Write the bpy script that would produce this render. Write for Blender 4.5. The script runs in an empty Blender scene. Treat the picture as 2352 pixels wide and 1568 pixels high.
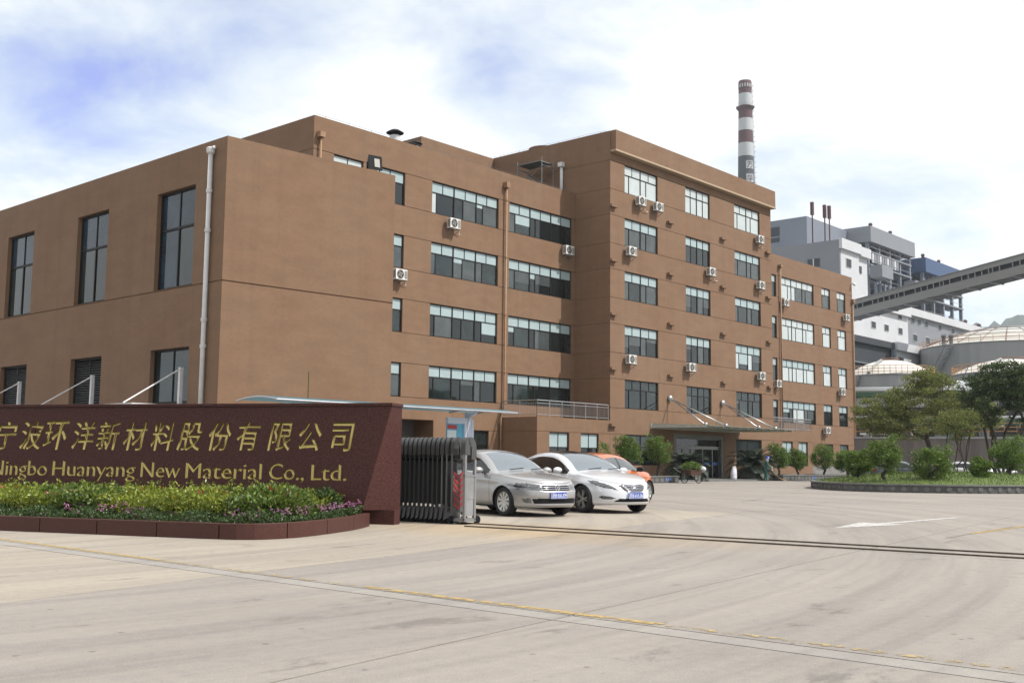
import bpy, bmesh, math, random
import numpy as np
from mathutils import Vector, Matrix, geometry
sc = bpy.context.scene
COL = sc.collection
R = math.radians
rnd = random.Random(7)

# ------------------------------------------------------------------ camera
FPX, YAW, PITCH, ROLL, CAMH = 1087.03, 0.728641, 0.1083426, 0.0105565, 1.22
_fw = np.array([math.cos(YAW), math.sin(YAW), 0.0]); _rt = np.array([math.sin(YAW), -math.cos(YAW), 0.0]); _up = np.array([0, 0, 1.0])
_F = _fw * math.cos(PITCH) + _up * math.sin(PITCH); _U = -_fw * math.sin(PITCH) + _up * math.cos(PITCH)
_R = _rt * math.cos(ROLL) + _U * math.sin(ROLL); _UU = -_rt * math.sin(ROLL) + _U * math.cos(ROLL)
CAM = np.array([0, 0, CAMH])
cd = bpy.data.cameras.new('camera'); cam = bpy.data.objects.new('camera', cd); COL.objects.link(cam)
cd.sensor_width = 36; cd.lens = FPX / 1024 * 36; cd.clip_start = 0.1; cd.clip_end = 12000
m = Matrix(((_R[0], _UU[0], -_F[0], 0), (_R[1], _UU[1], -_F[1], 0), (_R[2], _UU[2], -_F[2], CAMH), (0, 0, 0, 1)))
cam.matrix_world = m
sc.camera = cam

# ------------------------------------------------------------------ sky, sun, exposure
SUN_EL = R(50); _az = R(105)                       # azimuth clockwise from the view direction
_sd = _fw * math.cos(_az) + _rt * math.sin(_az)
SUN = Vector((_sd[0] * math.cos(SUN_EL), _sd[1] * math.cos(SUN_EL), math.sin(SUN_EL)))
w = bpy.data.worlds.new('World'); sc.world = w; w.use_nodes = True
nt = w.node_tree; nt.nodes.clear()
def N(t, **k):
    n = nt.nodes.new(t)
    for a, b in k.items():
        setattr(n, a, b)
    return n
def mathn(op, a, b=None, c=None, clamp=False):
    n = N('ShaderNodeMath', operation=op); n.use_clamp = clamp
    for i, v in enumerate((a, b, c)):
        if v is None: continue
        if hasattr(v, 'node'): nt.links.new(v, n.inputs[i])
        else: n.inputs[i].default_value = v
    return n.outputs[0]
def ramp(fac, stops):
    n = N('ShaderNodeValToRGB'); e = n.color_ramp.elements
    while len(e) < len(stops): e.new(0.5)
    for i, (p, c) in enumerate(stops):
        e[i].position = p; e[i].color = tuple(c) + (1,) if len(c) == 3 else c
    nt.links.new(fac, n.inputs[0]); return n.outputs[0]
sky = N('ShaderNodeTexSky', sky_type='NISHITA'); sky.sun_disc = False; sky.sun_elevation = SUN_EL
sky.sun_rotation = math.atan2(SUN.x, SUN.y); sky.air_density = 1.0; sky.dust_density = 0.6; sky.ozone_density = 3.0
tc = N('ShaderNodeTexCoord'); sep = N('ShaderNodeSeparateXYZ'); nt.links.new(tc.outputs['Generated'], sep.inputs[0])
zz = mathn('ADD', mathn('MAXIMUM', sep.outputs[2], 0.0), 0.32)
comb = N('ShaderNodeCombineXYZ')
nt.links.new(mathn('DIVIDE', sep.outputs[0], zz), comb.inputs[0]); nt.links.new(mathn('DIVIDE', sep.outputs[1], zz), comb.inputs[1])
def noise(vec, scale, detail, rough, wv, dist=0.0):
    n = N('ShaderNodeTexNoise', noise_dimensions='4D'); n.inputs['Scale'].default_value = scale; n.inputs['Detail'].default_value = detail
    n.inputs['Roughness'].default_value = rough; n.inputs['W'].default_value = wv; n.inputs['Distortion'].default_value = dist
    nt.links.new(vec, n.inputs['Vector']); return n.outputs['Fac']
big = noise(comb.outputs[0], 0.85, 2.0, 0.5, 3.6)
fine = noise(comb.outputs[0], 3.4, 7.0, 0.56, 1.7, 0.35)
cov = mathn('ADD', mathn('MULTIPLY', big, 1.5), mathn('MULTIPLY', fine, 0.95))
cov = mathn('SUBTRACT', cov, 0.685)
# thin cloud over the clear sky: white where it is thick, the sky's blue in the gaps
cloudf = ramp(cov, [(0.18, (0.02,) * 3), (0.37, (0.55,) * 3), (0.55, (0.985,) * 3)])
tint = N('ShaderNodeMix', data_type='RGBA', blend_type='MULTIPLY'); tint.inputs[0].default_value = 1.0
nt.links.new(sky.outputs[0], tint.inputs[6]); nt.links.new(ramp(cov, [(0.12, (1.0, 0.72, 1.0)), (0.40, (0.50, 0.66, 0.72))]), tint.inputs[7])
mixc = N('ShaderNodeMix', data_type='RGBA'); nt.links.new(cloudf, mixc.inputs[0]); nt.links.new(tint.outputs[2], mixc.inputs[6])
dbl = N('ShaderNodeVectorMath', operation='SCALE'); dbl.inputs[3].default_value = 1.95; nt.links.new(tint.outputs[2], dbl.inputs[0]); nt.links.new(dbl.outputs[0], mixc.inputs[6])
mixc.inputs[7].default_value = (9.5, 9.65, 9.7, 1)
bg = N('ShaderNodeBackground'); bg.inputs['Strength'].default_value = 0.112; nt.links.new(mixc.outputs[2], bg.inputs['Color'])
wo = N('ShaderNodeOutputWorld'); nt.links.new(bg.outputs[0], wo.inputs['Surface'])
sl = bpy.data.lights.new('sun', 'SUN'); sl.energy = 5.0; sl.angle = R(0.53); sl.color = (1.0, 0.95, 0.87)
so = bpy.data.objects.new('sun', sl); COL.objects.link(so); so.location = (40, -60, 80)
so.rotation_euler = (-SUN).to_track_quat('-Z', 'Y').to_euler()
sc.view_settings.view_transform = 'Standard'; sc.view_settings.look = 'None'; sc.view_settings.exposure = 0.15; sc.view_settings.gamma = 1.0
sc.view_settings.use_curve_mapping = False
sc.cycles.use_denoising = True; sc.cycles.max_bounces = 6; sc.cycles.volume_bounces = 0
sc.cycles.sample_clamp_indirect = 6.0

# pixel (2352-wide copy of the photograph) -> point on a known plane
def ray(x, y):
    u = x / 2352 * 1024; v = y / 2352 * 1024
    return _F + _R * (u - 512) / FPX - _UU * (v - 341.333) / FPX
def onY(x, y, c): r = ray(x, y); return CAM + r * (c / r[1])
def onX(x, y, c): r = ray(x, y); return CAM + r * (c / r[0])
def onZ(x, y, z=0.0): r = ray(x, y); return CAM + r * ((z - CAMH) / r[2])
def atD(x, y, d): r = ray(x, y); return CAM + r * (d / (r @ _fw))
# ------------------------------------------------------------------ materials
MATS = {}
def mat(name, col, rough=0.6, metal=0.0, var=0.0, vscale=3.0, bump=0.0, bscale=60.0, ior=1.5, coat=0.0, spec=0.5, col2=None, stretch=None, trans=0.0, island=0.0, emit=None, vdetail=5.0):
    m = bpy.data.materials.new(name); m.use_nodes = True; t = m.node_tree; b = t.nodes['Principled BSDF']
    b.inputs['Base Color'].default_value = (*col, 1); b.inputs['Roughness'].default_value = rough; b.inputs['Metallic'].default_value = metal
    b.inputs['IOR'].default_value = ior; b.inputs['Coat Weight'].default_value = coat; b.inputs['Coat Roughness'].default_value = 0.04
    b.inputs['Specular IOR Level'].default_value = spec
    L = t.links.new
    vec = None
    if var or bump:
        g = t.nodes.new('ShaderNodeNewGeometry'); vec = g.outputs['Position']
        if stretch:
            mp = t.nodes.new('ShaderNodeMapping'); mp.inputs['Scale'].default_value = stretch; L(vec, mp.inputs['Vector']); vec = mp.outputs[0]
    out = None
    if var or col2:
        n = t.nodes.new('ShaderNodeTexNoise'); n.inputs['Scale'].default_value = vscale; n.inputs['Detail'].default_value = vdetail; n.inputs['Roughness'].default_value = 0.6
        if vec is None:
            g = t.nodes.new('ShaderNodeNewGeometry'); vec = g.outputs['Position']
        L(vec, n.inputs['Vector'])
        rp = t.nodes.new('ShaderNodeValToRGB'); e = rp.color_ramp.elements; e[0].position = 0.32; e[1].position = 0.68
        a = col; c2 = col2 or col
        e[0].color = (*[x * (1 - var) for x in a], 1); e[1].color = (*[min(1, x * (1 + var)) for x in c2], 1)
        L(n.outputs['Fac'], rp.inputs[0]); out = rp.outputs[0]
    if island:
        g2 = t.nodes.new('ShaderNodeNewGeometry'); hs = t.nodes.new('ShaderNodeHueSaturation')
        mr = t.nodes.new('ShaderNodeMapRange'); mr.inputs[3].default_value = 1 - island; mr.inputs[4].default_value = 1 + island
        L(g2.outputs['Random Per Island'], mr.inputs[0]); L(mr.outputs[0], hs.inputs['Value'])
        mh = t.nodes.new('ShaderNodeMapRange'); mh.inputs[3].default_value = 0.5 - island * 0.055; mh.inputs[4].default_value = 0.5 + island * 0.03
        ml = t.nodes.new('ShaderNodeMath'); ml.operation = 'FRACT'; mm = t.nodes.new('ShaderNodeMath'); mm.operation = 'MULTIPLY'; mm.inputs[1].default_value = 7.31
        L(g2.outputs['Random Per Island'], mm.inputs[0]); L(mm.outputs[0], ml.inputs[0]); L(ml.outputs[0], mh.inputs[0]); L(mh.outputs[0], hs.inputs['Hue'])
        if out is not None: L(out, hs.inputs['Color'])
        else: hs.inputs['Color'].default_value = (*col, 1)
        out = hs.outputs[0]
    if out is not None: L(out, b.inputs['Base Color'])
    if bump:
        n2 = t.nodes.new('ShaderNodeTexNoise'); n2.inputs['Scale'].default_value = bscale; n2.inputs['Detail'].default_value = 4
        L(vec, n2.inputs['Vector']); bp = t.nodes.new('ShaderNodeBump'); bp.inputs['Strength'].default_value = bump; bp.inputs['Distance'].default_value = 0.02
        L(n2.outputs['Fac'], bp.inputs['Height']); L(bp.outputs[0], b.inputs['Normal'])
    if trans:
        tr = t.nodes.new('ShaderNodeBsdfTranslucent'); mx = t.nodes.new('ShaderNodeMixShader'); mx.inputs[0].default_value = trans
        if out is not None: L(out, tr.inputs['Color'])
        else: tr.inputs['Color'].default_value = (*col, 1)
        L(b.outputs[0], mx.inputs[1]); L(tr.outputs[0], mx.inputs[2]); L(mx.outputs[0], t.nodes['Material Output'].inputs['Surface'])
    MATS[name] = m
    return m
def MM(x): return MATS[x] if isinstance(x, str) else x

def plaster(name, c1, c2):
    m = mat(name, c1, 0.88, var=0.05, vscale=0.35, col2=c2, bump=0.3, bscale=26); t = m.node_tree; L = t.links.new; B = t.nodes['Principled BSDF']; src = B.inputs['Base Color'].links[0].from_socket
    g = t.nodes.new('ShaderNodeNewGeometry')
    for scl, st, lo, p0, p1 in ((1.0, (2.6, 2.6, 0.10), 0.94, 0.30, 0.50), (1.0, (7, 7, 11), 0.92, 0.25, 0.75), (1.0, (0.9, 0.9, 2.6), 0.93, 0.35, 0.6)):
        mp = t.nodes.new('ShaderNodeMapping'); mp.inputs['Scale'].default_value = st; L(g.outputs['Position'], mp.inputs[0])
        n = t.nodes.new('ShaderNodeTexNoise'); n.inputs['Scale'].default_value = scl; n.inputs['Detail'].default_value = 5; L(mp.outputs[0], n.inputs['Vector'])
        r = t.nodes.new('ShaderNodeValToRGB'); r.color_ramp.elements[0].position = p0; r.color_ramp.elements[1].position = p1; r.color_ramp.elements[0].color = (lo, lo * 1.01, lo * 1.02, 1); r.color_ramp.elements[1].color = (1.03, 1.03, 1.03, 1); L(n.outputs['Fac'], r.inputs[0])
        mx = t.nodes.new('ShaderNodeMix'); mx.data_type = 'RGBA'; mx.blend_type = 'MULTIPLY'; mx.inputs[0].default_value = 1; L(src, mx.inputs[6]); L(r.outputs[0], mx.inputs[7]); src = mx.outputs[2]
    L(src, B.inputs['Base Color'])
plaster('plaster', (0.182, 0.100, 0.054), (0.178, 0.106, 0.062))
mat('plaster_trim', (0.36, 0.27, 0.18), 0.8, var=0.06)
mat('plinth_grey', (0.19, 0.185, 0.18), 0.8, var=0.1)
mat('frame_dark', (0.016, 0.013, 0.012), 0.5, spec=0.2)
mat('glass_dark', (0.009, 0.013, 0.013), 0.03, ior=1.55)
mat('glass_grey', (0.055, 0.066, 0.066), 0.05, ior=1.55, var=0.25, vscale=1.2)
mat('glass_mid', (0.018, 0.026, 0.026), 0.04, ior=1.55, var=0.4, vscale=0.9)
mat('glass_frost', (0.31, 0.39, 0.40), 0.22, var=0.07, vscale=1.3)
mat('glass_blind', (0.44, 0.49, 0.49), 0.2, var=0.06, vscale=2)
mat('glass_blue', (0.02, 0.038, 0.055), 0.03, ior=1.45, var=0.5, vscale=0.7)
mat('louvre_dark', (0.022, 0.022, 0.022), 0.6)
mat('pvc_white', (0.55, 0.54, 0.53), 0.45, var=0.08)
mat('pipe_tan', (0.24, 0.14, 0.075), 0.6, var=0.15)
mat('ac_white', (0.62, 0.61, 0.58), 0.45, var=0.08, vscale=4)
mat('ac_dark', (0.03, 0.03, 0.032), 0.6)
mat('ac_fan', (0.20, 0.185, 0.165), 0.5)
mat('steel', (0.42, 0.43, 0.44), 0.35, metal=0.85, var=0.12)
mat('steel_dull', (0.30, 0.30, 0.30), 0.5, metal=0.6, var=0.15)
mat('galv', (0.17, 0.18, 0.18), 0.6, metal=0.3)
mat('black', (0.009, 0.009, 0.010), 0.6, spec=0.15)
mat('black_gloss', (0.008, 0.008, 0.009), 0.12)
mat('white_paint', (0.62, 0.63, 0.64), 0.5, var=0.06)
mat('granite', (0.054, 0.022, 0.019), 0.55, var=0.38, vscale=42, col2=(0.072, 0.029, 0.025), bump=0.05, bscale=90, vdetail=3, spec=0.14)
mat('granite_kerb', (0.066, 0.025, 0.019), 0.5, spec=0.25, var=0.30, vscale=55, vdetail=3)
mat('gold', (0.40, 0.31, 0.11), 0.27, metal=0.95)
mat('soil', (0.035, 0.025, 0.018), 0.95)
mat('bark', (0.045, 0.034, 0.027), 0.9, var=0.35, vscale=9)
mat('hedge_leaf', (0.185, 0.230, 0.028), 0.42, trans=0.30, island=0.55)
mat('dark_leaf', (0.045, 0.082, 0.020), 0.42, trans=0.22, island=0.5)
mat('nandina_leaf', (0.105, 0.160, 0.028), 0.40, trans=0.25, island=0.55)
mat('red_leaf', (0.30, 0.050, 0.020), 0.45, trans=0.3, island=0.4)
mat('flower_pink', (0.40, 0.17, 0.30), 0.55, trans=0.3, island=0.35)
mat('tree_leaf', (0.145, 0.170, 0.040), 0.5, trans=0.35, island=0.5)
mat('tree_leaf_dark', (0.045, 0.076, 0.020), 0.5, trans=0.25, island=0.5)
mat('topiary_leaf', (0.098, 0.165, 0.022), 0.5, trans=0.28, island=0.5)
mat('palm_leaf', (0.024, 0.036, 0.022), 0.5, trans=0.1, island=0.45)
mat('grass', (0.085, 0.125, 0.018), 0.8, var=0.3, vscale=2.0)
mat('planter_stone', (0.075, 0.075, 0.072), 0.8, var=0.3, vscale=2.5)
mat('planter_cap', (0.13, 0.13, 0.125), 0.8, var=0.2)
mat('yellow_paint', (0.50, 0.33, 0.09), 0.8, var=0.25, vscale=6)
mat('white_mark', (0.60, 0.59, 0.56), 0.8, var=0.12, vscale=5)
mat('rail_rust', (0.07, 0.048, 0.032), 0.7, var=0.4, vscale=8)
mat('blue_sheet', (0.09, 0.22, 0.27), 0.35, trans=0.3)
mat('poster_blue', (0.10, 0.38, 0.55), 0.4, var=0.2, vscale=2.5)
mat('poster_white', (0.62, 0.68, 0.70), 0.5)
mat('poster_red', (0.42, 0.03, 0.03), 0.5)
mat('alu_white', (0.58, 0.62, 0.72), 0.4)
mat('concrete_wall', (0.135, 0.118, 0.108), 0.9, var=0.25, vscale=0.8, stretch=(1, 1, 0.15))
mat('tank_grey', (0.25, 0.255, 0.255), 0.6, var=0.12, vscale=0.5, stretch=(2, 2, 0.1))
mat('tank_white', (0.56, 0.55, 0.51), 0.55, var=0.05)
mat('tank_rail', (0.42, 0.22, 0.08), 0.7)
mat('rust_red', (0.19, 0.085, 0.06), 0.7)
mat('pipe_silver', (0.62, 0.63, 0.64), 0.4, metal=0.2)
mat('rack_green', (0.05, 0.12, 0.075), 0.6)
mat('plant_white', (0.47, 0.48, 0.50), 0.7, var=0.05, vscale=0.2)
mat('plant_grey', (0.18, 0.19, 0.21), 0.6, var=0.04, vscale=0.2)
mat('plant_sheet', (0.15, 0.17, 0.205), 0.6, var=0.06, vscale=0.2)
mat('plant_blue', (0.03, 0.065, 0.15), 0.55, var=0.05)
mat('plant_dark', (0.028, 0.034, 0.042), 0.7)
mat('gantry_grey', (0.19, 0.185, 0.175), 0.65, var=0.05)
mat('stack_dark', (0.075, 0.028, 0.032), 0.8, var=0.1)
mat('stack_base', (0.048, 0.054, 0.060), 0.8, var=0.1)
mat('stack_white', (0.40, 0.42, 0.43), 0.8, var=0.06)
mat('hill_forest', (0.028, 0.044, 0.030), 0.95, var=0.4, vscale=0.03)
mat('stone_tan', (0.32, 0.215, 0.12), 0.7, var=0.12)
mat('glass_canopy', (0.48, 0.50, 0.44), 0.3, trans=0.5, var=0.15)
mat('canopy_steel', (0.42, 0.43, 0.38), 0.5, var=0.1)
mat('tan_box', (0.10, 0.095, 0.09), 0.7)

# ------------------------------------------------------------------ mesh helpers
class MB:
    def __init__(s): s.v = []; s.f = []
    def add(s, vs, fs):
        o = len(s.v); s.v += [tuple(map(float, v)) for v in vs]; s.f += [tuple(i + o for i in f) for f in fs]; return s
    def box(s, x0, x1, y0, y1, z0, z1):
        return s.add([(x0, y0, z0), (x1, y0, z0), (x1, y1, z0), (x0, y1, z0), (x0, y0, z1), (x1, y0, z1), (x1, y1, z1), (x0, y1, z1)],
                     [(0, 3, 2, 1), (4, 5, 6, 7), (0, 1, 5, 4), (1, 2, 6, 5), (2, 3, 7, 6), (3, 0, 4, 7)])
    def obox(s, o, ux, uy, uz, a, b, c):
        o, ux, uy, uz = map(np.array, (o, ux, uy, uz)); vs = []
        for z in (0, 1):
            for x, y in ((0, 0), (1, 0), (1, 1), (0, 1)):
                vs.append(o + ux * (a[0] + (a[1] - a[0]) * x) + uy * (b[0] + (b[1] - b[0]) * y) + uz * (c[0] + (c[1] - c[0]) * z))
        return s.add(vs, [(0, 3, 2, 1), (4, 5, 6, 7), (0, 1, 5, 4), (1, 2, 6, 5), (2, 3, 7, 6), (3, 0, 4, 7)])
    def quad(s, a, b, c, d): return s.add([a, b, c, d], [(0, 1, 2, 3)])
    def prism(s, poly, z0, z1):
        n = len(poly); vs = [(p[0], p[1], z0) for p in poly] + [(p[0], p[1], z1) for p in poly]
        return s.add(vs, [tuple(range(n - 1, -1, -1)), tuple(range(n, 2 * n))] + [(i, (i + 1) % n, n + (i + 1) % n, n + i) for i in range(n)])
    def tube(s, pts, rad, n=8, caps=True):
        pts = [Vector(p) for p in pts]; rs = rad if hasattr(rad, '__len__') else [rad] * len(pts)
        o = len(s.v); prev = None
        for i, p in enumerate(pts):
            d = (pts[min(i + 1, len(pts) - 1)] - pts[max(i - 1, 0)]).normalized()
            if prev is None:
                a = Vector((0, 0, 1)) if abs(d.z) < 0.9 else Vector((1, 0, 0)); u = d.cross(a).normalized()
            else: u = (prev - d * prev.dot(d)).normalized()
            prev = u; v = d.cross(u)
            for k in range(n):
                t = 2 * math.pi * k / n; s.v.append(tuple(p + (u * math.cos(t) + v * math.sin(t)) * rs[i]))
        for i in range(len(pts) - 1):
            for k in range(n):
                s.f.append((o + i * n + k, o + i * n + (k + 1) % n, o + (i + 1) * n + (k + 1) % n, o + (i + 1) * n + k))
        if caps:
            s.f.append(tuple(o + k for k in range(n - 1, -1, -1))); s.f.append(tuple(o + (len(pts) - 1) * n + k for k in range(n)))
        return s
    def lathe(s, prof, c=(0, 0, 0), n=24, axis='z', a0=0.0, a1=2 * math.pi):
        o = len(s.v); full = abs(a1 - a0 - 2 * math.pi) < 1e-6; m = n if full else n + 1
        for r, h in prof:
            for k in range(m):
                t = a0 + (a1 - a0) * k / n; x, y = r * math.cos(t), r * math.sin(t)
                p = (x, y, h) if axis == 'z' else ((x, h, y) if axis == 'y' else (h, x, y))
                s.v.append((p[0] + c[0], p[1] + c[1], p[2] + c[2]))
        for i in range(len(prof) - 1):
            for k in range(n):
                k2 = (k + 1) % m; s.f.append((o + i * m + k, o + i * m + k2, o + (i + 1) * m + k2, o + (i + 1) * m + k))
        return s
    def ball(s, c, rx, ry=None, rz=None, n=12, m=8):
        ry = ry or rx; rz = rz or rx; o = len(s.v)
        for i in range(m + 1):
            a = math.pi * i / m
            for k in range(n):
                t = 2 * math.pi * k / n; s.v.append((c[0] + rx * math.sin(a) * math.cos(t), c[1] + ry * math.sin(a) * math.sin(t), c[2] + rz * math.cos(a)))
        for i in range(m):
            for k in range(n): s.f.append((o + i * n + k, o + (i + 1) * n + k, o + (i + 1) * n + (k + 1) % n, o + i * n + (k + 1) % n))
        return s
    def mesh(s, name, smooth=False):
        me = bpy.data.meshes.new(name); me.from_pydata(s.v, [], s.f); me.update()
        if smooth: me.shade_smooth()
        return me
    def build(s, name, m, parent=None, smooth=False, bevel=0.0):
        return obj(name, s.mesh(name, smooth), m, parent, bevel)
def obj(name, me, m, parent=None, bevel=0.0):
    o = bpy.data.objects.new(name, me); COL.objects.link(o)
    if m is not None and len(me.materials) == 0: me.materials.append(MM(m))
    if parent is not None: o.parent = parent
    if bevel:
        b = o.modifiers.new('bevel', 'BEVEL'); b.width = bevel; b.segments = 2; b.limit_method = 'ANGLE'
    return o
def inst(name, me, m, parent, mw):
    o = bpy.data.objects.new(name, me); COL.objects.link(o); o.parent = parent; o.matrix_local = mw
    if m is not None:
        if len(me.materials) == 0: me.materials.append(MM(m))
        o.material_slots[0].link = 'OBJECT'; o.material_slots[0].material = MM(m)
    return o
def tag(o, label, cat, group=None, kind=None):
    o['label'] = label; o['category'] = cat
    if group: o['group'] = group
    if kind: o['kind'] = kind
    return o
def thing(name, label, cat, loc=(0, 0, 0), rz=0.0, group=None):
    o = bpy.data.objects.new(name, None); COL.objects.link(o); o.location = loc; o.rotation_euler = (0, 0, rz); o.empty_display_size = 0.3
    return tag(o, label, cat, group)
def struct(o): o['kind'] = 'structure'; return o
def stuff(o): o['kind'] = 'stuff'; return o
def copy_tree(o, parent=None):
    c = o.copy(); COL.objects.link(c); c.parent = parent
    for ch in o.children: copy_tree(ch, c)
    return c
def text_mesh(body, size, extrude=0.0, shear=0.0, bevel=0.0, fill='FRONT', align='LEFT', space=1.0, res=3, bold=0.0):
    c = bpy.data.curves.new('txt', 'FONT'); c.body = body; c.size = size; c.extrude = extrude; c.shear = shear; c.bevel_depth = bevel; c.bevel_resolution = 0
    c.offset = -bevel + bold; c.fill_mode = fill; c.align_x = align; c.space_character = space; c.resolution_u = res
    o = bpy.data.objects.new('txt', c); COL.objects.link(o); dg = bpy.context.evaluated_depsgraph_get()
    me = bpy.data.meshes.new_from_object(o.evaluated_get(dg)); me.materials.clear()
    bpy.data.objects.remove(o); bpy.data.curves.remove(c)
    return me
def frame_mat(o, ux, uy, uz):
    return Matrix(((ux[0], uy[0], uz[0], o[0]), (ux[1], uy[1], uz[1], o[1]), (ux[2], uy[2], uz[2], o[2]), (0, 0, 0, 1)))

# leaves: folded diamonds spread over given points
def leaf_mesh(name, pts, dirs, size, width=0.45, rs=0.35, seed=1):
    g = np.random.default_rng(seed); P = np.asarray(pts, float); n = len(P)
    d = np.asarray(dirs, float) + g.normal(0, 0.55, (n, 3)); d /= np.linalg.norm(d, axis=1)[:, None] + 1e-9
    a = g.normal(0, 1, (n, 3)); s = np.cross(d, a); s /= np.linalg.norm(s, axis=1)[:, None] + 1e-9
    nn = np.cross(d, s); L = (size * (1 + g.uniform(-rs, rs, n)))[:, None]; W = L * width * 0.5
    v0 = P; v1 = P + d * L * 0.5 + s * W + nn * W * 0.25; v2 = P + d * L; v3 = P + d * L * 0.5 - s * W + nn * W * 0.25
    V = np.stack([v0, v1, v2, v3], 1).reshape(-1, 3)
    me = bpy.data.meshes.new(name); me.vertices.add(4 * n); me.vertices.foreach_set('co', V.ravel())
    me.loops.add(4 * n); me.loops.foreach_set('vertex_index', np.arange(4 * n, dtype=np.int32))
    me.polygons.add(n); me.polygons.foreach_set('loop_start', np.arange(0, 4 * n, 4, dtype=np.int32))
    me.update(calc_edges=True); me.validate()
    return me
# ------------------------------------------------------------------ ground
def concrete(name, a, b, streak=0.13, stain=True):
    m = bpy.data.materials.new(name); m.use_nodes = True; t = m.node_tree; B = t.nodes['Principled BSDF']; L = t.links.new
    B.inputs['Roughness'].default_value = 0.85; B.inputs['Specular IOR Level'].default_value = 0.25
    g = t.nodes.new('ShaderNodeNewGeometry'); P = g.outputs['Position']
    def nz(vec, sc_, det=4, ro=0.6, dist=0.0):
        n = t.nodes.new('ShaderNodeTexNoise'); n.inputs['Scale'].default_value = sc_; n.inputs['Detail'].default_value = det; n.inputs['Roughness'].default_value = ro
        n.inputs['Distortion'].default_value = dist; L(vec, n.inputs['Vector']); return n.outputs['Fac']
    def rp(f, p0, c0, p1, c1):
        r = t.nodes.new('ShaderNodeValToRGB'); e = r.color_ramp.elements; e[0].position = p0; e[0].color = (*c0, 1); e[1].position = p1; e[1].color = (*c1, 1); L(f, r.inputs[0]); return r.outputs[0]
    def mul(x, y, fac=1.0):
        n = t.nodes.new('ShaderNodeMix'); n.data_type = 'RGBA'; n.blend_type = 'MULTIPLY'; n.inputs[0].default_value = fac; L(x, n.inputs[6]); L(y, n.inputs[7]); return n.outputs[2]
    def mth(op, x, y):
        n = t.nodes.new('ShaderNodeMath'); n.operation = op
        for i, q in enumerate((x, y)):
            if hasattr(q, 'node'): L(q, n.inputs[i])
            else: n.inputs[i].default_value = q
        return n.outputs[0]
    col = rp(nz(P, 0.22, 5, 0.6), 0.3, b, 0.7, a)
    # tyre tracks: arcs about the turning circle of the gateway
    s = t.nodes.new('ShaderNodeSeparateXYZ'); L(P, s.inputs[0])
    dx = mth('SUBTRACT', s.outputs[0], 5.0); dy = mth('SUBTRACT', s.outputs[1], 31.0)
    rr = mth('SQRT', mth('ADD', mth('MULTIPLY', dx, dx), mth('MULTIPLY', dy, dy)), 0.0); an = mth('ARCTAN2', dy, dx)
    c = t.nodes.new('ShaderNodeCombineXYZ'); L(mth('MULTIPLY', rr, 1.5), c.inputs[0]); L(mth('MULTIPLY', an, 1.6), c.inputs[1])
    st = nz(c.outputs[0], 1.0, 6, 0.62, 0.25)
    col = mul(col, rp(st, 0.36, (1 - streak, 1 - streak * 0.95, 1 - streak * 0.85), 0.60, (1.06, 1.06, 1.05)))
    c2 = t.nodes.new('ShaderNodeCombineXYZ'); L(mth('MULTIPLY', rr, 5.0), c2.inputs[0]); L(mth('MULTIPLY', an, 2.5), c2.inputs[1]); c2.inputs[2].default_value = 5
    col = mul(col, rp(nz(c2.outputs[0], 1.0, 3, 0.5), 0.33, (0.90,) * 3, 0.5, (1, 1, 1)))
    col = mul(col, rp(nz(P, 70, 2, 0.5), 0.3, (0.86,) * 3, 0.7, (1.1,) * 3))
    col = mul(col, rp(nz(P, 9, 5, 0.65), 0.3, (0.91, 0.92, 0.93), 0.7, (1.07, 1.06, 1.05)))
    vo = t.nodes.new('ShaderNodeTexVoronoi'); vo.inputs['Scale'].default_value = 2.6; L(P, vo.inputs['Vector'])
    col = mul(col, rp(vo.outputs['Distance'], 0.045, (0.62, 0.60, 0.57), 0.075, (1, 1, 1)))
    if stain:
        mp = t.nodes.new('ShaderNodeMapping'); mp.inputs['Rotation'].default_value = (0, 0, 0.75); mp.inputs['Scale'].default_value = (0.7, 1.7, 1); L(P, mp.inputs[0])
        col = mul(col, rp(nz(mp.outputs[0], 0.9, 6, 0.7, 0.4), 0.33, (0.72, 0.72, 0.72), 0.40, (1, 1, 1)))
        # rust washed off the gate track
        d = t.nodes.new('ShaderNodeVectorMath'); d.operation = 'DISTANCE'; mq = t.nodes.new('ShaderNodeMapping'); mq.inputs['Scale'].default_value = (1.0, 0.45, 1); L(P, mq.inputs[0]); L(mq.outputs[0], d.inputs[0]); d.inputs[1].default_value = (14.4, 12.2 * 0.45, 0)
        rust = rp(mth('ADD', d.outputs['Value'], mth('MULTIPLY', nz(P, 1.1, 4), 2.2)), 0.0, (1, 1, 1), 1.0, (1, 1, 1))
        r2 = t.nodes.new('ShaderNodeMapRange'); r2.inputs[1].default_value = 1.3; r2.inputs[2].default_value = 3.2; r2.inputs[3].default_value = 1.0; r2.inputs[4].default_value = 0.0
        L(mth('ADD', d.outputs['Value'], mth('MULTIPLY', nz(P, 1.1, 4), 1.6)), r2.inputs[0])
        mx = t.nodes.new('ShaderNodeMix'); mx.data_type = 'RGBA'; mx.blend_type = 'MULTIPLY'; L(r2.outputs[0], mx.inputs[0]); L(col, mx.inputs[6]); mx.inputs[7].default_value = (1.06, 0.94, 0.76, 1)
        col = mx.outputs[2]
    L(col, B.inputs['Base Color'])
    bp = t.nodes.new('ShaderNodeBump'); bp.inputs['Strength'].default_value = 0.18; bp.inputs['Distance'].default_value = 0.01; L(nz(P, 45, 4), bp.inputs['Height']); L(bp.outputs[0], B.inputs['Normal'])
    MATS[name] = m
concrete('concrete', (0.285, 0.258, 0.230), (0.248, 0.222, 0.198))
concrete('concrete_warm', (0.325, 0.287, 0.240), (0.285, 0.250, 0.207))
concrete('concrete_strip', (0.292, 0.272, 0.250), (0.262, 0.243, 0.222), 0.08, False)
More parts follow.
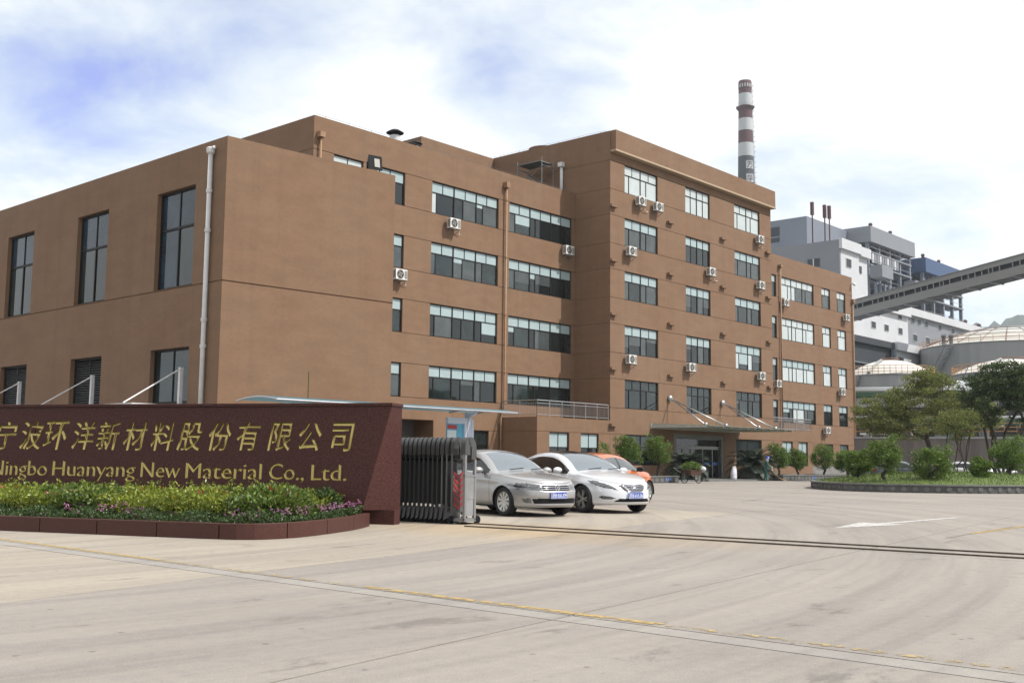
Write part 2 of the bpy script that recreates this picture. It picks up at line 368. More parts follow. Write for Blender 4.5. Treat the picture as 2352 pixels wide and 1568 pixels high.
mat('ground_far', (0.17, 0.155, 0.125), 0.95, var=0.15, vscale=0.05)

g = MB(); g.quad((-600, -1900, -0.05), (2900, -1900, -0.05), (2900, 2700, -0.05), (-600, 2700, -0.05))
ground = struct(g.build('ground', 'ground_far'))
yard = bpy.data.objects.new('yard', None); COL.objects.link(yard); struct(yard)
XL = [-22, -12, -3.0, 6.60, 6.89, 14.9, 23.5, 32, 42, 54, 68, 84, 104]
YL = [(-30, 0.05), (-22, 0.08), (-15, 0.1), (-9, 0.12), (-3.6, 0.13), (1.0, 0.14), (5.45, 0.147), (9.8, 0.225), (14.6, 0.19), (19.6, 0.12), (25, 0.05), (31, 0.02), (39, 0.0), (48, 0.0)]
def yl(i, x): return YL[i][0] + YL[i][1] * (x - 6.6)
gap = 0.011
for i in range(len(XL) - 1):
    for j in range(len(YL) - 1):
        x0, x1 = XL[i] + gap, XL[i + 1] - gap
        cx = (x0 + x1) / 2; cy = (yl(j, cx) + yl(j + 1, cx)) / 2
        dep = cx * _fw[0] + cy * _fw[1]; lat = cx * _rt[0] + cy * _rt[1]
        if dep < 0 or abs(lat) > 0.62 * dep + 9: continue
        s = MB(); s.prism([(x0, yl(j, x0) + gap), (x1, yl(j, x1) + gap), (x1, yl(j + 1, x1) - gap), (x0, yl(j + 1, x0) - gap)], -0.045, 0.0)
        s.build('slab', 'concrete_strip' if i == 3 else ('concrete_warm' if (i in (2, 4) and j in (7, 8, 9)) or (i, j) in ((5, 7), (5, 8), (1, 8), (1, 9)) else 'concrete'), yard)
# painted markings and worn line beside the joint
def strip(name, pts, wd, m, z=0.004):
    b = MB()
    for (x0, y0), (x1, y1) in zip(pts[:-1], pts[1:]):
        d = Vector((x1 - x0, y1 - y0)).normalized(); n = Vector((-d.y, d.x)) * wd / 2
        b.quad((x0 - n.x, y0 - n.y, z), (x1 - n.x, y1 - n.y, z), (x1 + n.x, y1 + n.y, z), (x0 + n.x, y0 + n.y, z))
    o = b.build(name, m, yard); return o
def worn(name, col, amount):
    m = bpy.data.materials.new(name); m.use_nodes = True; t = m.node_tree; B = t.nodes['Principled BSDF']; B.inputs['Base Color'].default_value = (*col, 1); B.inputs['Roughness'].default_value = 0.85
    g_ = t.nodes.new('ShaderNodeNewGeometry'); n = t.nodes.new('ShaderNodeTexNoise'); n.inputs['Scale'].default_value = 9; n.inputs['Detail'].default_value = 6; n.inputs['Roughness'].default_value = 0.7
    t.links.new(g_.outputs['Position'], n.inputs['Vector']); r = t.nodes.new('ShaderNodeValToRGB'); r.color_ramp.elements[0].position = amount - 0.04; r.color_ramp.elements[1].position = amount + 0.05
    t.links.new(n.outputs['Fac'], r.inputs[0]); t.links.new(r.outputs[0], B.inputs['Alpha']); MATS[name] = m
worn('yellow_worn', (0.37, 0.26, 0.095), 0.46); worn('yellow_faint', (0.34, 0.26, 0.13), 0.53); worn('white_worn', (0.46, 0.45, 0.43), 0.42)
strip('painted_line', [(7.02, 17.5), (6.98, 11.7)], 0.085, 'yellow_worn')
strip('painted_line', [(6.97, 11.65), (6.95, 8.2)], 0.09, 'yellow_faint')
strip('painted_line', [(6.97, 8.1), (7.00, 4.7)], 0.10, 'yellow_worn')
strip('painted_line', [(7.0, 4.65), (7.05, 1.5)], 0.10, 'yellow_faint')
strip('painted_line', [(20.1, 6.93), (34, 7.2)], 0.13, 'yellow_worn')
a = MB(); a.add([(19.65, 9.3, 0.004), (22.0, 8.86, 0.004), (21.9, 9.22, 0.004), (25.95, 9.16, 0.004), (25.95, 9.30, 0.004), (21.9, 9.42, 0.004), (22.0, 9.82, 0.004)], [(0, 1, 2, 5, 6), (2, 3, 4, 5)])
a.build('lane_arrow', 'white_worn', yard)
crk = np.random.default_rng(4)
def crack(pts, wd):                                         # hairline cracks in the slabs
    q = [pts[0]]
    for a_, b_ in zip(pts[:-1], pts[1:]):
        for k in range(1, 9): t = k / 8; q.append((a_[0] + (b_[0] - a_[0]) * t + crk.normal(0, 0.03), a_[1] + (b_[1] - a_[1]) * t + crk.normal(0, 0.03)))
    strip('crack', q, wd, 'rail_rust', 0.0035)
crack([(24.2, 13.9), (25.3, 13.5), (26.1, 13.2)], 0.02); crack([(30, 17.2), (33.5, 18.4)], 0.03); crack([(18.5, 6.8), (23, 7.1)], 0.02); crack([(36, 16), (39, 15.6), (40, 14.8)], 0.03)
trk = thing('gate_track', 'pair of thin rusty steel rails crossing the concrete yard for the sliding gate', 'rail')
for (p, q) in (((15.12, 14.9), (15.95, 4.85), ), ((14.45, 14.0), (15.29, 4.65))):
    d = Vector((q[0] - p[0], q[1] - p[1])).normalized(); q2 = (p[0] + d.x * 22, p[1] + d.y * 22); n = (-d.y, d.x)
    b = MB(); b.obox((p[0], p[1], 0), (d.x, d.y, 0), (n[0], n[1], 0), (0, 0, 1), (0, 22), (-0.025, 0.025), (0.001, 0.022)); b.build('rail', 'rail_rust', trk)

# ------------------------------------------------------------------ granite name wall with incised gold letters
SB = np.array([14.04, 15.31, 0.0]); SD = np.array([-0.431, 0.902, 0.0]); SD /= np.linalg.norm(SD); SN = np.array([-SD[1], SD[0], 0.0]); UZ = np.array([0, 0, 1.0])
SLEN, STH, SHT = 11.2, 0.60, 2.25
sign = thing('name_wall', 'dark red granite company name wall with gold Chinese and English lettering behind the flower bed', 'sign wall', tuple(SB))
def sp(s_, t_, z): return SD * s_ + SN * t_ + UZ * z      # relative to sign origin
TOPT = 0.50
face_o = sp(0, STH, 0.27)                                  # face plane runs from z=.27 up, leaning back a little
ft = sp(0, TOPT, SHT - 0.06) - face_o; FH = np.linalg.norm(ft); FU = ft / FH; FX = -SD; FNn = np.cross(FX, FU)
def to_face(u, v): return face_o + SD * u + FU * v         # u metres left of the right end
# face letters placed by photo position
def face_uv(px, py):
    r = ray(px, py); o = SB + face_o; k = ((o - CAM) @ FNn) / (r @ FNn); p = CAM + r * k - o; return p @ SD, p @ FU
chars = '宁波环洋新材料股份有限公司'
# centres of the thirteen characters, read off the photograph
CH = list(zip([16, 73, 129, 192, 249, 311, 373, 435.5, 505.6, 571, 643, 713, 788], [998.5, 999, 999.5, 999, 1000, 1001, 1001.5, 1001.5, 1002, 1001, 1002, 1002, 1003]))
hole_loops = []
def letter(body, px, py, hpx, shear, name, boldness=0.0, wide=1.0):
    u, v = face_uv(px, py); hgt = face_uv(px, py - hpx / 2)[1] - face_uv(px, py + hpx / 2)[1]
    me = text_mesh(body, 1.0, 0, shear, 0.036, 'BACK', res=2, bold=0.011)
    co = np.array([q.co[:] for q in me.vertices]); x0, x1 = co[:, 0].min(), co[:, 0].max(); y0, y1 = co[:, 1].min(), co[:, 1].max()
    k = hgt / (y1 - y0); co[:, 0] = (co[:, 0] - (x0 + x1) / 2) * k * wide; co[:, 1] = (co[:, 1] - (y0 + y1) / 2) * k; co[:, 2] *= k * 1.15
    me.vertices.foreach_set('co', co.ravel()); me.update()
    place_letter(me, co, u, v, name)
def place_letter(me, co, u, v, name):
    bm = bmesh.new(); bm.from_mesh(me); bmesh.ops.remove_doubles(bm, verts=bm.verts, dist=1e-5)
    rim = [e for e in bm.edges if len(e.link_faces) == 1 and abs(e.verts[0].co.z) < 1e-4 and abs(e.verts[1].co.z) < 1e-4]
    for e in rim: hole_loops.append(((u - e.verts[0].co.x, v + e.verts[0].co.y), (u - e.verts[1].co.x, v + e.verts[1].co.y)))
    bm.to_mesh(me); bm.free(); o = to_face(u, v)
    ob = obj(name, me, 'gold', sign); ob.matrix_local = frame_mat(o, -SD, FU, FNn)
for chn, (px, py) in zip(chars, CH):
    letter(chn, px, py, 66, 0.18, 'chinese_character', wide=0.86)
# English line: set as words so that the spacing follows the type
def word(body, px0, px1, pybase, hpx):
    ua, va = face_uv(px0, pybase); ub, vb = face_uv(px1, pybase); _, vt = face_uv(px0, pybase - hpx)
    full = text_mesh(body, 1.0, 0, 0.0, 0.032, 'BACK', res=3, bold=0.010)
    co = np.array([q.co[:] for q in full.vertices]); x0, x1 = co[:, 0].min(), co[:, 0].max(); capm = text_mesh('N', 1.0); ch_ = max(q.co.y for q in capm.vertices)
    kx = (ua - ub) / (x1 - x0); ky = (vt - va) / ch_
    adv = 0.0
    bm = bmesh.new(); bm.from_mesh(full); bmesh.ops.remove_doubles(bm, verts=bm.verts, dist=1e-5)
    left = set(bm.verts); islands = []
    while left:
        st = [left.pop()]; isl = [st[0]]
        while st:
            q = st.pop()
            for e in q.link_edges:
                o = e.other_vert(q)
                if o in left: left.remove(o); st.append(o); isl.append(o)
        islands.append(isl)
    # join pieces that share a column (the dot of an i with its stem)
    iv = sorted([[min(q.co.x for q in isl), max(q.co.x for q in isl), isl] for isl in islands], key=lambda t: t[0]); merged = []
    for a_, b_, isl in iv:
        if merged and a_ < merged[-1][1] - 0.01: merged[-1][1] = max(b_, merged[-1][1]); merged[-1][2] = merged[-1][2] + isl
        else: merged.append([a_, b_, isl])
    for a_, b_, isl in merged:
        ids = {q: i for i, q in enumerate(isl)}; fs = [tuple(ids[q] for q in f.verts) for f in bm.faces if f.verts[0] in ids]
        cxm = (a_ + b_) / 2
        vs = [((q.co.x - cxm) * kx, q.co.y * ky, q.co.z * ky * 1.1) for q in isl]
        me = bpy.data.meshes.new('letter'); me.from_pydata(vs, [], fs); me.update()
        place_letter(me, None, ua - (cxm - x0) * kx, va, 'letter')
    bm.free()
word('Ningbo', -22, 107, 1089, 33); word('Huanyang', 119, 310, 1091, 33); word('New', 322, 413, 1094.5, 34); word('Material', 425, 601, 1097, 35); word('Co.,', 617, 698, 1100, 36); word('Ltd.', 714, 796, 1102, 36)
# the face: a panel with the letters cut out of it
VW = FH - 0.0
def slant(v): return 0.50 * (1 - v / FH)                   # the right edge leans in towards the foot
vs = [(slant(0), 0.0), (SLEN, 0.0), (SLEN, VW), (0.0, VW)]; es = [(0, 1), (1, 2), (2, 3), (3, 0)]; idx = {}
for a_, b_ in hole_loops:
    ii = []
    for q in (a_, b_):
        k = (round(q[0], 5), round(q[1], 5))
        if k not in idx: idx[k] = len(vs); vs.append(k)
        ii.append(idx[k])
    if ii[0] != ii[1] : es.append(tuple(ii))
inside = [e for e in es if all(0.01 < vs[i][1] < VW - 0.01 or i < 4 for i in e)]
res = geometry.delaunay_2d_cdt([Vector(q) for q in vs], inside, [], 1, 1e-6)
tv = np.array([(q.x, q.y) for q in res[0]]); tri = np.array([f[:3] for f in res[2]]); cen = tv[tri].mean(1); odd = np.zeros(len(tri), bool)
for (x0, y0), (x1, y1) in hole_loops:                      # even-odd test against the letter outlines
    hit = (y0 > cen[:, 1]) != (y1 > cen[:, 1])
    if y0 != y1: odd ^= hit & (cen[:, 0] < (x1 - x0) * (cen[:, 1] - y0) / (y1 - y0) + x0)
me = bpy.data.meshes.new('stone_face'); me.from_pydata([tuple(to_face(q[0], q[1])) for q in tv], [], [tuple(map(int, f)) for f in tri[~odd]]); me.update()
obj('stone_face', me, 'granite', sign)
b = MB()                                                   # right end, back, top, underside
tf = [to_face(slant(0), 0), to_face(0, VW)]; bb = [sp(0, 0, 0.27), sp(0, 0, SHT - 0.06)]
nn = 8
for i in range(nn):
    a0, a1 = i / nn, (i + 1) / nn
    L0 = tf[0] + (tf[1] - tf[0]) * a0; L1 = tf[0] + (tf[1] - tf[0]) * a1; R0 = bb[0] + (bb[1] - bb[0]) * a0; R1 = bb[0] + (bb[1] - bb[0]) * a1
    b.add([L0, R0, R1, L1], [(0, 1, 2, 3)])
bm_ = bmesh.new(); bm_.from_mesh(b.mesh('stone_end')); bmesh.ops.remove_doubles(bm_, verts=bm_.verts, dist=1e-4); me = bpy.data.meshes.new('stone_end'); bm_.to_mesh(me); bm_.free(); me.shade_smooth(); obj('stone_end', me, 'granite', sign)
b = MB()
b.quad(tf[0], to_face(SLEN, 0), sp(SLEN, 0, 0.27), bb[0]); b.quad(bb[0], sp(SLEN, 0, 0.27), sp(SLEN, 0, SHT - 0.06), bb[1]); b.quad(to_face(SLEN, 0), to_face(SLEN, VW), sp(SLEN, 0, SHT - 0.06), sp(SLEN, 0, 0.27))
b.build('stone_back', 'granite', sign)
b = MB(); b.obox((0, 0, 0), SD, SN, UZ, (-0.02, SLEN + 0.02), (-0.02, TOPT + 0.03), (SHT - 0.06, SHT)); b.build('coping', 'granite', sign, bevel=0.008)
b = MB(); b.obox((0, 0, 0), SD, SN, UZ, (0.0, SLEN), (0.0, 0.28), (0.0, 0.268)); b.build('plinth', 'granite', sign)

# ------------------------------------------------------------------ flower bed kerb
KP = [(7.78 - 0.379 * 7, 17.97 + 0.925 * 7), (7.78, 17.97), (9.34, 14.16), (9.50, 13.86), (9.72, 13.70), (10.05, 13.64), (10.46, 13.68), (10.95, 13.86), (11.46, 14.09), (12.15, 14.45), (12.7, 14.80), (13.17, 15.16)]
bed = thing('flower_bed', 'curved flower bed edged with dark red granite kerb blocks under the name wall', 'flower bed')
pts = [Vector(p) for p in KP]; dist = [0]
for a_, b_ in zip(pts[:-1], pts[1:]): dist.append(dist[-1] + (b_ - a_).length)
def kat(d):
    for i in range(len(pts) - 1):
        if d <= dist[i + 1] or i == len(pts) - 2:
            t_ = (d - dist[i]) / (dist[i + 1] - dist[i]); return pts[i].lerp(pts[i + 1], t_)
d = 0.0; total = dist[-1]; nb = round(total / 1.12); bl = total / nb
for i in range(nb):
    d0, d1 = i * bl + 0.008, (i + 1) * bl - 0.008; n = 8; mb = MB(); o_ = []; in_ = []
    for k in range(n + 1):
        dd = d0 + (d1 - d0) * k / n; p = kat(dd); tg = (kat(min(dd + 0.05, total)) - kat(max(dd - 0.05, 0))).normalized(); nr = Vector((-tg.y, tg.x)); o_.append(p); in_.append(p + nr * 0.13)
    mb.prism([tuple(p) for p in o_] + [tuple(p) for p in reversed(in_)], 0.001, 0.235)
    mb.build('kerb_block', 'granite_kerb', bed, bevel=0.006)
soil = MB(); poly = [tuple(kat(total * k / 40) + Vector((0, 0))) for k in range(41)]
inner = []
for k in range(41):
    dd = total * k / 40; p = kat(dd); tg = (kat(min(dd + 0.05, total)) - kat(max(dd - 0.05, 0))).normalized(); inner.append(p + Vector((-tg.y, tg.x)) * 0.11)
bed_fr = [(SB + sp(s_, STH + 0.03, 0))[:2] for s_ in (0.6, SLEN)]
soil.add([(p.x, p.y, 0.16) for p in inner] + [(q[0], q[1], 0.16) for q in bed_fr], [tuple(range(41)) + (41, 42)]); soil.build('soil', 'soil', bed)
# ------------------------------------------------------------------ buildings
UNIT = MB().quad((0, 0, 0), (1, 0, 0), (1, 0, 1), (0, 0, 1)).mesh('pane')
UNIT.materials.append(MATS['glass_dark'])
def facade(mb, p0, d, nrm, length, z0, z1, openings=(), grooves=(), depth=0.16, gd=0.022, gw=0.014):
    """wall face with real openings and recessed joints; d along the wall, nrm outward"""
    us = sorted({0.0, length} | {x for o in openings for x in o[:2]}); gz = [(g - gw, g + gw) for g in grooves]
    zs = sorted({z0, z1} | {z for o in openings for z in o[2:]} | {z for g in gz for z in g if z0 < z < z1})
    zs2 = [zs[0]]
    for z in zs[1:]:
        if z - zs2[-1] > 1e-4: zs2.append(z)
    zs = zs2
    d = np.array([d[0], d[1], 0.0]); n = np.array([nrm[0], nrm[1], 0.0]); p0 = np.array([p0[0], p0[1], 0.0]); up = np.array([0, 0, 1.0])
    def P(u, z, k): return p0 + d * u - n * k + up * z
    def isg(a, b): return any(a >= g[0] - 1e-6 and b <= g[1] + 1e-6 for g in gz)
    for a, b in zip(zs[:-1], zs[1:]):
        k = gd if isg(a, b) else 0.0
        for u0, u1 in zip(us[:-1], us[1:]):
            um, zm = (u0 + u1) / 2, (a + b) / 2
            if any(o[0] < um < o[1] and o[2] < zm < o[3] for o in openings): continue
            mb.quad(P(u0, a, k), P(u1, a, k), P(u1, b, k), P(u0, b, k))
            if k: mb.quad(P(u0, a, 0), P(u1, a, 0), P(u1, a, k), P(u0, a, k)); mb.quad(P(u0, b, k), P(u1, b, k), P(u1, b, 0), P(u0, b, 0))
    for u0, u1, a, b in openings:
        D = depth + 0.05
        mb.quad(P(u0, a, 0), P(u0, b, 0), P(u0, b, D), P(u0, a, D)); mb.quad(P(u1, a, D), P(u1, b, D), P(u1, b, 0), P(u1, a, 0))
        mb.quad(P(u0, b, 0), P(u1, b, 0), P(u1, b, D), P(u0, b, D)); mb.quad(P(u0, a, D), P(u1, a, D), P(u1, a, 0), P(u0, a, 0))
def window(parent, p0, d, nrm, u0, u1, z0, z1, units, upper=0.34, mats=('glass_frost', 'glass_mid'), depth=0.12, fw=0.055, seed=0, splits=None, flat=False):
    """window part = its dark frame; every pane a sub-part"""
    g = random.Random(seed); d3 = np.array([d[0], d[1], 0.0]); n3 = np.array([nrm[0], nrm[1], 0.0]); base = np.array([p0[0], p0[1], 0.0]) + d3 * u0 - n3 * depth
    W, H = u1 - u0, z1 - z0; fr = MB(); panes = []
    def bar(a0, a1, b0, b1, k0=-0.02, k1=0.03): fr.obox(base + UZ * z0, d3, n3, UZ, (a0, a1), (k0, k1), (b0, b1))
    bar(0, W, 0, fw); bar(0, W, H - fw, H); bar(0, fw, fw, H - fw); bar(W - fw, W, fw, H - fw)
    zt = H * (1 - upper); uw = W / units
    if upper > 0: bar(fw, W - fw, zt - fw / 2, zt + fw / 2, -0.02, 0.028)
    for k in range(units):
        a, b = k * uw, (k + 1) * uw
        if k: bar(a - fw * 0.7, a + fw * 0.7, fw, (zt - fw / 2) if upper > 0 else H - fw, -0.02, 0.034); 
        if k and upper > 0: bar(a - fw * 0.7, a + fw * 0.7, zt + fw / 2, H - fw, -0.02, 0.034)
        x0 = a + (fw if k == 0 else fw * 0.7); x1 = b - (fw if k == units - 1 else fw * 0.7)
        if upper > 0:
            mid = (x0 + x1) / 2
            if not flat and x1 - x0 > 0.9:
                bar(mid - 0.02, mid + 0.02, zt + fw / 2, H - fw, -0.02, 0.02); panes += [(x0, mid - 0.02, zt + fw / 2, H - fw, mats[0]), (mid + 0.02, x1, zt + fw / 2, H - fw, mats[0])]
            else: panes.append((x0, x1, zt + fw / 2, H - fw, mats[0]))
        top = zt - fw / 2 if upper > 0 else H - fw
        sp_ = (splits[k % len(splits)] if splits else g.choice((0.3, 0.5, 0.68))); cut = x0 + (x1 - x0) * sp_
        bar(cut - 0.028, cut + 0.028, fw, top, -0.02, 0.026)
        alt = lambda q: g.choice(('glass_mid', 'glass_dark', 'glass_grey')) if q in ('glass_mid', 'glass_grey') and g.random() < 0.28 else q
        m2 = mats[1] if isinstance(mats[1], str) else mats[1][(2 * k) % len(mats[1])]; m3 = mats[1] if isinstance(mats[1], str) else mats[1][(2 * k + 1) % len(mats[1])]
        panes += [(x0, cut - 0.028, fw, top, alt(m2)), (cut + 0.028, x1, fw, top, alt(m3))]
    o = fr.build('window', 'frame_dark', parent)
    blinds = [(a, b, e - (e - c) * g.uniform(0.15, 0.75), e) for a, b, c, e, m_ in panes if m_ in ('glass_mid', 'glass_grey', 'glass_dark') and e < zt and g.random() < (0.22 if units > 1 else 0.0)]
    for a, b, c, e in blinds:
        inst('blind', UNIT, g.choice(('glass_grey', 'glass_grey', 'glass_frost')), o, frame_mat(base + UZ * (z0 + c) + d3 * a + n3 * 0.002, d3 * (b - a), -n3, UZ * (e - c)))
    for a, b, c, e, m_ in panes:
        q = base + UZ * z0 + d3 * a + UZ * c - n3 * (0.004 + g.uniform(0, 0.004))
        tw = g.gauss(0, 0.018)                                # panes never sit perfectly true
        dd = d3 * math.cos(tw) + n3 * math.sin(tw) * 0.3
        mm = frame_mat(q, dd * (b - a), -n3, UZ * (e - c)); inst('pane', UNIT, m_, o, mm)
    return o

ROWS = [6.50, 10.07, 13.65, 17.22, 20.82]; WH = 1.88
EX = np.array([1.0, 0, 0]); EY = np.array([0, 1.0, 0])
office = thing('office_building', 'long brown rendered office building with a six storey middle block and lower wings', 'building', (0, 0, 0))
YBK, YWG = 41.6, 44.5
# ---- middle block
XB0, XB1, TB = 56.1, 77.6, 22.8
CW = [(57.70, 61.58), (65.08, 68.38), (71.90, 75.80)]
GR = [z for r in ROWS for z in (r, r - WH)] + [2.93]
mb = MB(); ops = [(a - XB0, b - XB0, r - WH, r) for r in ROWS for a, b in CW]
ops += [(57.65 - XB0, 61.53 - XB0, 0.95, 2.92), (71.8 - XB0, 75.65 - XB0, 0.95, 2.92), (63.45 - XB0, 70.0 - XB0, 0.0, 3.12)]
facade(mb, (XB0, YBK), (1, 0), (0, -1), XB1 - XB0, 0, TB - 0.01, ops, GR)
facade(mb, (XB0, 70), (0, -1), (-1, 0), 70 - YBK, 0, TB - 0.01, [], GR)
mb.quad((XB1, YBK, 0), (XB1, 70, 0), (XB1, 70, TB), (XB1, YBK, TB)); mb.quad((XB1, 70, 0), (XB0, 70, 0), (XB0, 70, TB), (XB1, 70, TB))
mb.build('wall', 'plaster', office)
mb = MB(); mb.box(XB0 + 0.3, XB1 - 0.3, YBK + 0.3, 69.7, 0.01, TB - 0.6); mb.build('light_block_core', 'glass_dark', office)  # unseen box added inside the shell to block light
mb = MB(); mb.box(XB0 + 0.003, XB1 - 0.003, YBK + 0.28, YBK + 0.5, TB - 0.62, TB); mb.box(XB0 + 0.003, XB0 + 0.25, YBK + 0.5, 69.9, TB - 0.62, TB); mb.box(XB1 - 0.25, XB1 - 0.003, YBK + 0.5, 69.9, TB - 0.62, TB); mb.build('parapet', 'plaster', office)
mb = MB(); mb.box(XB0 + 0.05, XB1 + 0.05, YBK - 0.42, YBK - 0.002, 21.50, TB); mb.build('cornice', 'plaster', office)
mb = MB(); mb.box(XB0 + 0.02, XB1 + 0.08, YBK - 0.45, YBK - 0.003, 21.38, 21.497); mb.build('cornice_trim', 'plaster_trim', office)
BLD = {4: ('glass_blind', ['glass_blind']), 3: ('glass_frost', ['glass_grey', 'glass_grey']), 2: ('glass_frost', ['glass_grey', 'glass_mid']), 1: ('glass_frost', ['glass_mid', 'glass_dark']), 0: ('glass_mid', ['glass_dark', 'glass_mid'])}
for ri, r in enumerate(ROWS):
    for ci, (a, b) in enumerate(CW):
        mt = BLD[ri]
        if ci == 1 and ri in (3, 2): mt = ('glass_frost', ['glass_mid', 'glass_dark'])
        if ci == 2 and ri == 1: mt = ('glass_frost', ['glass_blind', 'glass_mid'])
        if ci == 1 and ri == 0: mt = ('glass_mid', ['glass_dark'])
        window(office, (XB0, YBK), (1, 0), (0, -1), a - XB0, b - XB0, r - WH, r, 2, mats=mt, seed=ri * 7 + ci, splits=[0.3, 0.34] if ci != 1 else [0.5, 0.5])
for a, b in ((57.65, 61.53), (71.8, 75.65)):
    window(office, (XB0, YBK), (1, 0), (0, -1), a - XB0, b - XB0, 0.95, 2.92, 2, upper=0.4, mats=('glass_mid', 'glass_dark'), flat=True, seed=3)
# entrance: stone surround, transom, glazed doors
mb = MB()
for x0, x1, z0, z1 in ((63.45, 63.78, 0.0, 3.12), (69.72, 70.0, 0.0, 3.12), (63.78, 69.72, 2.86, 3.12)): mb.box(x0, x1, YBK + 0.02, YBK + 0.2, z0 + 0.002, z1 - 0.002)
mb.build('door_surround', 'plinth_grey', office)
door = MB()
for x0, x1 in ((63.78, 63.86), (64.85, 64.95), (65.9, 65.97), (67.45, 67.55), (68.75, 68.85), (69.64, 69.72)): door.box(x0, x1, YBK + 0.22, YBK + 0.3, 0.003, 2.1)
door.box(63.78, 69.72, YBK + 0.19, YBK + 0.3, 2.1, 2.33); door.box(63.78, 69.72, YBK + 0.22, YBK + 0.3, 2.80, 2.857)
door = door.build('entrance_door', 'steel_dull', office)
for x0, x1 in ((63.86, 64.85), (64.95, 65.9), (65.97, 67.45), (67.55, 68.75), (68.85, 69.64)):
    inst('pane', UNIT, 'glass_dark', door, frame_mat((x0, YBK + 0.27, 0.02), (x1 - x0, 0, 0), (0, 1, 0), (0, 0, 2.07)))
inst('pane', UNIT, 'glass_dark', door, frame_mat((63.8, YBK + 0.27, 2.34), (5.9, 0, 0), (0, 1, 0), (0, 0, 0.45)))
mat('sticker_blue', (0.03, 0.16, 0.55), 0.5)
for x0, x1 in ((67.5, 68.4), (68.9, 69.5)):
    b = MB(); b.box(x0, x1, YBK + 0.25, YBK + 0.262, 1.0, 1.19); b.build('door_sticker', 'sticker_blue', door)
for bx, bz in [(63.0, 17.8), (70.05, 17.78), (56.3, 17.76), (76.9, 17.75), (56.3, 14.17), (63.0, 14.15), (70.0, 14.13), (76.9, 14.15), (56.3, 10.65), (63.0, 10.66), (70.0, 10.63), (76.9, 10.62), (56.3, 7.1), (63.0, 7.07), (70.0, 7.03), (76.9, 7.08), (56.3, 3.49)]:
    b = MB(); b.box(bx - 0.34, bx + 0.34, YBK - 0.24, YBK - 0.002, bz - 0.08, bz + 0.08)
    b.build('wall_bracket', 'plaster', office)
# ---- left wing
XW0, TW = 34.2, 19.0
GW = [z for r in ROWS[:4] for z in (r, r - WH)] + [2.93]
WL = [(35.55, 37.6, 1), (38.6, 40.68, 1), (42.8, 48.5, 3), (49.5, 55.74, 3)]
ops = [(a - XW0, b - XW0, r - WH, r) for r in ROWS[:4] for a, b, _ in WL]
ops.append((46.2 - XW0, 47.86 - XW0, 1.0, 2.92))
mb = MB(); facade(mb, (XW0, YWG), (1, 0), (0, -1), XB0 - XW0 - 0.002, 0, TW, ops, GW); facade(mb, (XW0, 60), (0, -1), (-1, 0), 60 - YWG, 0, TW, [], GW)
mb.quad((XW0, 60, 0), (XW0, 60, TW), (XB0, 60, TW), (XB0, 60, 0)); mb.build('wall', 'plaster', office)
mb = MB(); mb.box(XW0 + 0.3, XB0 - 0.05, YWG + 0.3, 59.7, 0.01, TW - 0.6); mb.build('light_block_core', 'glass_dark', office)  # added filler box, stops light passing through the wing
mb = MB(); mb.box(XW0 + 0.003, XB0 - 0.003, YWG + 0.01, YWG + 0.24, TW - 0.62, TW - 0.002); mb.box(XW0 + 0.01, XW0 + 0.24, YWG + 0.24, 59.9, TW - 0.62, TW - 0.002); mb.build('parapet', 'plaster', office)
WM = {3: ('glass_frost', ['glass_blind', 'glass_mid', 'glass_mid', 'glass_grey', 'glass_mid', 'glass_grey']), 2: ('glass_frost', ['glass_grey']), 1: ('glass_frost', ['glass_dark', 'glass_mid']), 0: ('glass_frost', ['glass_dark', 'glass_mid', 'glass_dark'])}
for ri, r in enumerate(ROWS[:4]):
    for wi, (a, b, un) in enumerate(WL):
        mt = WM[ri]
        if wi == 3 and ri in (3, 2): mt = ('glass_frost', ['glass_grey', 'glass_mid', 'glass_dark', 'glass_dark', 'glass_dark', 'glass_mid'])
        if wi == 0 and ri == 3: mt = ('glass_blind', ['glass_blind'])
        window(office, (XW0, YWG), (1, 0), (0, -1), a - XW0, b - XW0, r - WH, r, un, mats=mt, seed=50 + ri * 5 + wi, splits=[0.22, 0.4, 0.3, 0.7] if wi == 2 else [0.3, 0.25, 0.72])
window(office, (XW0, YWG), (1, 0), (0, -1), 46.2 - XW0, 47.86 - XW0, 1.0, 2.92, 1, upper=0.42, mats=('glass_mid', 'glass_dark'), flat=True)
# ---- right wing
XE = 98.9
WR = [(81.9, 83.82, 1), (84.62, 90.82, 3), (92.4, 94.15, 1), (95.55, 97.38, 1)]
ops = [(a - XB1, b - XB1, r - WH, r) for r in ROWS[:4] for a, b, _ in WR] + [(a - XB1, b - XB1, 1.25, 2.92) for a, b, _ in WR[2:]]
mb = MB(); facade(mb, (XB1 + 0.002, YWG), (1, 0), (0, -1), XE - XB1 - 0.002, 0, TW, ops, GW); mb.quad((XE, YWG, 0), (XE, 60, 0), (XE, 60, TW), (XE, YWG, TW)); mb.quad((XB1, 60, 0), (XE, 60, 0), (XE, 60, TW), (XB1, 60, TW)); mb.build('wall', 'plaster', office)
mb = MB(); mb.box(XB1 + 0.05, XE - 0.3, YWG + 0.3, 59.7, 0.01, TW - 0.6); mb.build('light_block_core', 'glass_dark', office)  # light blocker added inside the right wing
mb = MB(); mb.box(XB1 + 0.003, XE - 0.003, YWG + 0.01, YWG + 0.24, TW - 0.62, TW - 0.002); mb.box(XE - 0.24, XE - 0.01, YWG + 0.24, 59.9, TW - 0.62, TW - 0.002); mb.build('parapet', 'plaster', office)
mb = MB(); mb.box(XB1 + 7, XE + 0.01, YWG - 0.012, YWG - 0.002, 0.002, 0.98); mb.build('plinth', 'plinth_grey', office)
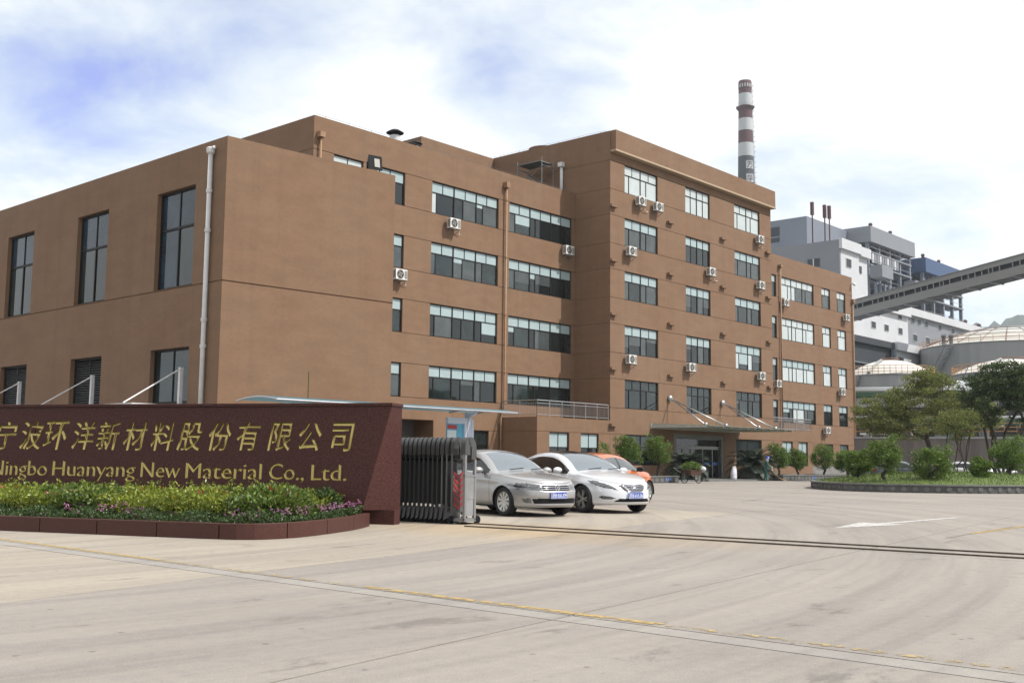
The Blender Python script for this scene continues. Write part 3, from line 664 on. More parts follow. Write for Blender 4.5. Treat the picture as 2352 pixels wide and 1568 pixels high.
RM = {3: ('glass_blind', ['glass_blind', 'glass_blind', 'glass_blind', 'glass_grey', 'glass_grey', 'glass_grey']), 2: ('glass_blind', ['glass_blind']), 1: ('glass_frost', ['glass_blind']), 0: ('glass_frost', ['glass_dark', 'glass_dark', 'glass_blind', 'glass_blind', 'glass_dark', 'glass_dark'])}
for ri, r in enumerate(ROWS[:4]):
    for wi, (a, b, un) in enumerate(WR):
        mt = RM[ri]
        if wi >= 2 and ri == 3: mt = ('glass_blind', ['glass_grey'])
        if wi == 0: mt = ('glass_frost', ['glass_grey', 'glass_mid'])
        window(office, (XB1, YWG), (1, 0), (0, -1), a - XB1, b - XB1, r - WH, r, un, mats=mt, seed=90 + ri * 5 + wi, splits=[0.7, 0.35, 0.3] if un == 3 else [0.15])
for a, b, _ in WR[2:]: window(office, (XB1, YWG), (1, 0), (0, -1), a - XB1, b - XB1, 1.25, 2.92, 1, mats=('glass_grey', 'glass_grey'), seed=5)
# ---- rear top storey behind the left wing, low annexes on either side of the block
mb = MB(); facade(mb, (48.9, 52.0), (1, 0), (0, -1), XB0 - 48.9 - 0.01, TW - 0.6, 22.75, [], [20.8]); facade(mb, (48.9, 66), (0, -1), (-1, 0), 14, TW - 0.6, 22.75, [], []); mb.quad((48.9, 52, 22.75), (XB0, 52, 22.75), (XB0, 66, 22.75), (48.9, 66, 22.75)); mb.build('rear_storey', 'plaster', office)
TA = 3.78
AN = {0: (48.92, 56.098), 1: (77.602, 84.2)}
AW = {0: [(50.06, 51.96), (53.1, 54.93)], 1: [(79.0, 80.75), (81.75, 83.35)]}
for k, (x0, x1) in AN.items():
    mb = MB(); ops = [(a - x0, b - x0, 0.95, 2.90) for a, b in AW[k]]; facade(mb, (x0, YBK + 0.01), (1, 0), (0, -1), x1 - x0, 0, TA, ops, [2.93])
    if k == 0: facade(mb, (x0, YWG), (0, -1), (-1, 0), YWG - YBK - 0.01, 0, TA, [], [2.93])
    else: mb.quad((x1, YBK + 0.01, 0), (x1, YWG, 0), (x1, YWG, TA), (x1, YBK + 0.01, TA))
    mb.quad((x0, YBK + 0.01, TA), (x1, YBK + 0.01, TA), (x1, YWG - 0.002, TA), (x0, YWG - 0.002, TA)); mb.build('annex_wall', 'plaster', office)
    mb = MB(); mb.box(x0 + 0.25, x1 - 0.25, YBK + 0.28, YWG - 0.05, 0.01, TA - 0.1); mb.build('light_block_core', 'glass_dark', office)  # hidden box added to keep light out of the annex
    for a, b in AW[k]: window(office, (x0, YBK + 0.01), (1, 0), (0, -1), a - x0, b - x0, 0.95, 2.90, 1, upper=0.46, mats=('glass_frost', 'glass_dark' if k == 0 else 'glass_grey'), seed=k * 3 + int(a))
# balcony railings on the annexes: each rail, post and baluster a piece of the railing
def railing(label, pts, z, hgt=0.98):
    o = thing('balcony_railing', label, 'railing', (pts[0][0], pts[0][1], z), 0, None); ox, oy = pts[0]
    bal = MB()
    for (x0, y0), (x1, y1) in zip(pts[:-1], pts[1:]):
        L_ = math.hypot(x1 - x0, y1 - y0); dx, dy = (x1 - x0) / L_, (y1 - y0) / L_
        for zz_, r_ in ((hgt, 0.034), (hgt - 0.17, 0.02), (0.13, 0.02)):
            t_ = MB(); t_.tube([(x0 - ox, y0 - oy, zz_), (x1 - ox, y1 - oy, zz_)], r_, 8); t_.build('rail', 'steel', o)
        npost = max(1, round(L_ / 1.25))
        for k in range(npost + 1):
            q = L_ * k / npost; t_ = MB(); t_.tube([(x0 - ox + dx * q, y0 - oy + dy * q, 0.002), (x0 - ox + dx * q, y0 - oy + dy * q, hgt)], 0.026, 6); t_.build('post', 'steel', o)
        nb_ = int(L_ / 0.13)
        for k in range(1, nb_):
            q = L_ * k / nb_; t_ = MB(); t_.tube([(x0 - ox + dx * q, y0 - oy + dy * q, 0.13), (x0 - ox + dx * q, y0 - oy + dy * q, hgt - 0.17)], 0.011, 4, False); t_.build('baluster', 'steel_dull', o)
railing('steel balcony railing on the low annex left of the tall block, above the parked cars', [(48.98, 44.4), (48.98, 41.68), (56.0, 41.68)], TA)
railing('steel balcony railing on the low annex right of the entrance canopy', [(77.7, 41.68), (84.12, 41.68), (84.12, 44.4)], TA)
# downpipes
def pipe(parent, pts, r_, m_, name='downpipe', collars=()):
    t_ = MB(); t_.tube(pts, r_, 10); o = t_.build(name, m_, parent, smooth=True)
    for c in collars: k = MB(); k.lathe([(r_, -0.05), (r_ * 1.3, -0.05), (r_ * 1.3, 0.05), (r_, 0.05)], c, 10); k.build('pipe_collar', m_, o)
    return o
pipe(office, [(49.05, YWG - 0.16, 18.1), (49.05, YWG - 0.16, 4.35), (48.75, YWG - 0.16, 3.75), (48.75, YWG - 0.16, 0.01)], 0.062, 'pipe_tan', collars=[(49.05, YWG - 0.16, z) for z in (6.5, 10, 13.6, 17.2)])
t_ = MB(); t_.box(48.9, 49.2, YWG - 0.32, YWG - 0.02, 18.0, 18.35); t_.build('pipe_hopper', 'pipe_tan', office)
pipe(office, [(34.55, YWG - 0.15, 18.0), (34.55, YWG - 0.15, 0.01)], 0.06, 'pipe_tan'); t_ = MB(); t_.box(34.38, 34.72, YWG - 0.32, YWG - 0.02, 17.85, 18.15); t_.build('pipe_hopper', 'pipe_tan', office)
pipe(office, [(84.3, YWG - 0.16, 18.0), (84.3, YWG - 0.16, 3.8)], 0.065, 'pipe_tan'); t_ = MB(); t_.box(84.13, 84.47, YWG - 0.33, YWG - 0.03, 17.95, 18.15); t_.build('pipe_hopper', 'pipe_tan', office)
pipe(office, [(98.75, YWG - 0.12, 16.6), (98.75, YWG - 0.12, 0.02)], 0.065, 'pipe_tan'); t_ = MB(); t_.box(98.6, 98.9, YWG - 0.3, YWG - 0.02, 16.5, 16.85); t_.build('pipe_hopper', 'pipe_tan', office)
pipe(office, [(XB0 - 0.14, 45.6, 21.1), (XB0 - 0.14, 45.6, TW - 0.5)], 0.11, 'pvc_white'); t_ = MB(); t_.box(XB0 - 0.34, XB0 - 0.02, 45.42, 45.78, 21.0, 21.3); t_.build('pipe_hopper', 'pvc_white', office)

# roof things
def roof_vent(label, x, y, z0, h, r_):
    o = thing('roof_vent', label, 'vent', (x, y, z0), 0, 'vents on the office roof'); b = MB(); b.lathe([(r_, 0), (r_, h)], n=20); b.build('stack', 'white_paint' if h > 1 else 'galv', o, True)
    b = MB(); b.lathe([(0.0, h + 0.42), (r_ * 0.8, h + 0.36), (r_ * 1.65, h + 0.18), (r_ * 1.6, h + 0.15), (0, h + 0.17)], n=24); b.build('cowl', 'black', o)
    for k in range(3):
        a_ = 2.1 * k; b = MB(); b.tube([(r_ * 0.9 * math.cos(a_), r_ * 0.9 * math.sin(a_), h - 0.05), (r_ * 0.95 * math.cos(a_), r_ * 0.95 * math.sin(a_), h + 0.22)], 0.02, 5); b.build('stay', 'black', o)
p = onY(907, 322, 48.5); pt = onY(907, 303, 48.5); roof_vent('round white roof vent with a dark mushroom cowl on the left wing roof', p[0], 48.5, TW - 0.6, pt[2] - TW + 0.6 - 0.25, 0.33)
p = onY(953, 325, 51.2); roof_vent('low dark mushroom vent beside the rear top storey', p[0], 51.2, TW - 0.6, p[2] - TW + 0.6 - 0.35, 0.30)
rt = thing('roof_tank', 'round dark red water tank just showing over the tall block parapet', 'tank', (57.6, 48.6, TB - 0.6)); b = MB(); b.lathe([(0.0, 1.05), (0.9, 1.0), (1.02, 0.92), (1.0, 0.0)], n=28); b.build('shell', 'rust_red', rt, True)
b = MB(); b.lathe([(1.0, 0.86), (1.06, 0.88), (1.06, 0.95), (1.0, 0.97)], n=28); b.build('rim', 'rust_red', rt)
# scaffold tower standing on the wing roof against the block
sf = thing('scaffold_tower', 'small steel scaffold tower standing on the wing roof against the tall block', 'scaffold', (54.6, 46.2, TW - 0.6))
for (x, y) in ((0, 0), (1.2, 0), (0, 2.2), (1.2, 2.2)): b = MB(); b.tube([(x, y, 0.0), (x, y, 3.15)], 0.03, 6); b.build('standard', 'galv', sf)
for z in (1.0, 2.85):
    b = MB(); b.box(-0.05, 1.25, 0.1, 2.15, z, z + 0.06); b.build('deck', 'galv', sf)
for y in (0, 2.2):
    for z in (0.7, 2.6): b = MB(); b.tube([(0, y, z), (1.2, y, z)], 0.022, 6); b.build('ledger', 'galv', sf)
for x in (0, 1.2):
    for (y0, z0, y1, z1) in ((0, 1.1, 2.2, 2.6), (0, 2.6, 2.2, 1.1)): b = MB(); b.tube([(x, y0, z0), (x, y1, z1)], 0.018, 5); b.build('brace', 'galv', sf)
# lightning tape posts and cameras on the roof edge
b = MB()
for q in np.arange(35, 55, 1.6): b.tube([(q, YWG + 0.12, TW - 0.01), (q, YWG + 0.12, TW + 0.13)], 0.012, 4)
b.tube([(34.4, YWG + 0.12, TW + 0.13), (55.9, YWG + 0.12, TW + 0.13)], 0.008, 4); b.build('lightning_tape', 'galv', office)
b = MB()
for q in np.arange(42.5, 68, 1.8): b.tube([(XB0 + 0.15, q, TB - 0.01), (XB0 + 0.15, q, TB + 0.14)], 0.012, 4)
b.tube([(XB0 + 0.15, 42, TB + 0.14), (XB0 + 0.15, 69, TB + 0.14)], 0.008, 4); b.build('lightning_tape', 'galv', office)

# ---- entrance canopy hung on steel rods
can = thing('entrance_canopy', 'pale glass and steel canopy hung on four rods over the entrance doors', 'canopy', (66.6, YBK, 3.6))
def cz(y): return 0.12 - 0.19 * (0 - y) / 4.4            # y relative, falls outwards
for k in range(12):
    x = -5.9 + 11.6 * k / 11; b = MB(); b.add([(x - 0.03, 0, cz(0) - 0.26), (x + 0.03, 0, cz(0) - 0.26), (x + 0.03, 0, cz(0)), (x - 0.03, 0, cz(0)), (x - 0.03, -4.3, cz(-4.3) - 0.10), (x + 0.03, -4.3, cz(-4.3) - 0.10), (x + 0.03, -4.3, cz(-4.3)), (x - 0.03, -4.3, cz(-4.3))], [(0, 1, 2, 3), (4, 7, 6, 5), (0, 4, 5, 1), (1, 5, 6, 2), (2, 6, 7, 3), (3, 7, 4, 0)]); b.build('rib', 'canopy_steel', can)
    if k < 11:
        b = MB(); b.obox((x + 0.015, 0, cz(0) + 0.03), (1, 0, 0), (0, -1, -0.0432), (0, 0.0432, 1), (0, 11.6 / 11 - 0.03), (0.05, 4.55), (0, 0.014)); b.build('glass_sheet', 'glass_canopy', can)
b = MB(); b.tube([(-6.0, -4.05, cz(-4.05) - 0.07), (5.8, -4.05, cz(-4.05) - 0.07)], 0.05, 8); b.build('edge_tube', 'steel', can)
b = MB(); b.box(-6.0, 5.8, -0.06, -0.004, -0.2, 0.14); b.build('wall_beam', 'canopy_steel', can)
for ax, ends in ((62.83 - 66.6, (61.4, 63.95)), (69.75 - 66.6, (68.35, 70.75))):
    b = MB(); b.ball((ax, -0.12, 1.92), 0.22, 0.16, 0.22); b.build('wall_anchor', 'steel', can, True)
    for e in ends:
        b = MB(); b.tube([(ax, -0.22, 1.88), (e - 66.6, -3.75, cz(-3.75) + 0.08)], 0.045, 8); b.build('tie_rod', 'steel', can, True)
        b = MB(); b.ball((e - 66.6, -3.8, cz(-3.8) + 0.1), 0.13); b.build('rod_end', 'steel', can, True)

# ------------------------------------------------------------------ air conditioner outdoor units
AC0 = {}
b = MB(); b.box(-0.42, 0.42, -0.30, 0, -0.29, 0.29); AC0['casing'] = b.mesh('casing')
b = MB(); b.lathe([(0.232, -0.302), (0.245, -0.318), (0.215, -0.318), (0.20, -0.303), (0, -0.303)], (-0.10, 0, 0), 24, 'y'); AC0['fan_guard'] = b.mesh('fan_guard')
b = MB()
for k in range(4): a_ = math.pi / 2 * k + 0.4; b.obox((-0.10, -0.309, 0), (math.cos(a_), 0, math.sin(a_)), (0, 1, 0), (-math.sin(a_), 0, math.cos(a_)), (0.03, 0.19), (-0.004, 0.002), (-0.045, 0.055))
AC0['fan'] = b.mesh('fan')
b = MB()
for k in range(9): b.box(0.2, 0.40, -0.304, -0.3, -0.22 + k * 0.05, -0.19 + k * 0.05)
AC0['vent'] = b.mesh('vent'); b = MB()
for k in range(9): b.box(-0.424, -0.42, -0.27, -0.04, -0.22 + k * 0.05, -0.19 + k * 0.05)
AC0['side_vent'] = b.mesh('side_vent')
b = MB(); b.box(-0.02, 0.02, -0.40, 0.10, -0.33, -0.295); b.add([(-0.015, -0.36, -0.33), (0.015, -0.36, -0.33), (0.015, 0.1, -0.62), (-0.015, 0.1, -0.62), (-0.015, -0.32, -0.33), (0.015, -0.32, -0.33), (0.015, 0.1, -0.58), (-0.015, 0.1, -0.58)], [(0, 1, 2, 3), (4, 7, 6, 5), (0, 4, 5, 1), (1, 5, 6, 2), (3, 2, 6, 7), (0, 3, 7, 4)]); AC0['bracket'] = b.mesh('bracket')
def ac_unit(label, x, y, z, pipe_to=None):
    o = thing('air_conditioner', label, 'air conditioner', (x, y - 0.10, z), 0, 'outdoor air conditioner units on the office walls')
    inst('casing', AC0['casing'], 'ac_white', o, Matrix()); inst('fan_guard', AC0['fan_guard'], 'ac_dark', o, Matrix()); inst('fan', AC0['fan'], 'ac_fan', o, Matrix()); inst('vent', AC0['vent'], 'ac_dark', o, Matrix()); inst('side_vent', AC0['side_vent'], 'ac_dark', o, Matrix())
    for s_ in (-0.3, 0.3): inst('bracket', AC0['bracket'], 'galv', o, Matrix.Translation((s_, 0, 0)))
    if pipe_to:
        b = MB(); b.tube([(0.42, -0.1, -0.2), (0.52, -0.05, -0.3), (0.5 + pipe_to * 0.5, 0.06, -0.52), (0.45 + pipe_to, 0.08, -0.48)], 0.022, 6); b.build('hose', 'ac_white', o)
for lb, x, z, pl, hs in [
    ('air conditioner unit under the top wide window of the left wing', 44.3, 14.9, YWG, 0.3),
    ('air conditioner unit half hidden by the corner of the blank workshop wall', 40.15, 11.33, YWG, 0.25),
    ('air conditioner unit in the inner corner where the left wing meets the tall block', 55.0, 14.94, YWG, None),
    ('left of two air conditioners under the top left window of the tall block', 59.15, 18.57, YBK, 0.7),
    ('right of two air conditioners under the top left window of the tall block', 61.2, 18.55, YBK, None),
    ('air conditioner unit below the second row window at the left edge of the tall block', 58.03, 14.99, YBK, None),
    ('air conditioner unit under the top right window of the tall block', 75.27, 18.53, YBK, 0.4),
    ('air conditioner unit under the middle window of the tall block, second row from the top', 68.0, 14.98, YBK, 0.8),
    ('air conditioner unit under the right window of the tall block, second row from the top', 75.3, 14.92, YBK, 0.3),
    ('air conditioner unit under the left window of the tall block, fourth row from the top', 58.0, 7.82, YBK, None),
    ('air conditioner unit under the middle window of the tall block, fourth row from the top', 65.2, 7.81, YBK, None),
    ('air conditioner unit under the right window of the tall block, fourth row from the top', 75.2, 7.84, YBK, 0.5),
    ('air conditioner unit beside the tan downpipe below the top row of the right wing', 84.85, 14.92, YWG, None),
    ('air conditioner unit under the last top window at the far end of the right wing', 96.9, 14.88, YWG, None),
    ('air conditioner unit left of the tan downpipe, low on the right wing', 83.3, 7.84, YWG, None),
    ('air conditioner unit under the last window of the third row on the right wing', 95.6, 7.78, YWG, None),
    ('lowest air conditioner unit on the right wing, above the shrubs', 92.35, 4.16, YWG, 0.3)]:
    ac_unit(lb, x, pl - 0.06, z, hs)

# ------------------------------------------------------------------ workshop at the left (nearest building)
shop = thing('workshop_building', 'plain brown workshop building with a blank front wall and tall windows on its shaded side', 'building', (0, 0, 0))
LX, LY, LT = 16.98, 26.03, 10.26; RX, RY = 22.97, 25.60; LB_ = 48.0
fl = math.hypot(RX - LX, RY - LY); fd = ((RX - LX) / fl, (RY - LY) / fl); fn = (fd[1], -fd[0])
mb = MB(); facade(mb, (LX, LY), fd, fn, fl, 0, LT, [], [6.12], gw=0.02, gd=0.03)
LW = [(27.57, 29.66), (32.62, 34.67), (37.88, 39.98), (43.1, 45.2)]
ops = [(LB_ - b, LB_ - a, 6.15, 9.12) for a, b in LW] + [(LB_ - b, LB_ - a, 2.1, 4.36) for a, b in LW]
facade(mb, (LX, LB_), (0, -1), (-1, 0), LB_ - LY, 0, LT, ops, [6.12], depth=0.2, gw=0.02, gd=0.03)
mb.quad((RX, RY, 0), (RX, LB_, 0), (RX, LB_, LT), (RX, RY, LT)); mb.quad((RX, LB_, 0), (LX, LB_, 0), (LX, LB_, LT), (RX, LB_, LT)); mb.build('wall', 'plaster', shop)
mb = MB(); mb.box(LX + 0.32, RX - 0.3, LY + 0.3, LB_ - 0.3, 0.01, LT - 0.5); mb.build('light_block_core', 'glass_dark', shop)  # unseen light-blocking box added within the workshop
mb = MB(); mb.box(LX + 0.003, LX + 0.25, LY + 0.3, LB_ - 0.01, LT - 0.52, LT - 0.002); mb.obox((LX, LY, 0), (fd[0], fd[1], 0), (-fn[0], -fn[1], 0), UZ, (0.01, fl - 0.01), (0.01, 0.26), (LT - 0.52, LT - 0.002)); mb.build('parapet', 'plaster', shop)
for k, (a, b) in enumerate(LW):
    window(shop, (LX, LB_), (0, -1), (-1, 0), LB_ - b, LB_ - a, 6.15, 9.12, 1, upper=0.385, mats=('glass_blue', ['glass_blue', 'glass_mid'] if k == 0 else ['glass_mid', 'glass_dark']), depth=0.17, fw=0.07, splits=[0.5], seed=k)
    if k in (0,): window(shop, (LX, LB_), (0, -1), (-1, 0), LB_ - b, LB_ - a, 2.1, 4.36, 1, upper=0.7, mats=('glass_mid', 'glass_dark'), depth=0.17, fw=0.07, splits=[0.5], seed=k)
    else:
        fr = MB(); 
        for (y0, y1, z0, z1) in ((a, b, 2.1, 2.17), (a, b, 4.29, 4.36), (a, a + 0.07, 2.17, 4.29), (b - 0.07, b, 2.17, 4.29), ((a + b) / 2 - 0.03, (a + b) / 2 + 0.03, 2.17, 4.29)): fr.box(LX + 0.15, LX + 0.2, y0, y1, z0, z1)
        lw = fr.build('louvre_window', 'frame_dark', shop)
        sl_ = MB(); sl_.add([(0, 0, 0), (0.05, 0, 0.06), (0.05, 1, 0.06), (0, 1, 0), (0.004, 0, -0.008), (0.054, 0, 0.052), (0.054, 1, 0.052), (0.004, 1, -0.008)], [(0, 1, 2, 3), (4, 7, 6, 5), (0, 3, 7, 4), (1, 5, 6, 2)]); sm = sl_.mesh('slat'); sm.materials.append(MATS['louvre_dark'])
        for j in range(26): inst('slat', sm, 'louvre_dark', lw, Matrix.Translation((LX + 0.155, a + 0.075, 2.2 + j * 0.08)) @ Matrix.Diagonal((1, b - a - 0.15, 1, 1)))
pp = pipe(shop, [(LX - 0.1, 26.70, 9.86), (LX - 0.1, 26.70, 0.01)], 0.068, 'pvc_white', collars=[(LX - 0.1, 26.70, z) for z in (8.75, 7.6, 5.05, 4.3)])
b = MB(); b.lathe([(0.068, -0.05), (0.12, 0.0), (0.13, 0.12), (0.10, 0.16)], (LX - 0.1, 26.70, 9.86), 12); b.tube([(LX - 0.1, 26.70, 9.98), (LX - 0.1, 26.52, 10.0)], 0.05, 8); b.build('pipe_hopper', 'pvc_white', shop)
# lean-to roof over the side doors, hung on white posts and rods
lt = thing('lean_to_canopy', 'pale lean-to canopy with white posts and rods along the shaded workshop side', 'canopy', (LX, 26.9, 2.6))
b = MB(); b.box(-1.9, -0.004, 0.3, 14.6, 0.0, 0.05); b.build('sheet', 'pvc_white', lt)
for y in (27.83, 33.0, 38.2):
    b = MB(); b.box(-0.12, -0.02, y - 26.9 - 0.05, y - 26.9 + 0.05, 0.052, 1.16); b.build('post', 'pvc_white', lt)
    b = MB(); b.tube([(-0.08, y - 26.9, 1.12), (-1.8, y - 26.9, 0.07)], 0.022, 6); b.build('rod', 'pvc_white', lt)
# floodlight on the roof edge
p = onZ(883, 392, LT); mat('flood_lens', (0.32, 0.31, 0.28), 0.3); fo = thing('floodlight', 'black floodlight on the roof edge at the right end of the blank workshop wall', 'lamp', (22.25, 25.85, LT), R(-12))
b = MB(); b.box(-0.22, 0.22, -0.03, 0.03, 0.0, 0.04); b.box(-0.24, -0.21, -0.02, 0.02, 0.04, 0.3); b.box(0.21, 0.24, -0.02, 0.02, 0.04, 0.3); b.build('yoke', 'black', fo)
b = MB(); b.add([(-0.24, -0.16, 0.04), (0.24, -0.16, 0.04), (0.24, -0.10, 0.52), (-0.24, -0.10, 0.52), (-0.15, 0.12, 0.12), (0.15, 0.12, 0.12), (0.15, 0.14, 0.4), (-0.15, 0.14, 0.4)], [(0, 1, 2, 3), (5, 4, 7, 6), (0, 4, 5, 1), (1, 5, 6, 2), (2, 6, 7, 3), (3, 7, 4, 0)]); b.build('housing', 'black', fo)
b = MB(); b.add([(-0.04, -0.166, 0.14), (0.15, -0.166, 0.14), (0.15, -0.118, 0.42), (-0.04, -0.118, 0.42)], [(0, 1, 2, 3)]); b.build('lens', 'flood_lens', fo)
# low porch to the right of the workshop
po = thing('porch_annex', 'low brown porch with a dark opening beside the workshop, behind the folding gate', 'annex', (RX, 26.0, 0))
b = MB(); facade(b, (RX + 0.01, 26.0), (1, 0), (0, -1), 3.06, 0, 2.79, [(0.25, 2.28, 0.0, 2.50)], [], depth=0.9); b.quad((RX + 3.07, 26.0, 0), (RX + 3.07, 31, 0), (RX + 3.07, 31, 2.79), (RX + 3.07, 26.0, 2.79)); b.quad((RX + 0.01, 26, 2.79), (RX + 3.07, 26, 2.79), (RX + 3.07, 31, 2.79), (RX + 0.01, 31, 2.79))
o = b.build('wall', 'plaster', po); o.location = (-RX, -26.0, 0)
b = MB(); b.box(0.2, 2.4, 0.95, 1.1, 0.01, 2.6); b.build('inner_wall', 'tan_box', po)

pq0, pq1 = onY(708, 917, 25.3), onY(709, 854, 25.3)
o = thing('marker_pole', 'thin olive pole standing in front of the blank workshop wall', 'pole', (pq0[0], 25.3, 0)); b = MB(); b.tube([(0, 0, 0.0), (0, 0, pq1[2])], 0.022, 8); mat('olive_pole', (0.12, 0.095, 0.03), 0.7); b.build('shaft', 'olive_pole', o); b = MB(); b.lathe([(0.12, 0), (0.12, 0.04), (0.03, 0.05)], n=12); b.build('foot', 'olive_pole', o)
o = thing('security_camera', 'small white dome camera at the far roof corner of the right wing', 'camera', (98.7, YWG - 0.25, 18.35)); b = MB(); b.box(-0.05, 0.05, -0.02, 0.248, -0.03, 0.05); b.build('arm', 'white_paint', o); b = MB(); b.ball((0, -0.1, -0.08), 0.16, 0.16, 0.14); b.build('dome', 'white_paint', o, True)
# ------------------------------------------------------------------ notice board with blue curved canopy
nb_o = thing('notice_board', 'white framed notice board with blue posters under a curved blue canopy by the gate', 'notice board', (23.4, 23.0, 0))
b = MB(); b.box(0.33, 0.47, -0.07, 0.07, 0.001, 2.62); b.build('post', 'alu_white', nb_o)
b = MB(); b.box(0.49, 0.60, -0.06, 0.06, 0.001, 2.42); b.build('post', 'alu_white', nb_o)
b = MB(); b.box(-6.4, -6.26, -0.07, 0.07, 0.001, 2.62); b.build('post', 'alu_white', nb_o)
b = MB(); b.box(-0.5, 0.327, -0.06, 0.06, 2.28, 2.46); b.box(-0.5, 0.327, -0.06, 0.06, 0.7, 0.8); b.box(0.2, 0.327, -0.06, 0.06, 0.8, 2.28); b.build('frame', 'alu_white', nb_o)
b = MB(); b.box(-0.5, 0.2, 0.0, 0.03, 0.8, 2.28); b.build('poster_panel', 'poster_blue', nb_o)
b = MB(); b.box(-0.48, -0.08, -0.006, -0.002, 2.12, 2.24); b.build('poster_header', 'poster_red', nb_o)
b = MB(); b.box(-0.48, -0.1, -0.006, -0.002, 1.2, 2.08); b.build('poster', 'poster_white', nb_o)
def cprof(k): return (-0.95 + 1.75 * k / 8, 2.62 + 0.14 * math.sin(math.pi * (0.12 + 0.75 * k / 8)))
for i in range(9):
    b = MB(); x0, x1 = -7.3 + 8.85 * i / 9 + 0.01, -7.3 + 8.85 * (i + 1) / 9 - 0.01
    for k in range(8):
        (y0, z0), (y1, z1) = cprof(k), cprof(k + 1); b.quad((x0, y0, z0), (x1, y0, z0), (x1, y1, z1), (x0, y1, z1))
    b.build('canopy_sheet', 'blue_sheet', nb_o)
for x in (-7.3, -5, -2.4, 0.4, 1.55):
    b = MB(); b.tube([(x, cprof(k)[0], cprof(k)[1] - 0.03) for k in range(9)], 0.025, 6); b.build('canopy_rib', 'steel', nb_o)
b = MB(); b.tube([(-7.35, -0.95, 2.64), (1.6, -0.95, 2.64)], 0.03, 8); b.build('edge_tube', 'steel', nb_o)
b = MB(); b.tube([(0.4, 0, 2.3), (0.4, -0.1, 2.5), (0.4, -0.4, 2.66)], 0.05, 8); b.build('bracket', 'alu_white', nb_o)
# ------------------------------------------------------------------ folding gate
gate = thing('folding_gate', 'stainless steel folding gate pushed together beside the name wall', 'gate', (15.02, 14.42, 0))
GD = np.array([-0.085, 0.9964, 0.0]); GX = np.array([0.9964, 0.085, 0.0])       # along the stack, across it
def gp(a, w_, z): return GD * a + GX * w_ + UZ * z
mat('gate_steel', (0.115, 0.115, 0.115), 0.38, metal=0.7, var=0.1); mat('gate_post', (0.22, 0.222, 0.225), 0.4, metal=0.3); mat('gate_painted_shade', (0.014, 0.014, 0.015), 0.6)  # steel darkened for the gate's shade; near black paints shade inside the stack
GWD = 0.17
arch = [(-GWD, 1.30)] + [(-GWD + 0.10 - 0.10 * math.cos(t), 1.42 + 0.22 * math.sin(t)) for t in np.linspace(0, math.pi / 2, 6)] + [(GWD - 0.16 + 0.16 * math.sin(t), 1.40 + 0.24 * math.cos(t)) for t in np.linspace(0, math.pi / 2, 8)] + [(GWD, 1.22)]
def arch_mesh(wd, th):
    b = MB(); n = len(arch)
    for i, (x, z) in enumerate(arch):
        j0, j1 = arch[max(i - 1, 0)], arch[min(i + 1, n - 1)]; t = Vector((j1[0] - j0[0], j1[1] - j0[1])).normalized(); nn_ = Vector((-t.y, t.x)) * -th
        for q in ((x, z), (x + nn_.x, z + nn_.y)):
            for s_ in (0, wd): b.v.append((q[0], s_, q[1]))
    for i in range(n - 1):
        o = i * 4; p = o + 4
        b.f += [(o, p, p + 1, o + 1), (o + 2, o + 3, p + 3, p + 2), (o, o + 2, p + 2, p), (o + 1, p + 1, p + 3, o + 3)]
    b.f += [(0, 1, 3, 2), ((n - 1) * 4, (n - 1) * 4 + 2, (n - 1) * 4 + 3, (n - 1) * 4 + 1)]
    return b.mesh('arch_hood')
AM = arch_mesh(0.085, 0.15)
b = MB(); b.tube([(-GWD + 0.02, 0.05, 0.16), (-GWD + 0.02, 0.05, 1.32)], 0.019, 8); b.tube([(GWD - 0.02, 0.05, 0.16), (GWD - 0.02, 0.05, 1.32)], 0.019, 8); PM = b.mesh('posts')
bp_ = MB(); bp_.tube([(0, 0.05, 0.16), (0, 0.05, 1.32)], 0.019, 8); POST = bp_.mesh('post')
b = MB(); b.add([(-GWD - 0.05, 0.0, 0.10), (GWD + 0.05, 0.0, 0.10), (GWD, 0.0, 0.30), (-GWD, 0.0, 0.30), (-GWD - 0.05, 0.07, 0.06), (GWD + 0.05, 0.07, 0.06), (GWD, 0.09, 0.28), (-GWD, 0.09, 0.28)], [(0, 1, 2, 3), (5, 4, 7, 6), (0, 4, 5, 1), (1, 5, 6, 2), (2, 6, 7, 3), (3, 7, 4, 0)]); SKM = b.mesh('skirt')
b = MB(); b.lathe([(0, -0.02), (0.06, -0.02), (0.06, 0.02), (0, 0.02)], (0, 0.05, 0.06), 12, 'x'); WHM = b.mesh('roller')
rot = frame_mat((0, 0, 0), GX, GD, UZ)
for k in range(17):
    a_ = 0.42 + k * 0.118
    M_ = Matrix.Translation(gp(a_, 0, 0)) @ rot
    fr = inst('gate_frame', AM, 'gate_steel', gate, M_)
    for s_ in (-1, 1):
        inst('post', POST, 'gate_painted_shade' if k > 1 else 'gate_steel', fr, Matrix.Translation((s_ * (GWD - 0.02), 0, 0)))  # inner posts painted near black for the shade within the stack
        inst('roller', WHM, 'black', fr, Matrix.Translation((s_ * (GWD - 0.01), 0, 0)))
    inst('skirt', SKM, 'gate_steel', fr, Matrix())
    b = MB(); b.tube([(-GWD + 0.02, 0.03, 1.18), (GWD - 0.02, 0.11, 1.24)], 0.013, 5); b.tube([(-GWD + 0.02, 0.11, 1.24), (GWD - 0.02, 0.03, 1.18)], 0.013, 5); b.build('link_bar', 'black', fr)
    b = MB(); b.box(-GWD + 0.03, GWD - 0.03, 0.045, 0.055, 0.36, 1.2); b.build('painted_shade_sheet', 'gate_painted_shade', fr)  # dark sheet added to paint the shade between the frames
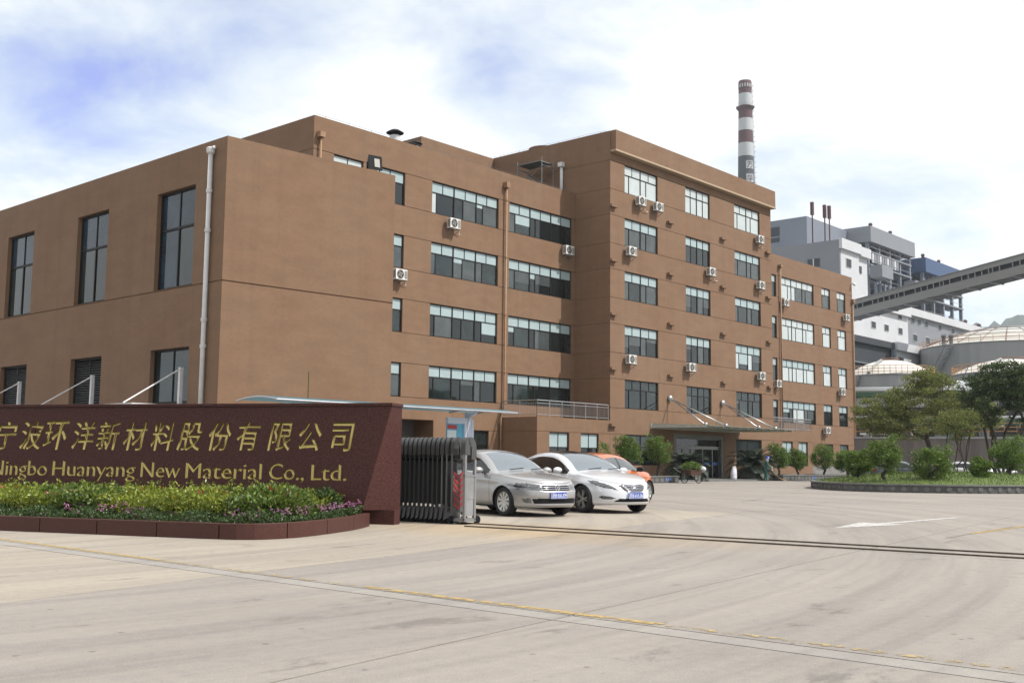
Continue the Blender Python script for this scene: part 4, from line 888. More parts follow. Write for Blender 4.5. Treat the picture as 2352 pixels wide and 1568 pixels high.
# warning striped frame next to the motor head
st_ = bpy.data.objects.new('striped_frame', AM); COL.objects.link(st_); st_.parent = gate; st_.matrix_local = Matrix.Translation(gp(0.28, 0, 0)) @ rot
b = MB(); b.box(-GWD + 0.02, GWD - 0.02, 0.03, 0.05, 0.22, 0.93); pb = b.build('stripe_backing', 'tan_box', st_)
mat('stripe_red', (0.27, 0.015, 0.015), 0.4)
for k in range(6):
    z = 0.26 + k * 0.115
    for s_ in (-1, 1):
        b = MB(); b.add([(0, 0.022, z), (s_ * (GWD - 0.03), 0.022, z + 0.10), (s_ * (GWD - 0.03), 0.022, z + 0.165), (0, 0.022, z + 0.065), (0, 0.029, z), (s_ * (GWD - 0.03), 0.029, z + 0.10), (s_ * (GWD - 0.03), 0.029, z + 0.165), (0, 0.029, z + 0.065)], [(0, 1, 2, 3), (4, 7, 6, 5), (0, 4, 5, 1), (3, 2, 6, 7)]); b.build('stripe', 'stripe_red', st_)
for s_ in (-1, 1): inst('post', POST, 'gate_steel', st_, Matrix.Translation((s_ * (GWD - 0.01), 0, 0)))
# motor head
mh = inst('head_arch', AM, 'gate_steel', gate, Matrix.Translation(gp(0.0, 0, 0)) @ rot @ Matrix.Diagonal((1, 1.3, 1, 1)))
for s_ in (-1, 1): b = MB(); b.box(s_ * (GWD - 0.025) - 0.025, s_ * (GWD - 0.025) + 0.025, 0.0, 0.05, 0.07, 1.33); o = b.build('head_post', 'gate_post', gate); o.matrix_local = rot
b = MB(); b.box(-GWD + 0.05, GWD - 0.05, 0.015, 0.03, 0.16, 0.90); o = b.build('head_panel', 'steel', gate); o.matrix_local = rot
b = MB(); b.box(-GWD + 0.05, GWD - 0.05, 0.008, 0.0146, 0.47, 0.88); o = b.build('head_display', 'steel_dull', gate); o.matrix_local = rot
b = MB(); b.box(-GWD, GWD, 0.0, 0.34, 0.05, 0.11); o = b.build('head_base', 'gate_post', gate); o.matrix_local = rot
b = MB(); b.box(-GWD, GWD, -0.006, 0.05, 0.895, 0.93); o = b.build('head_crossbar', 'gate_post', gate); o.matrix_local = rot
for s_, a_ in ((GWD + 0.06, 0.02), (-GWD - 0.02, 0.30), (GWD + 0.02, 0.30)):
    b = MB(); b.lathe([(0, -0.025), (0.075, -0.025), (0.08, 0), (0.075, 0.025), (0, 0.025)], gp(s_ * 0 + a_, s_, 0.08), 16, 'y'); b.build('roller', 'black', gate)

# ------------------------------------------------------------------ planting in the bed
gr = np.random.default_rng(3)
def inpoly(x, y, poly):
    r = np.zeros(x.shape, bool); n = len(poly)
    for i in range(n):
        (x0, y0), (x1, y1) = poly[i], poly[(i + 1) % n]
        if y0 == y1: continue
        r ^= ((y0 > y) != (y1 > y)) & (x < (x1 - x0) * (y - y0) / (y1 - y0) + x0)
    return r
bed_poly = [(p.x, p.y) for p in inner] + [tuple(q) for q in bed_fr]; kp = np.array([tuple(kat(total * k / 300)) for k in range(301)])
def bed_pts(n, dlo, dhi, zlo, hfun, seed, bias=2.0):
    """points inside the bed whose distance from the kerb lies in a band; s, t along and out from the wall"""
    g_ = np.random.default_rng(seed); A_ = np.array(bed_poly); lo, hi = A_.min(0), A_.max(0); out = []
    while sum(len(o) for o in out) < n:
        q = g_.uniform(lo, hi, (n, 2)); q = q[inpoly(q[:, 0], q[:, 1], bed_poly)]; dk = np.sqrt(((q[:, None, :] - kp[None, ::3, :]) ** 2).sum(-1).min(1)); q = q[(dk > dlo) & (dk < dhi)]; out.append(q)
    q = np.concatenate(out)[:n]; rel = q - SB[:2]; s_ = rel @ SD[:2]; t_ = rel @ SN[:2] - STH; h = hfun(s_, t_)
    z = zlo + (h - zlo) * g_.uniform(0, 1, n) ** (1 / bias); return np.c_[q, z], s_, t_
def lump(s_, t_, k=0.0): return 0.5 + 0.25 * np.sin(s_ * 4.1 + k + t_ * 1.3) + 0.25 * np.sin(s_ * 2.3 + 1.3 * k - t_ * 2.9)
H1 = lambda s_, t_: (0.50 + 0.15 * lump(s_, t_, 0.4) + 0.03 * np.sin(s_ * 17 + t_ * 9)) * np.where(s_ < 1.0, 0.72 + 0.28 * np.clip(s_, 0, 1), 1.0)
P_, s_, f_ = bed_pts(64000, 0.62, 9, 0.2, H1, 11, 3.2)
keep = (np.sin(s_ * 1.7 + 0.4 + f_) + 0.5 * np.sin(s_ * 3.9 - f_ * 1.7) > -0.45)
dirs = np.stack([gr.normal(0, 0.5, len(P_)), gr.normal(0, 0.5, len(P_)), 0.7 + 0 * s_], 1) + SN[None] * 0.35
stuff(tag(obj('hedge', leaf_mesh('hedge', P_[keep], dirs[keep], 0.066, 0.42, seed=4), 'hedge_leaf'), 'yellow green clipped hedge growing in front of the name wall', 'hedge'))
nk = ~keep; stuff(tag(obj('hedge', leaf_mesh('hedge', P_[nk], dirs[nk], 0.08, 0.5, seed=6), 'nandina_leaf'), 'darker broad leaved shrubs mixed into the hedge before the name wall', 'hedge'))
# shoots standing above the hedge
P2, s2, f2 = bed_pts(75, 0.8, 9, 0.48, lambda s, t: 0.62 + 0 * s, 21, 3)
pp_ = []; dd_ = []
for q in P2:
    for k in range(14): pp_.append(q + np.array([gr.normal(0, 0.025), gr.normal(0, 0.025), k * 0.012])); a_ = gr.uniform(0, 6.28); dd_.append((math.cos(a_), math.sin(a_), 0.8))
stuff(tag(obj('hedge_shoots', leaf_mesh('hedge_shoots', pp_, dd_, 0.075, 0.35, seed=8), 'hedge_leaf'), 'pale new shoots standing up out of the hedge', 'hedge'))
P3, s3, f3 = bed_pts(1100, 0.7, 9, 0.40, lambda s, t: 0.60 + 0 * s, 31, 3); k3 = np.sin(s3 * 2.9 + 1.0) > 0.72
stuff(tag(obj('red_shoots', leaf_mesh('red_shoots', P3[k3], np.tile([0, 0, 1.0], (k3.sum(), 1)) + SN * 0.3, 0.085, 0.35, seed=9), 'red_leaf'), 'red young leaves scattered in the hedge', 'leaves'))
# rounded shrub at the right end of the bed
def leaf_ball(c, r_, n, seed, flat=1.0):
    g_ = np.random.default_rng(seed); v = g_.normal(0, 1, (n, 3)); v /= np.linalg.norm(v, axis=1)[:, None]; rr = g_.uniform(0.55, 1.0, n) ** 0.5
    return np.array(c)[None] + v * rr[:, None] * np.array([r_, r_, r_ * flat])[None], v
sh = thing('bed_shrub', 'rounded nandina shrub with red tips at the right end of the flower bed', 'shrub', tuple(SB + sp(1.1, STH + 2.3, 0.16)))
lp, lv = leaf_ball((0, 0, 0.26), 0.70, 3400, 5, 0.46); ok = lp[:, 2] > 0.02; obj('foliage', leaf_mesh('foliage', lp[ok], lv[ok] + np.array([0, 0, 0.35]), 0.085, 0.36, seed=3), 'nandina_leaf', sh)
lp, lv = leaf_ball((-0.1, -0.1, 0.30), 0.55, 130, 15, 0.55); ok = lp[:, 2] > 0.3; obj('red_tips', leaf_mesh('red_tips', lp[ok], lv[ok], 0.08, 0.36, seed=33), 'red_leaf', sh)
b = MB()
for k in range(7): a_ = k * 0.9; b.tube([(0.05 * math.cos(a_), 0.05 * math.sin(a_), 0), (0.25 * math.cos(a_), 0.25 * math.sin(a_), 0.4)], 0.012, 5)
b.build('stem', 'bark', sh)
sh = thing('bed_shrub', 'small dark glossy shrub in the corner between flower bed and name wall foot', 'shrub', tuple(SB + sp(0.95, STH + 0.75, 0.16)))
lp, lv = leaf_ball((0, 0, 0.24), 0.30, 600, 25, 0.8); ok = lp[:, 2] > 0.02; obj('foliage', leaf_mesh('foliage', lp[ok], lv[ok] + np.array([0, 0, 0.35]), 0.10, 0.42, seed=3), 'dark_leaf', sh)
b = MB(); b.tube([(0, 0, 0), (0.02, 0.01, 0.35)], 0.014, 5); b.build('stem', 'bark', sh)
# low flowering edge
P4, s4, f4 = bed_pts(20000, 0.14, 0.8, 0.16, lambda s, t: 0.33 + 0.06 * np.sin(s * 6.3 + t), 41, 2.0)
stuff(tag(obj('ground_cover', leaf_mesh('ground_cover', P4, np.tile([0, 0, 0.8], (len(P4), 1)) + SN * 0.3, 0.042, 0.55, seed=12), 'dark_leaf'), 'low dark green ground cover along the granite kerb', 'plants'))
P5, s5, f5 = bed_pts(700, 0.16, 0.8, 0.26, lambda s, t: 0.42 + 0.05 * np.sin(s * 6.3), 51, 2.2); k5 = (np.sin(s5 * 2.1 + 0.6) + 0.6 * np.sin(s5 * 5.3) > 0.25) | ((s5 < 1.2) & (gr.uniform(0, 1, len(s5)) < 0.8))
pf = np.repeat(P5[k5], 5, 0) + gr.normal(0, 0.009, (5 * k5.sum(), 3)); df = gr.normal(0, 1, pf.shape) + np.array([0, 0, 0.6])
stuff(tag(obj('pink_flowers', leaf_mesh('pink_flowers', pf, df, 0.024, 0.95, seed=13), 'flower_pink'), 'small pink flowers along the front of the bed', 'flowers'))
# ------------------------------------------------------------------ cars
def paint(name, col, metal, rough=0.3):
    m = mat(name, col, rough, metal, coat=1.0); return m
paint('paint_silver', (0.37, 0.365, 0.365), 0.55, 0.34); paint('paint_white', (0.64, 0.65, 0.67), 0.25, 0.3); paint('paint_orange', (0.50, 0.115, 0.022), 0.15, 0.3); paint('paint_grey', (0.10, 0.11, 0.13), 0.5)
mat('tyre', (0.014, 0.014, 0.015), 0.8); mat('alloy', (0.48, 0.48, 0.47), 0.32, metal=0.8); mat('chrome', (0.66, 0.66, 0.67), 0.12, metal=1.0)
mat('car_glass', (0.010, 0.011, 0.012), 0.02, ior=1.5); mat('windscreen', (0.09, 0.115, 0.135), 0.02, ior=2.6); mat('tint_glass', (0.055, 0.065, 0.07), 0.03, ior=2.0)  # windscreen base colour lightened to carry glare and dust
mat('lamp_glass', (0.10, 0.105, 0.11), 0.08, metal=0.3, coat=1.0, var=0.85, vscale=26); mat('underbody', (0.008, 0.008, 0.008), 0.9); mat('plate_blue', (0.015, 0.06, 0.36), 0.45); mat('plate_white', (0.75, 0.76, 0.78), 0.5)
mat('tail_red', (0.30, 0.015, 0.012), 0.2, coat=1.0)
def spl(pts):
    xs = np.array([p[0] for p in pts], float); ys = np.array([p[1] for p in pts], float); o = np.argsort(xs); xs, ys = xs[o], ys[o]
    m = np.gradient(ys, xs)
    dl = np.diff(ys) / np.diff(xs)
    for i in range(1, len(xs) - 1): m[i] = 0 if dl[i - 1] * dl[i] <= 0 else 2 * dl[i - 1] * dl[i] / (dl[i - 1] + dl[i])   # monotone
    m[0], m[-1] = dl[0], dl[-1]
    def f(x):
        x = np.clip(x, xs[0], xs[-1]); i = np.clip(np.searchsorted(xs, x) - 1, 0, len(xs) - 2); h = xs[i + 1] - xs[i]; t = (x - xs[i]) / h
        return (2 * t**3 - 3 * t**2 + 1) * ys[i] + (t**3 - 2 * t**2 + t) * h * m[i] + (-2 * t**3 + 3 * t**2) * ys[i + 1] + (t**3 - t**2) * h * m[i + 1]
    return f
def build_car(label, S, loc, rz, plate=None, step=0.02, group='cars parked in the yard'):
    car = thing('car', label, 'car', loc, rz, group)
    LF, LR, W = S['front'], S['rear'], S['w'] / 2; xf, xr = S['axf'], S['axr']; wr = S['wr']
    # plan outline of one side (y > 0), front centre to rear centre
    th = np.linspace(0, math.pi / 2, 900); e = 2 / S.get('nf', 2.5); xa = xf - 0.25
    X = xa + (LF - xa) * np.cos(th) ** e; Y = W * np.sin(th) ** e
    xb = xr - 0.05; X2 = xb - (xb - LR) * np.cos(th[::-1]) ** (2 / S.get('nr', 2.7)); Y2 = W * np.sin(th[::-1]) ** (2 / S.get('nr', 2.7))
    xm = np.linspace(xa, xb, 800)[1:-1]; ym = W * (1 + 0.0 * xm)
    PX = np.concatenate([X, xm, X2]); PY = np.concatenate([Y, ym, Y2])
    # waist: a little narrower at both ends of the sides
    PY = PY * (1 - 0.035 * np.clip((PX - xa + 0.5) / (LF - xa + 0.5), 0, 1) ** 2 - 0.03 * np.clip((xb + 0.5 - PX) / (xb + 0.5 - LR), 0, 1) ** 2)
    arc = np.concatenate([[0], np.cumsum(np.hypot(np.diff(PX), np.diff(PY)))]); n = int(arc[-1] / step); aa = np.linspace(0, arc[-1], n + 1)
    seams = []
    for xs_ in S.get('seams', []):
        k = np.argmin(np.abs(PX - xs_) + (PY < W * 0.7) * 9); seams.append(arc[k]); aa = np.concatenate([aa[np.abs(aa - arc[k]) > 0.006], [arc[k] - 0.005, arc[k] + 0.005]])
    aa = np.sort(aa); n = len(aa) - 1
    ox = np.interp(aa, arc, PX); oy = np.interp(aa, arc, PY); ox[-1] = LR; oy[0] = 0; oy[-1] = 0
    tx = np.gradient(ox, aa); ty = np.gradient(oy, aa); l = np.hypot(tx, ty); nx, ny = -ty / l * -1, tx / l * -1      # outward
    nx, ny = ty / l, -tx / l
    sg = np.sign(nx * (ox - (LF + LR) / 2) + ny * oy + 1e-9); nx, ny = nx * sg, ny * sg; nx[0], ny[0] = 1, 0; nx[-1], ny[-1] = -1, 0
    zsh = spl(S['shoulder'])(ox); zb = spl(S['bottom'])(ox)
    ns = int(0.72 / step); sv = np.linspace(0, 1, ns + 1)
    fo = spl(S['off_front'])(sv); so_ = spl(S['off_side'])(sv); ro = spl(S['off_rear'])(sv)
    wf = np.clip(nx, 0, 1) ** 1.2; wre = np.clip(-nx, 0, 1) ** 1.2; ws = 1 - wf - wre
    off = wf[:, None] * fo[None] + wre[:, None] * ro[None] + ws[:, None] * so_[None]
    SX = ox[:, None] + nx[:, None] * off; SY = oy[:, None] + ny[:, None] * off; SZ = zb[:, None] + (zsh - zb)[:, None] * sv[None]
    SY[0] = 0; SY[-1] = 0
    R0 = wr + 0.035
    for ax in (xf, xr):                                      # wheel arches: snap the nearest grid points to the circle
        dx, dz = SX - ax, SZ - wr; dd = np.hypot(dx, dz); nearw = (np.abs(dd - R0) < step * 0.62) & (SY > W * 0.55); k = R0 / np.maximum(dd, 1e-6)
        SX = np.where(nearw, ax + dx * k, SX); SZ = np.where(nearw, wr + dz * k, SZ)
        flare = 0.014 * np.exp(-((dd - R0) / 0.05) ** 2) * (SY > W * 0.55); SY = SY + flare
    # upper body
    ysh = SY[:, -1]; xsh = SX[:, -1]; zs_ = SZ[:, -1]
    zc = spl(S['top'])(xsh); zr = spl(S['rail'])(xsh); yr = np.minimum(spl(S['rail_y'])(xsh), ysh * 0.97); zr = np.maximum(zr, zs_ + 0.004); zc = np.maximum(zc, zr)
    blend = np.clip(ysh / 0.35, 0, 1); zc = zs_ + (zc - zs_) * blend; zr = zs_ + (zr - zs_) * blend
    n1, n2, n3 = 14, 5, 20; TX, TY, TZ, FR = [], [], [], []
    hh = np.maximum(zr - zs_, 1e-6)
    c1 = 1 - np.minimum(0.09 / np.maximum(np.hypot(hh, ysh - yr), 1e-3), 0.35); c2 = np.minimum(0.10 / np.maximum(yr, 0.05), 0.4)
    ax_, az_ = ysh + (yr - ysh) * c1, zs_ + hh * c1
    bx_ = yr * (1 - c2); bz_ = zr + (zc - zr) * (1 - (1 - c2) ** 2)
    bulge = 0.025 * np.clip(hh / 0.4, 0, 1)
    cols = []
    for k in range(n1 + 1):
        q = k / n1; cols.append((ysh + (ax_ - ysh) * q + bulge * np.sin(math.pi * q * 0.9), zs_ + (az_ - zs_) * q, 'side', q * c1))
    for k in range(1, n2 + 1):
        q = k / n2; cols.append(((1 - q) ** 2 * (ax_ + bulge * math.sin(math.pi * 0.9)) + 2 * q * (1 - q) * yr + q * q * bx_, (1 - q) ** 2 * az_ + 2 * q * (1 - q) * zr + q * q * bz_, 'rail', 1 + 0 * yr))
    for k in range(1, n3 + 1):
        q = k / n3; y_ = bx_ * (1 - q); cols.append((y_, zr + (zc - zr) * (1 - (y_ / np.maximum(yr, 1e-3)) ** 2), 'top', 1 + 0 * yr))
    TY = np.stack([c[0] for c in cols], 1); TZ = np.stack([c[1] for c in cols], 1); TX = np.repeat(xsh[:, None], len(cols), 1)
    fracs = np.stack([c[3] for c in cols], 1); kinds = [c[2] for c in cols]
    TY[:, -1] = 0
    # masks on faces
    a_f = (aa[:-1] + aa[1:])[:, None] / 2 + 0 * SX[:-1, :-1]; zf = (SZ[:-1, :-1] + SZ[1:, 1:]) / 2; xf_ = (SX[:-1, :-1] + SX[1:, 1:]) / 2; yf_ = (SY[:-1, :-1] + SY[1:, 1:]) / 2
    part = np.full(zf.shape, 'body', dtype=object)
    for nm, poly in S['front_parts']: part[inpoly(a_f, zf, poly)] = nm
    ar = arc[-1] - a_f
    for nm, poly in S.get('rear_parts', []): part[inpoly(ar, zf, poly)] = nm
    for s_ in seams:
        kk = np.argmin(np.abs((aa[:-1] + aa[1:]) / 2 - s_)); part[kk, 2:] = 'door_gap'
    for ax in (xf, xr): part[(np.hypot(xf_ - ax, zf - wr) < R0 - 0.001) & (yf_ > W * 0.5)] = 'none'
    xt = (TX[:-1, :-1] + TX[1:, 1:]) / 2; ft = (fracs[:-1, :-1] + fracs[1:, 1:]) / 2; yt = (TY[:-1, :-1] + TY[1:, 1:]) / 2; zt = (TZ[:-1, :-1] + TZ[1:, 1:]) / 2
    tp = np.full(xt.shape, 'body', dtype=object); kd = np.array(kinds[1:])[None].repeat(xt.shape[0], 0); hgt = ((zr - zs_)[:-1])[:, None] + 0 * xt
    yrm = yr[:-1][:, None] + 0 * xt
    # windscreen and rear glass leave painted pillars at the rails
    top = (kd == 'top')
    tp[top & (xt < S['ws'][0]) & (xt > S['ws'][1])] = 'windscreen'; tp[top & (xt < S['rg'][0]) & (xt > S['rg'][1])] = 'rear_window'
    if S.get('roof'): tp[(top | (kd == 'rail') * (ft > 2)) & (xt <= S['ws'][1]) & (xt >= S['rg'][0])] = 'roof_panel'
    side = (kd == 'side') & (hgt > 0.10)
    w0, w1 = S['side_win']; inw = side & (xt < w0) & (xt > w1)
    tp[inw & (ft > 0.07) & (ft < 0.93)] = 'side_window'
    for bx0, bx1 in S['pillars']: tp[(tp == 'side_window') & (xt < bx1) & (xt > bx0)] = 'pillar'
    tp[inw & (ft <= 0.07)] = 'trim'
    mats = {'body': S['paint'], 'windscreen': 'windscreen', 'rear_window': 'car_glass', 'side_window': S.get('glass', 'car_glass'), 'pillar': 'black_gloss', 'trim': S.get('trim', 'black'), 'roof_panel': 'black_gloss', 'grille': 'black', 'intake': 'black', 'headlight': 'lamp_glass', 'fog_lamp': 'lamp_glass', 'door_gap': 'underbody', 'tail_lamp': 'tail_red', 'chrome_trim': 'chrome'}
    pools = {}
    def grid(Xg, Yg, Zg, pt, flip):
        nr_, nc = Xg.shape; I = np.arange(nr_ * nc).reshape(nr_, nc); Vg = np.stack([Xg, Yg, Zg], -1).reshape(-1, 3)
        F = np.stack([I[:-1, :-1], I[1:, :-1], I[1:, 1:], I[:-1, 1:]], -1)
        for nm in set(pt.ravel()):
            if nm == 'none': continue
            f = F[pt == nm]; u, inv = np.unique(f, return_inverse=True); f = inv.reshape(-1, 4)
            if flip: f = f[:, ::-1]
            pools.setdefault((nm), []).append((Vg[u], f))
    for sgn in (1, -1):
        grid(SX, SY * sgn, SZ, part, sgn < 0); grid(TX, TY * sgn, TZ, tp, sgn < 0)
    def mk(nm, chunks):
        o = 0; vs, fs = [], []
        for v, f in chunks: vs.append(v); fs.append(f + o); o += len(v)
        me = bpy.data.meshes.new(nm); me.from_pydata(np.concatenate(vs).tolist(), [], np.concatenate(fs).tolist())
        bm = bmesh.new(); bm.from_mesh(me); bmesh.ops.remove_doubles(bm, verts=bm.verts, dist=0.0012); bm.to_mesh(me); bm.free(); me.shade_smooth(); me.update()
        return obj(nm, me, mats[nm], car)
    for nm, ch in pools.items():
        if nm in ('headlight', 'fog_lamp', 'side_window', 'pillar', 'trim', 'tail_lamp', 'chrome_trim'):      # one of these on either side
            for sgn in (1, -1):
                c = [q for q in ch if np.sign(q[0][:, 1].mean()) == sgn]
                if c: mk(nm, c)
        else: mk(nm, ch)
    # underbody and wheel wells
    b = MB(); b.box(LR + 0.35, xf + R0, -W + 0.28, W - 0.28, 0.19, 0.55)
    b.box(LR + 0.25, xr - R0 - 0.03, -W + 0.06, W - 0.06, 0.24, 0.5); b.box(xr + R0 + 0.03, xf - R0 - 0.03, -W + 0.06, W - 0.06, 0.20, 0.5); b.box(xf + R0 + 0.03, LF - 0.36, -W + 0.36, W - 0.36, 0.22, 0.5); b.build('underbody', 'underbody', car)
    for ax in (xf, xr):
        for sgn in (1, -1):
            b = MB(); b.lathe([(R0 + 0.004, sgn * (W - 0.012)), (R0 + 0.03, sgn * (W - 0.27)), (0.0, sgn * (W - 0.275))], (ax, 0, wr), 28, 'y', R(-15), R(195)); b.build('wheel_well', 'underbody', car)
    # wheels
    tm = MB(); tm.lathe([(wr * 0.68, 0.085), (wr * 0.72, 0.10), (wr * 0.93, 0.105), (wr * 0.985, 0.085), (wr, 0.05), (wr, -0.05), (wr * 0.985, -0.085), (wr * 0.7, -0.1), (wr * 0.66, -0.05)], n=40, axis='y'); tm = tm.mesh('tyre', True)
    rr = wr * S.get('rimf', 0.70)
    rm = MB(); rm.lathe([(rr * 0.98, 0.05), (rr * 1.0, 0.093), (rr * 0.975, 0.099), (rr * 0.93, 0.085), (rr * 0.91, 0.04), (rr * 0.9, -0.04)], n=40, axis='y'); nsp = S.get('spokes', 10)
    rm.lathe([(0, 0.072), (rr * 0.14, 0.072), (rr * 0.2, 0.06), (rr * 0.2, 0.0)], n=16, axis='y')
    for k in range(nsp):
        a0 = 2 * math.pi * k / nsp + (S.get('pair', 0) * (1 if k % 2 else -1)); ca, sa = math.cos(a0), math.sin(a0); w0_, w1_ = S.get('spw', (0.026, 0.045))
        rm.obox((0, 0, 0), (ca, 0, sa), (0, 1, 0), (-sa, 0, ca), (rr * 0.15, rr * 0.93), (0.045, 0.07), (-w0_, w0_)) if w0_ == w1_ else rm.add([(ca * rr * .15 - sa * -w0_, .045, sa * rr * .15 + ca * -w0_), (ca * rr * .15 - sa * w0_, .045, sa * rr * .15 + ca * w0_), (ca * rr * .93 - sa * w1_, .05, sa * rr * .93 + ca * w1_), (ca * rr * .93 - sa * -w1_, .05, sa * rr * .93 + ca * -w1_), (ca * rr * .15 - sa * -w0_, .072, sa * rr * .15 + ca * -w0_), (ca * rr * .15 - sa * w0_, .072, sa * rr * .15 + ca * w0_), (ca * rr * .93 - sa * w1_, .082, sa * rr * .93 + ca * w1_), (ca * rr * .93 - sa * -w1_, .082, sa * rr * .93 + ca * -w1_)], [(4, 5, 6, 7), (0, 3, 2, 1), (0, 1, 5, 4), (1, 2, 6, 5), (2, 3, 7, 6), (3, 0, 4, 7)])
    rm = rm.mesh('rim'); bk = MB(); bk.lathe([(0, 0.0), (rr * 0.95, 0.0)], n=32, axis='y'); bk = bk.mesh('dark_backing')  # dark disc added behind the spokes to stand for the shade there
    for ax in (xf, xr):
        for sgn in (1, -1):
            wo_ = inst('wheel', tm, 'tyre', car, Matrix.Translation((ax, sgn * (W - 0.135), wr)) @ Matrix.Rotation(rnd.uniform(0, 6), 4, 'Y') @ Matrix.Diagonal((1, sgn, 1, 1)))
            inst('rim', rm, 'alloy', wo_, Matrix()); inst('dark_backing', bk, 'underbody', wo_, Matrix())
    # mirrors
    mx, mz = S['mirror']
    for sgn in (1, -1):
        b = MB(); b.ball((mx, sgn * (W + 0.085), mz), 0.085, 0.125, 0.075, 16, 10)
        for i, v in enumerate(b.v):
            if v[0] < mx - 0.035: b.v[i] = (mx - 0.035, v[1], v[2])
        mo = b.build('mirror', S.get('mirror_mat', S['paint']), car, True)
        b = MB(); b.tube([(mx, sgn * (W - 0.04), mz - 0.05), (mx, sgn * (W + 0.04), mz - 0.03)], 0.026, 8); b.build('mirror_stalk', 'black', mo)
    def front(y, z, up=0.0):                                # point on the nose
        i = np.argmin(np.abs(SY[:, ns // 2] - abs(y)) + (np.arange(n + 1) > n * 0.4) * 9); j = np.argmin(np.abs(SZ[i] - z)); return SX[i, j]
    for z in S.get('slats', []):
        hw = S['slat_w'](z) if callable(S.get('slat_w')) else 0.4; b = MB()
        ys = np.linspace(-hw, hw, 17); b.tube([(front(y, z) + 0.008, y, z + S.get('slat_bow', 0) * (y / 0.4) ** 2) for y in ys], S.get('slat_r', 0.011), 6); b.build('grille_slat', 'chrome', car, True)
    if S.get('badge'):
        z = S['badge_z']; x = front(0, z) + 0.018; bo = None
        b = MB(); rx, rz_ = S['badge_r']; nseg = 28
        pts_ = [(x, rx * math.cos(2 * math.pi * k / nseg), z + rz_ * math.sin(2 * math.pi * k / nseg)) for k in range(nseg + 1)]; b.tube(pts_, 0.008, 6, False); bo = b.build('badge', 'chrome', car, True)
        for (y0, z0, y1, z1) in S['badge']:
            b = MB(); b.tube([(x, y0 * rx, z + z0 * rz_), (x, y1 * rx, z + z1 * rz_)], 0.008, 6); b.build('badge_stroke', 'chrome', bo)
    if plate:
        z = S['plate_z']; x = front(0, z) + 0.012; b = MB(); b.box(x, x + 0.012, -0.22, 0.22, z - 0.072, z + 0.072); po_ = b.build('number_plate', 'plate_blue', car)
        b = MB()
        for (y0, y1, z0, z1) in ((-0.215, 0.215, 0.062, 0.068), (-0.215, 0.215, -0.068, -0.062), (-0.215, -0.209, -0.062, 0.062), (0.209, 0.215, -0.062, 0.062)): b.box(x + 0.0125, x + 0.014, y0, y1, z + z0, z + z1)
        b.build('plate_border', 'plate_white', po_)
        tmx = text_mesh(plate, 0.125, align='CENTER', space=0.92); co = np.array([v.co[:] for v in tmx.vertices]); w_ = co[:, 0].max() - co[:, 0].min(); k_ = 0.40 / w_; mid = (co[:, 0].max() + co[:, 0].min()) / 2
        zm = (co[:, 1].max() + co[:, 1].min()) / 2
        o = obj('plate_text', tmx, 'plate_white', po_); o.matrix_local = frame_mat((x + 0.0145, mid * -k_, z - zm * 0.95), (0, k_, 0), (0, 0, 0.95), (1, 0, 0))
    for sgn in (-0.35, 0.25):                                # wipers
        xw = S['ws'][0]; b = MB(); zw = float(spl(S['top'])(np.array([xw]))[0])
        b.tube([(xw + 0.01, sgn, zw + 0.012), (xw - 0.05, sgn + 0.42, zw + 0.045)], 0.010, 5); b.build('wiper', 'black', car)
    return car
OFF_S = [(0, -0.10), (0.08, -0.03), (0.25, -0.004), (0.5, 0.004), (0.72, 0.0), (0.8, 0.006), (1, -0.055)]
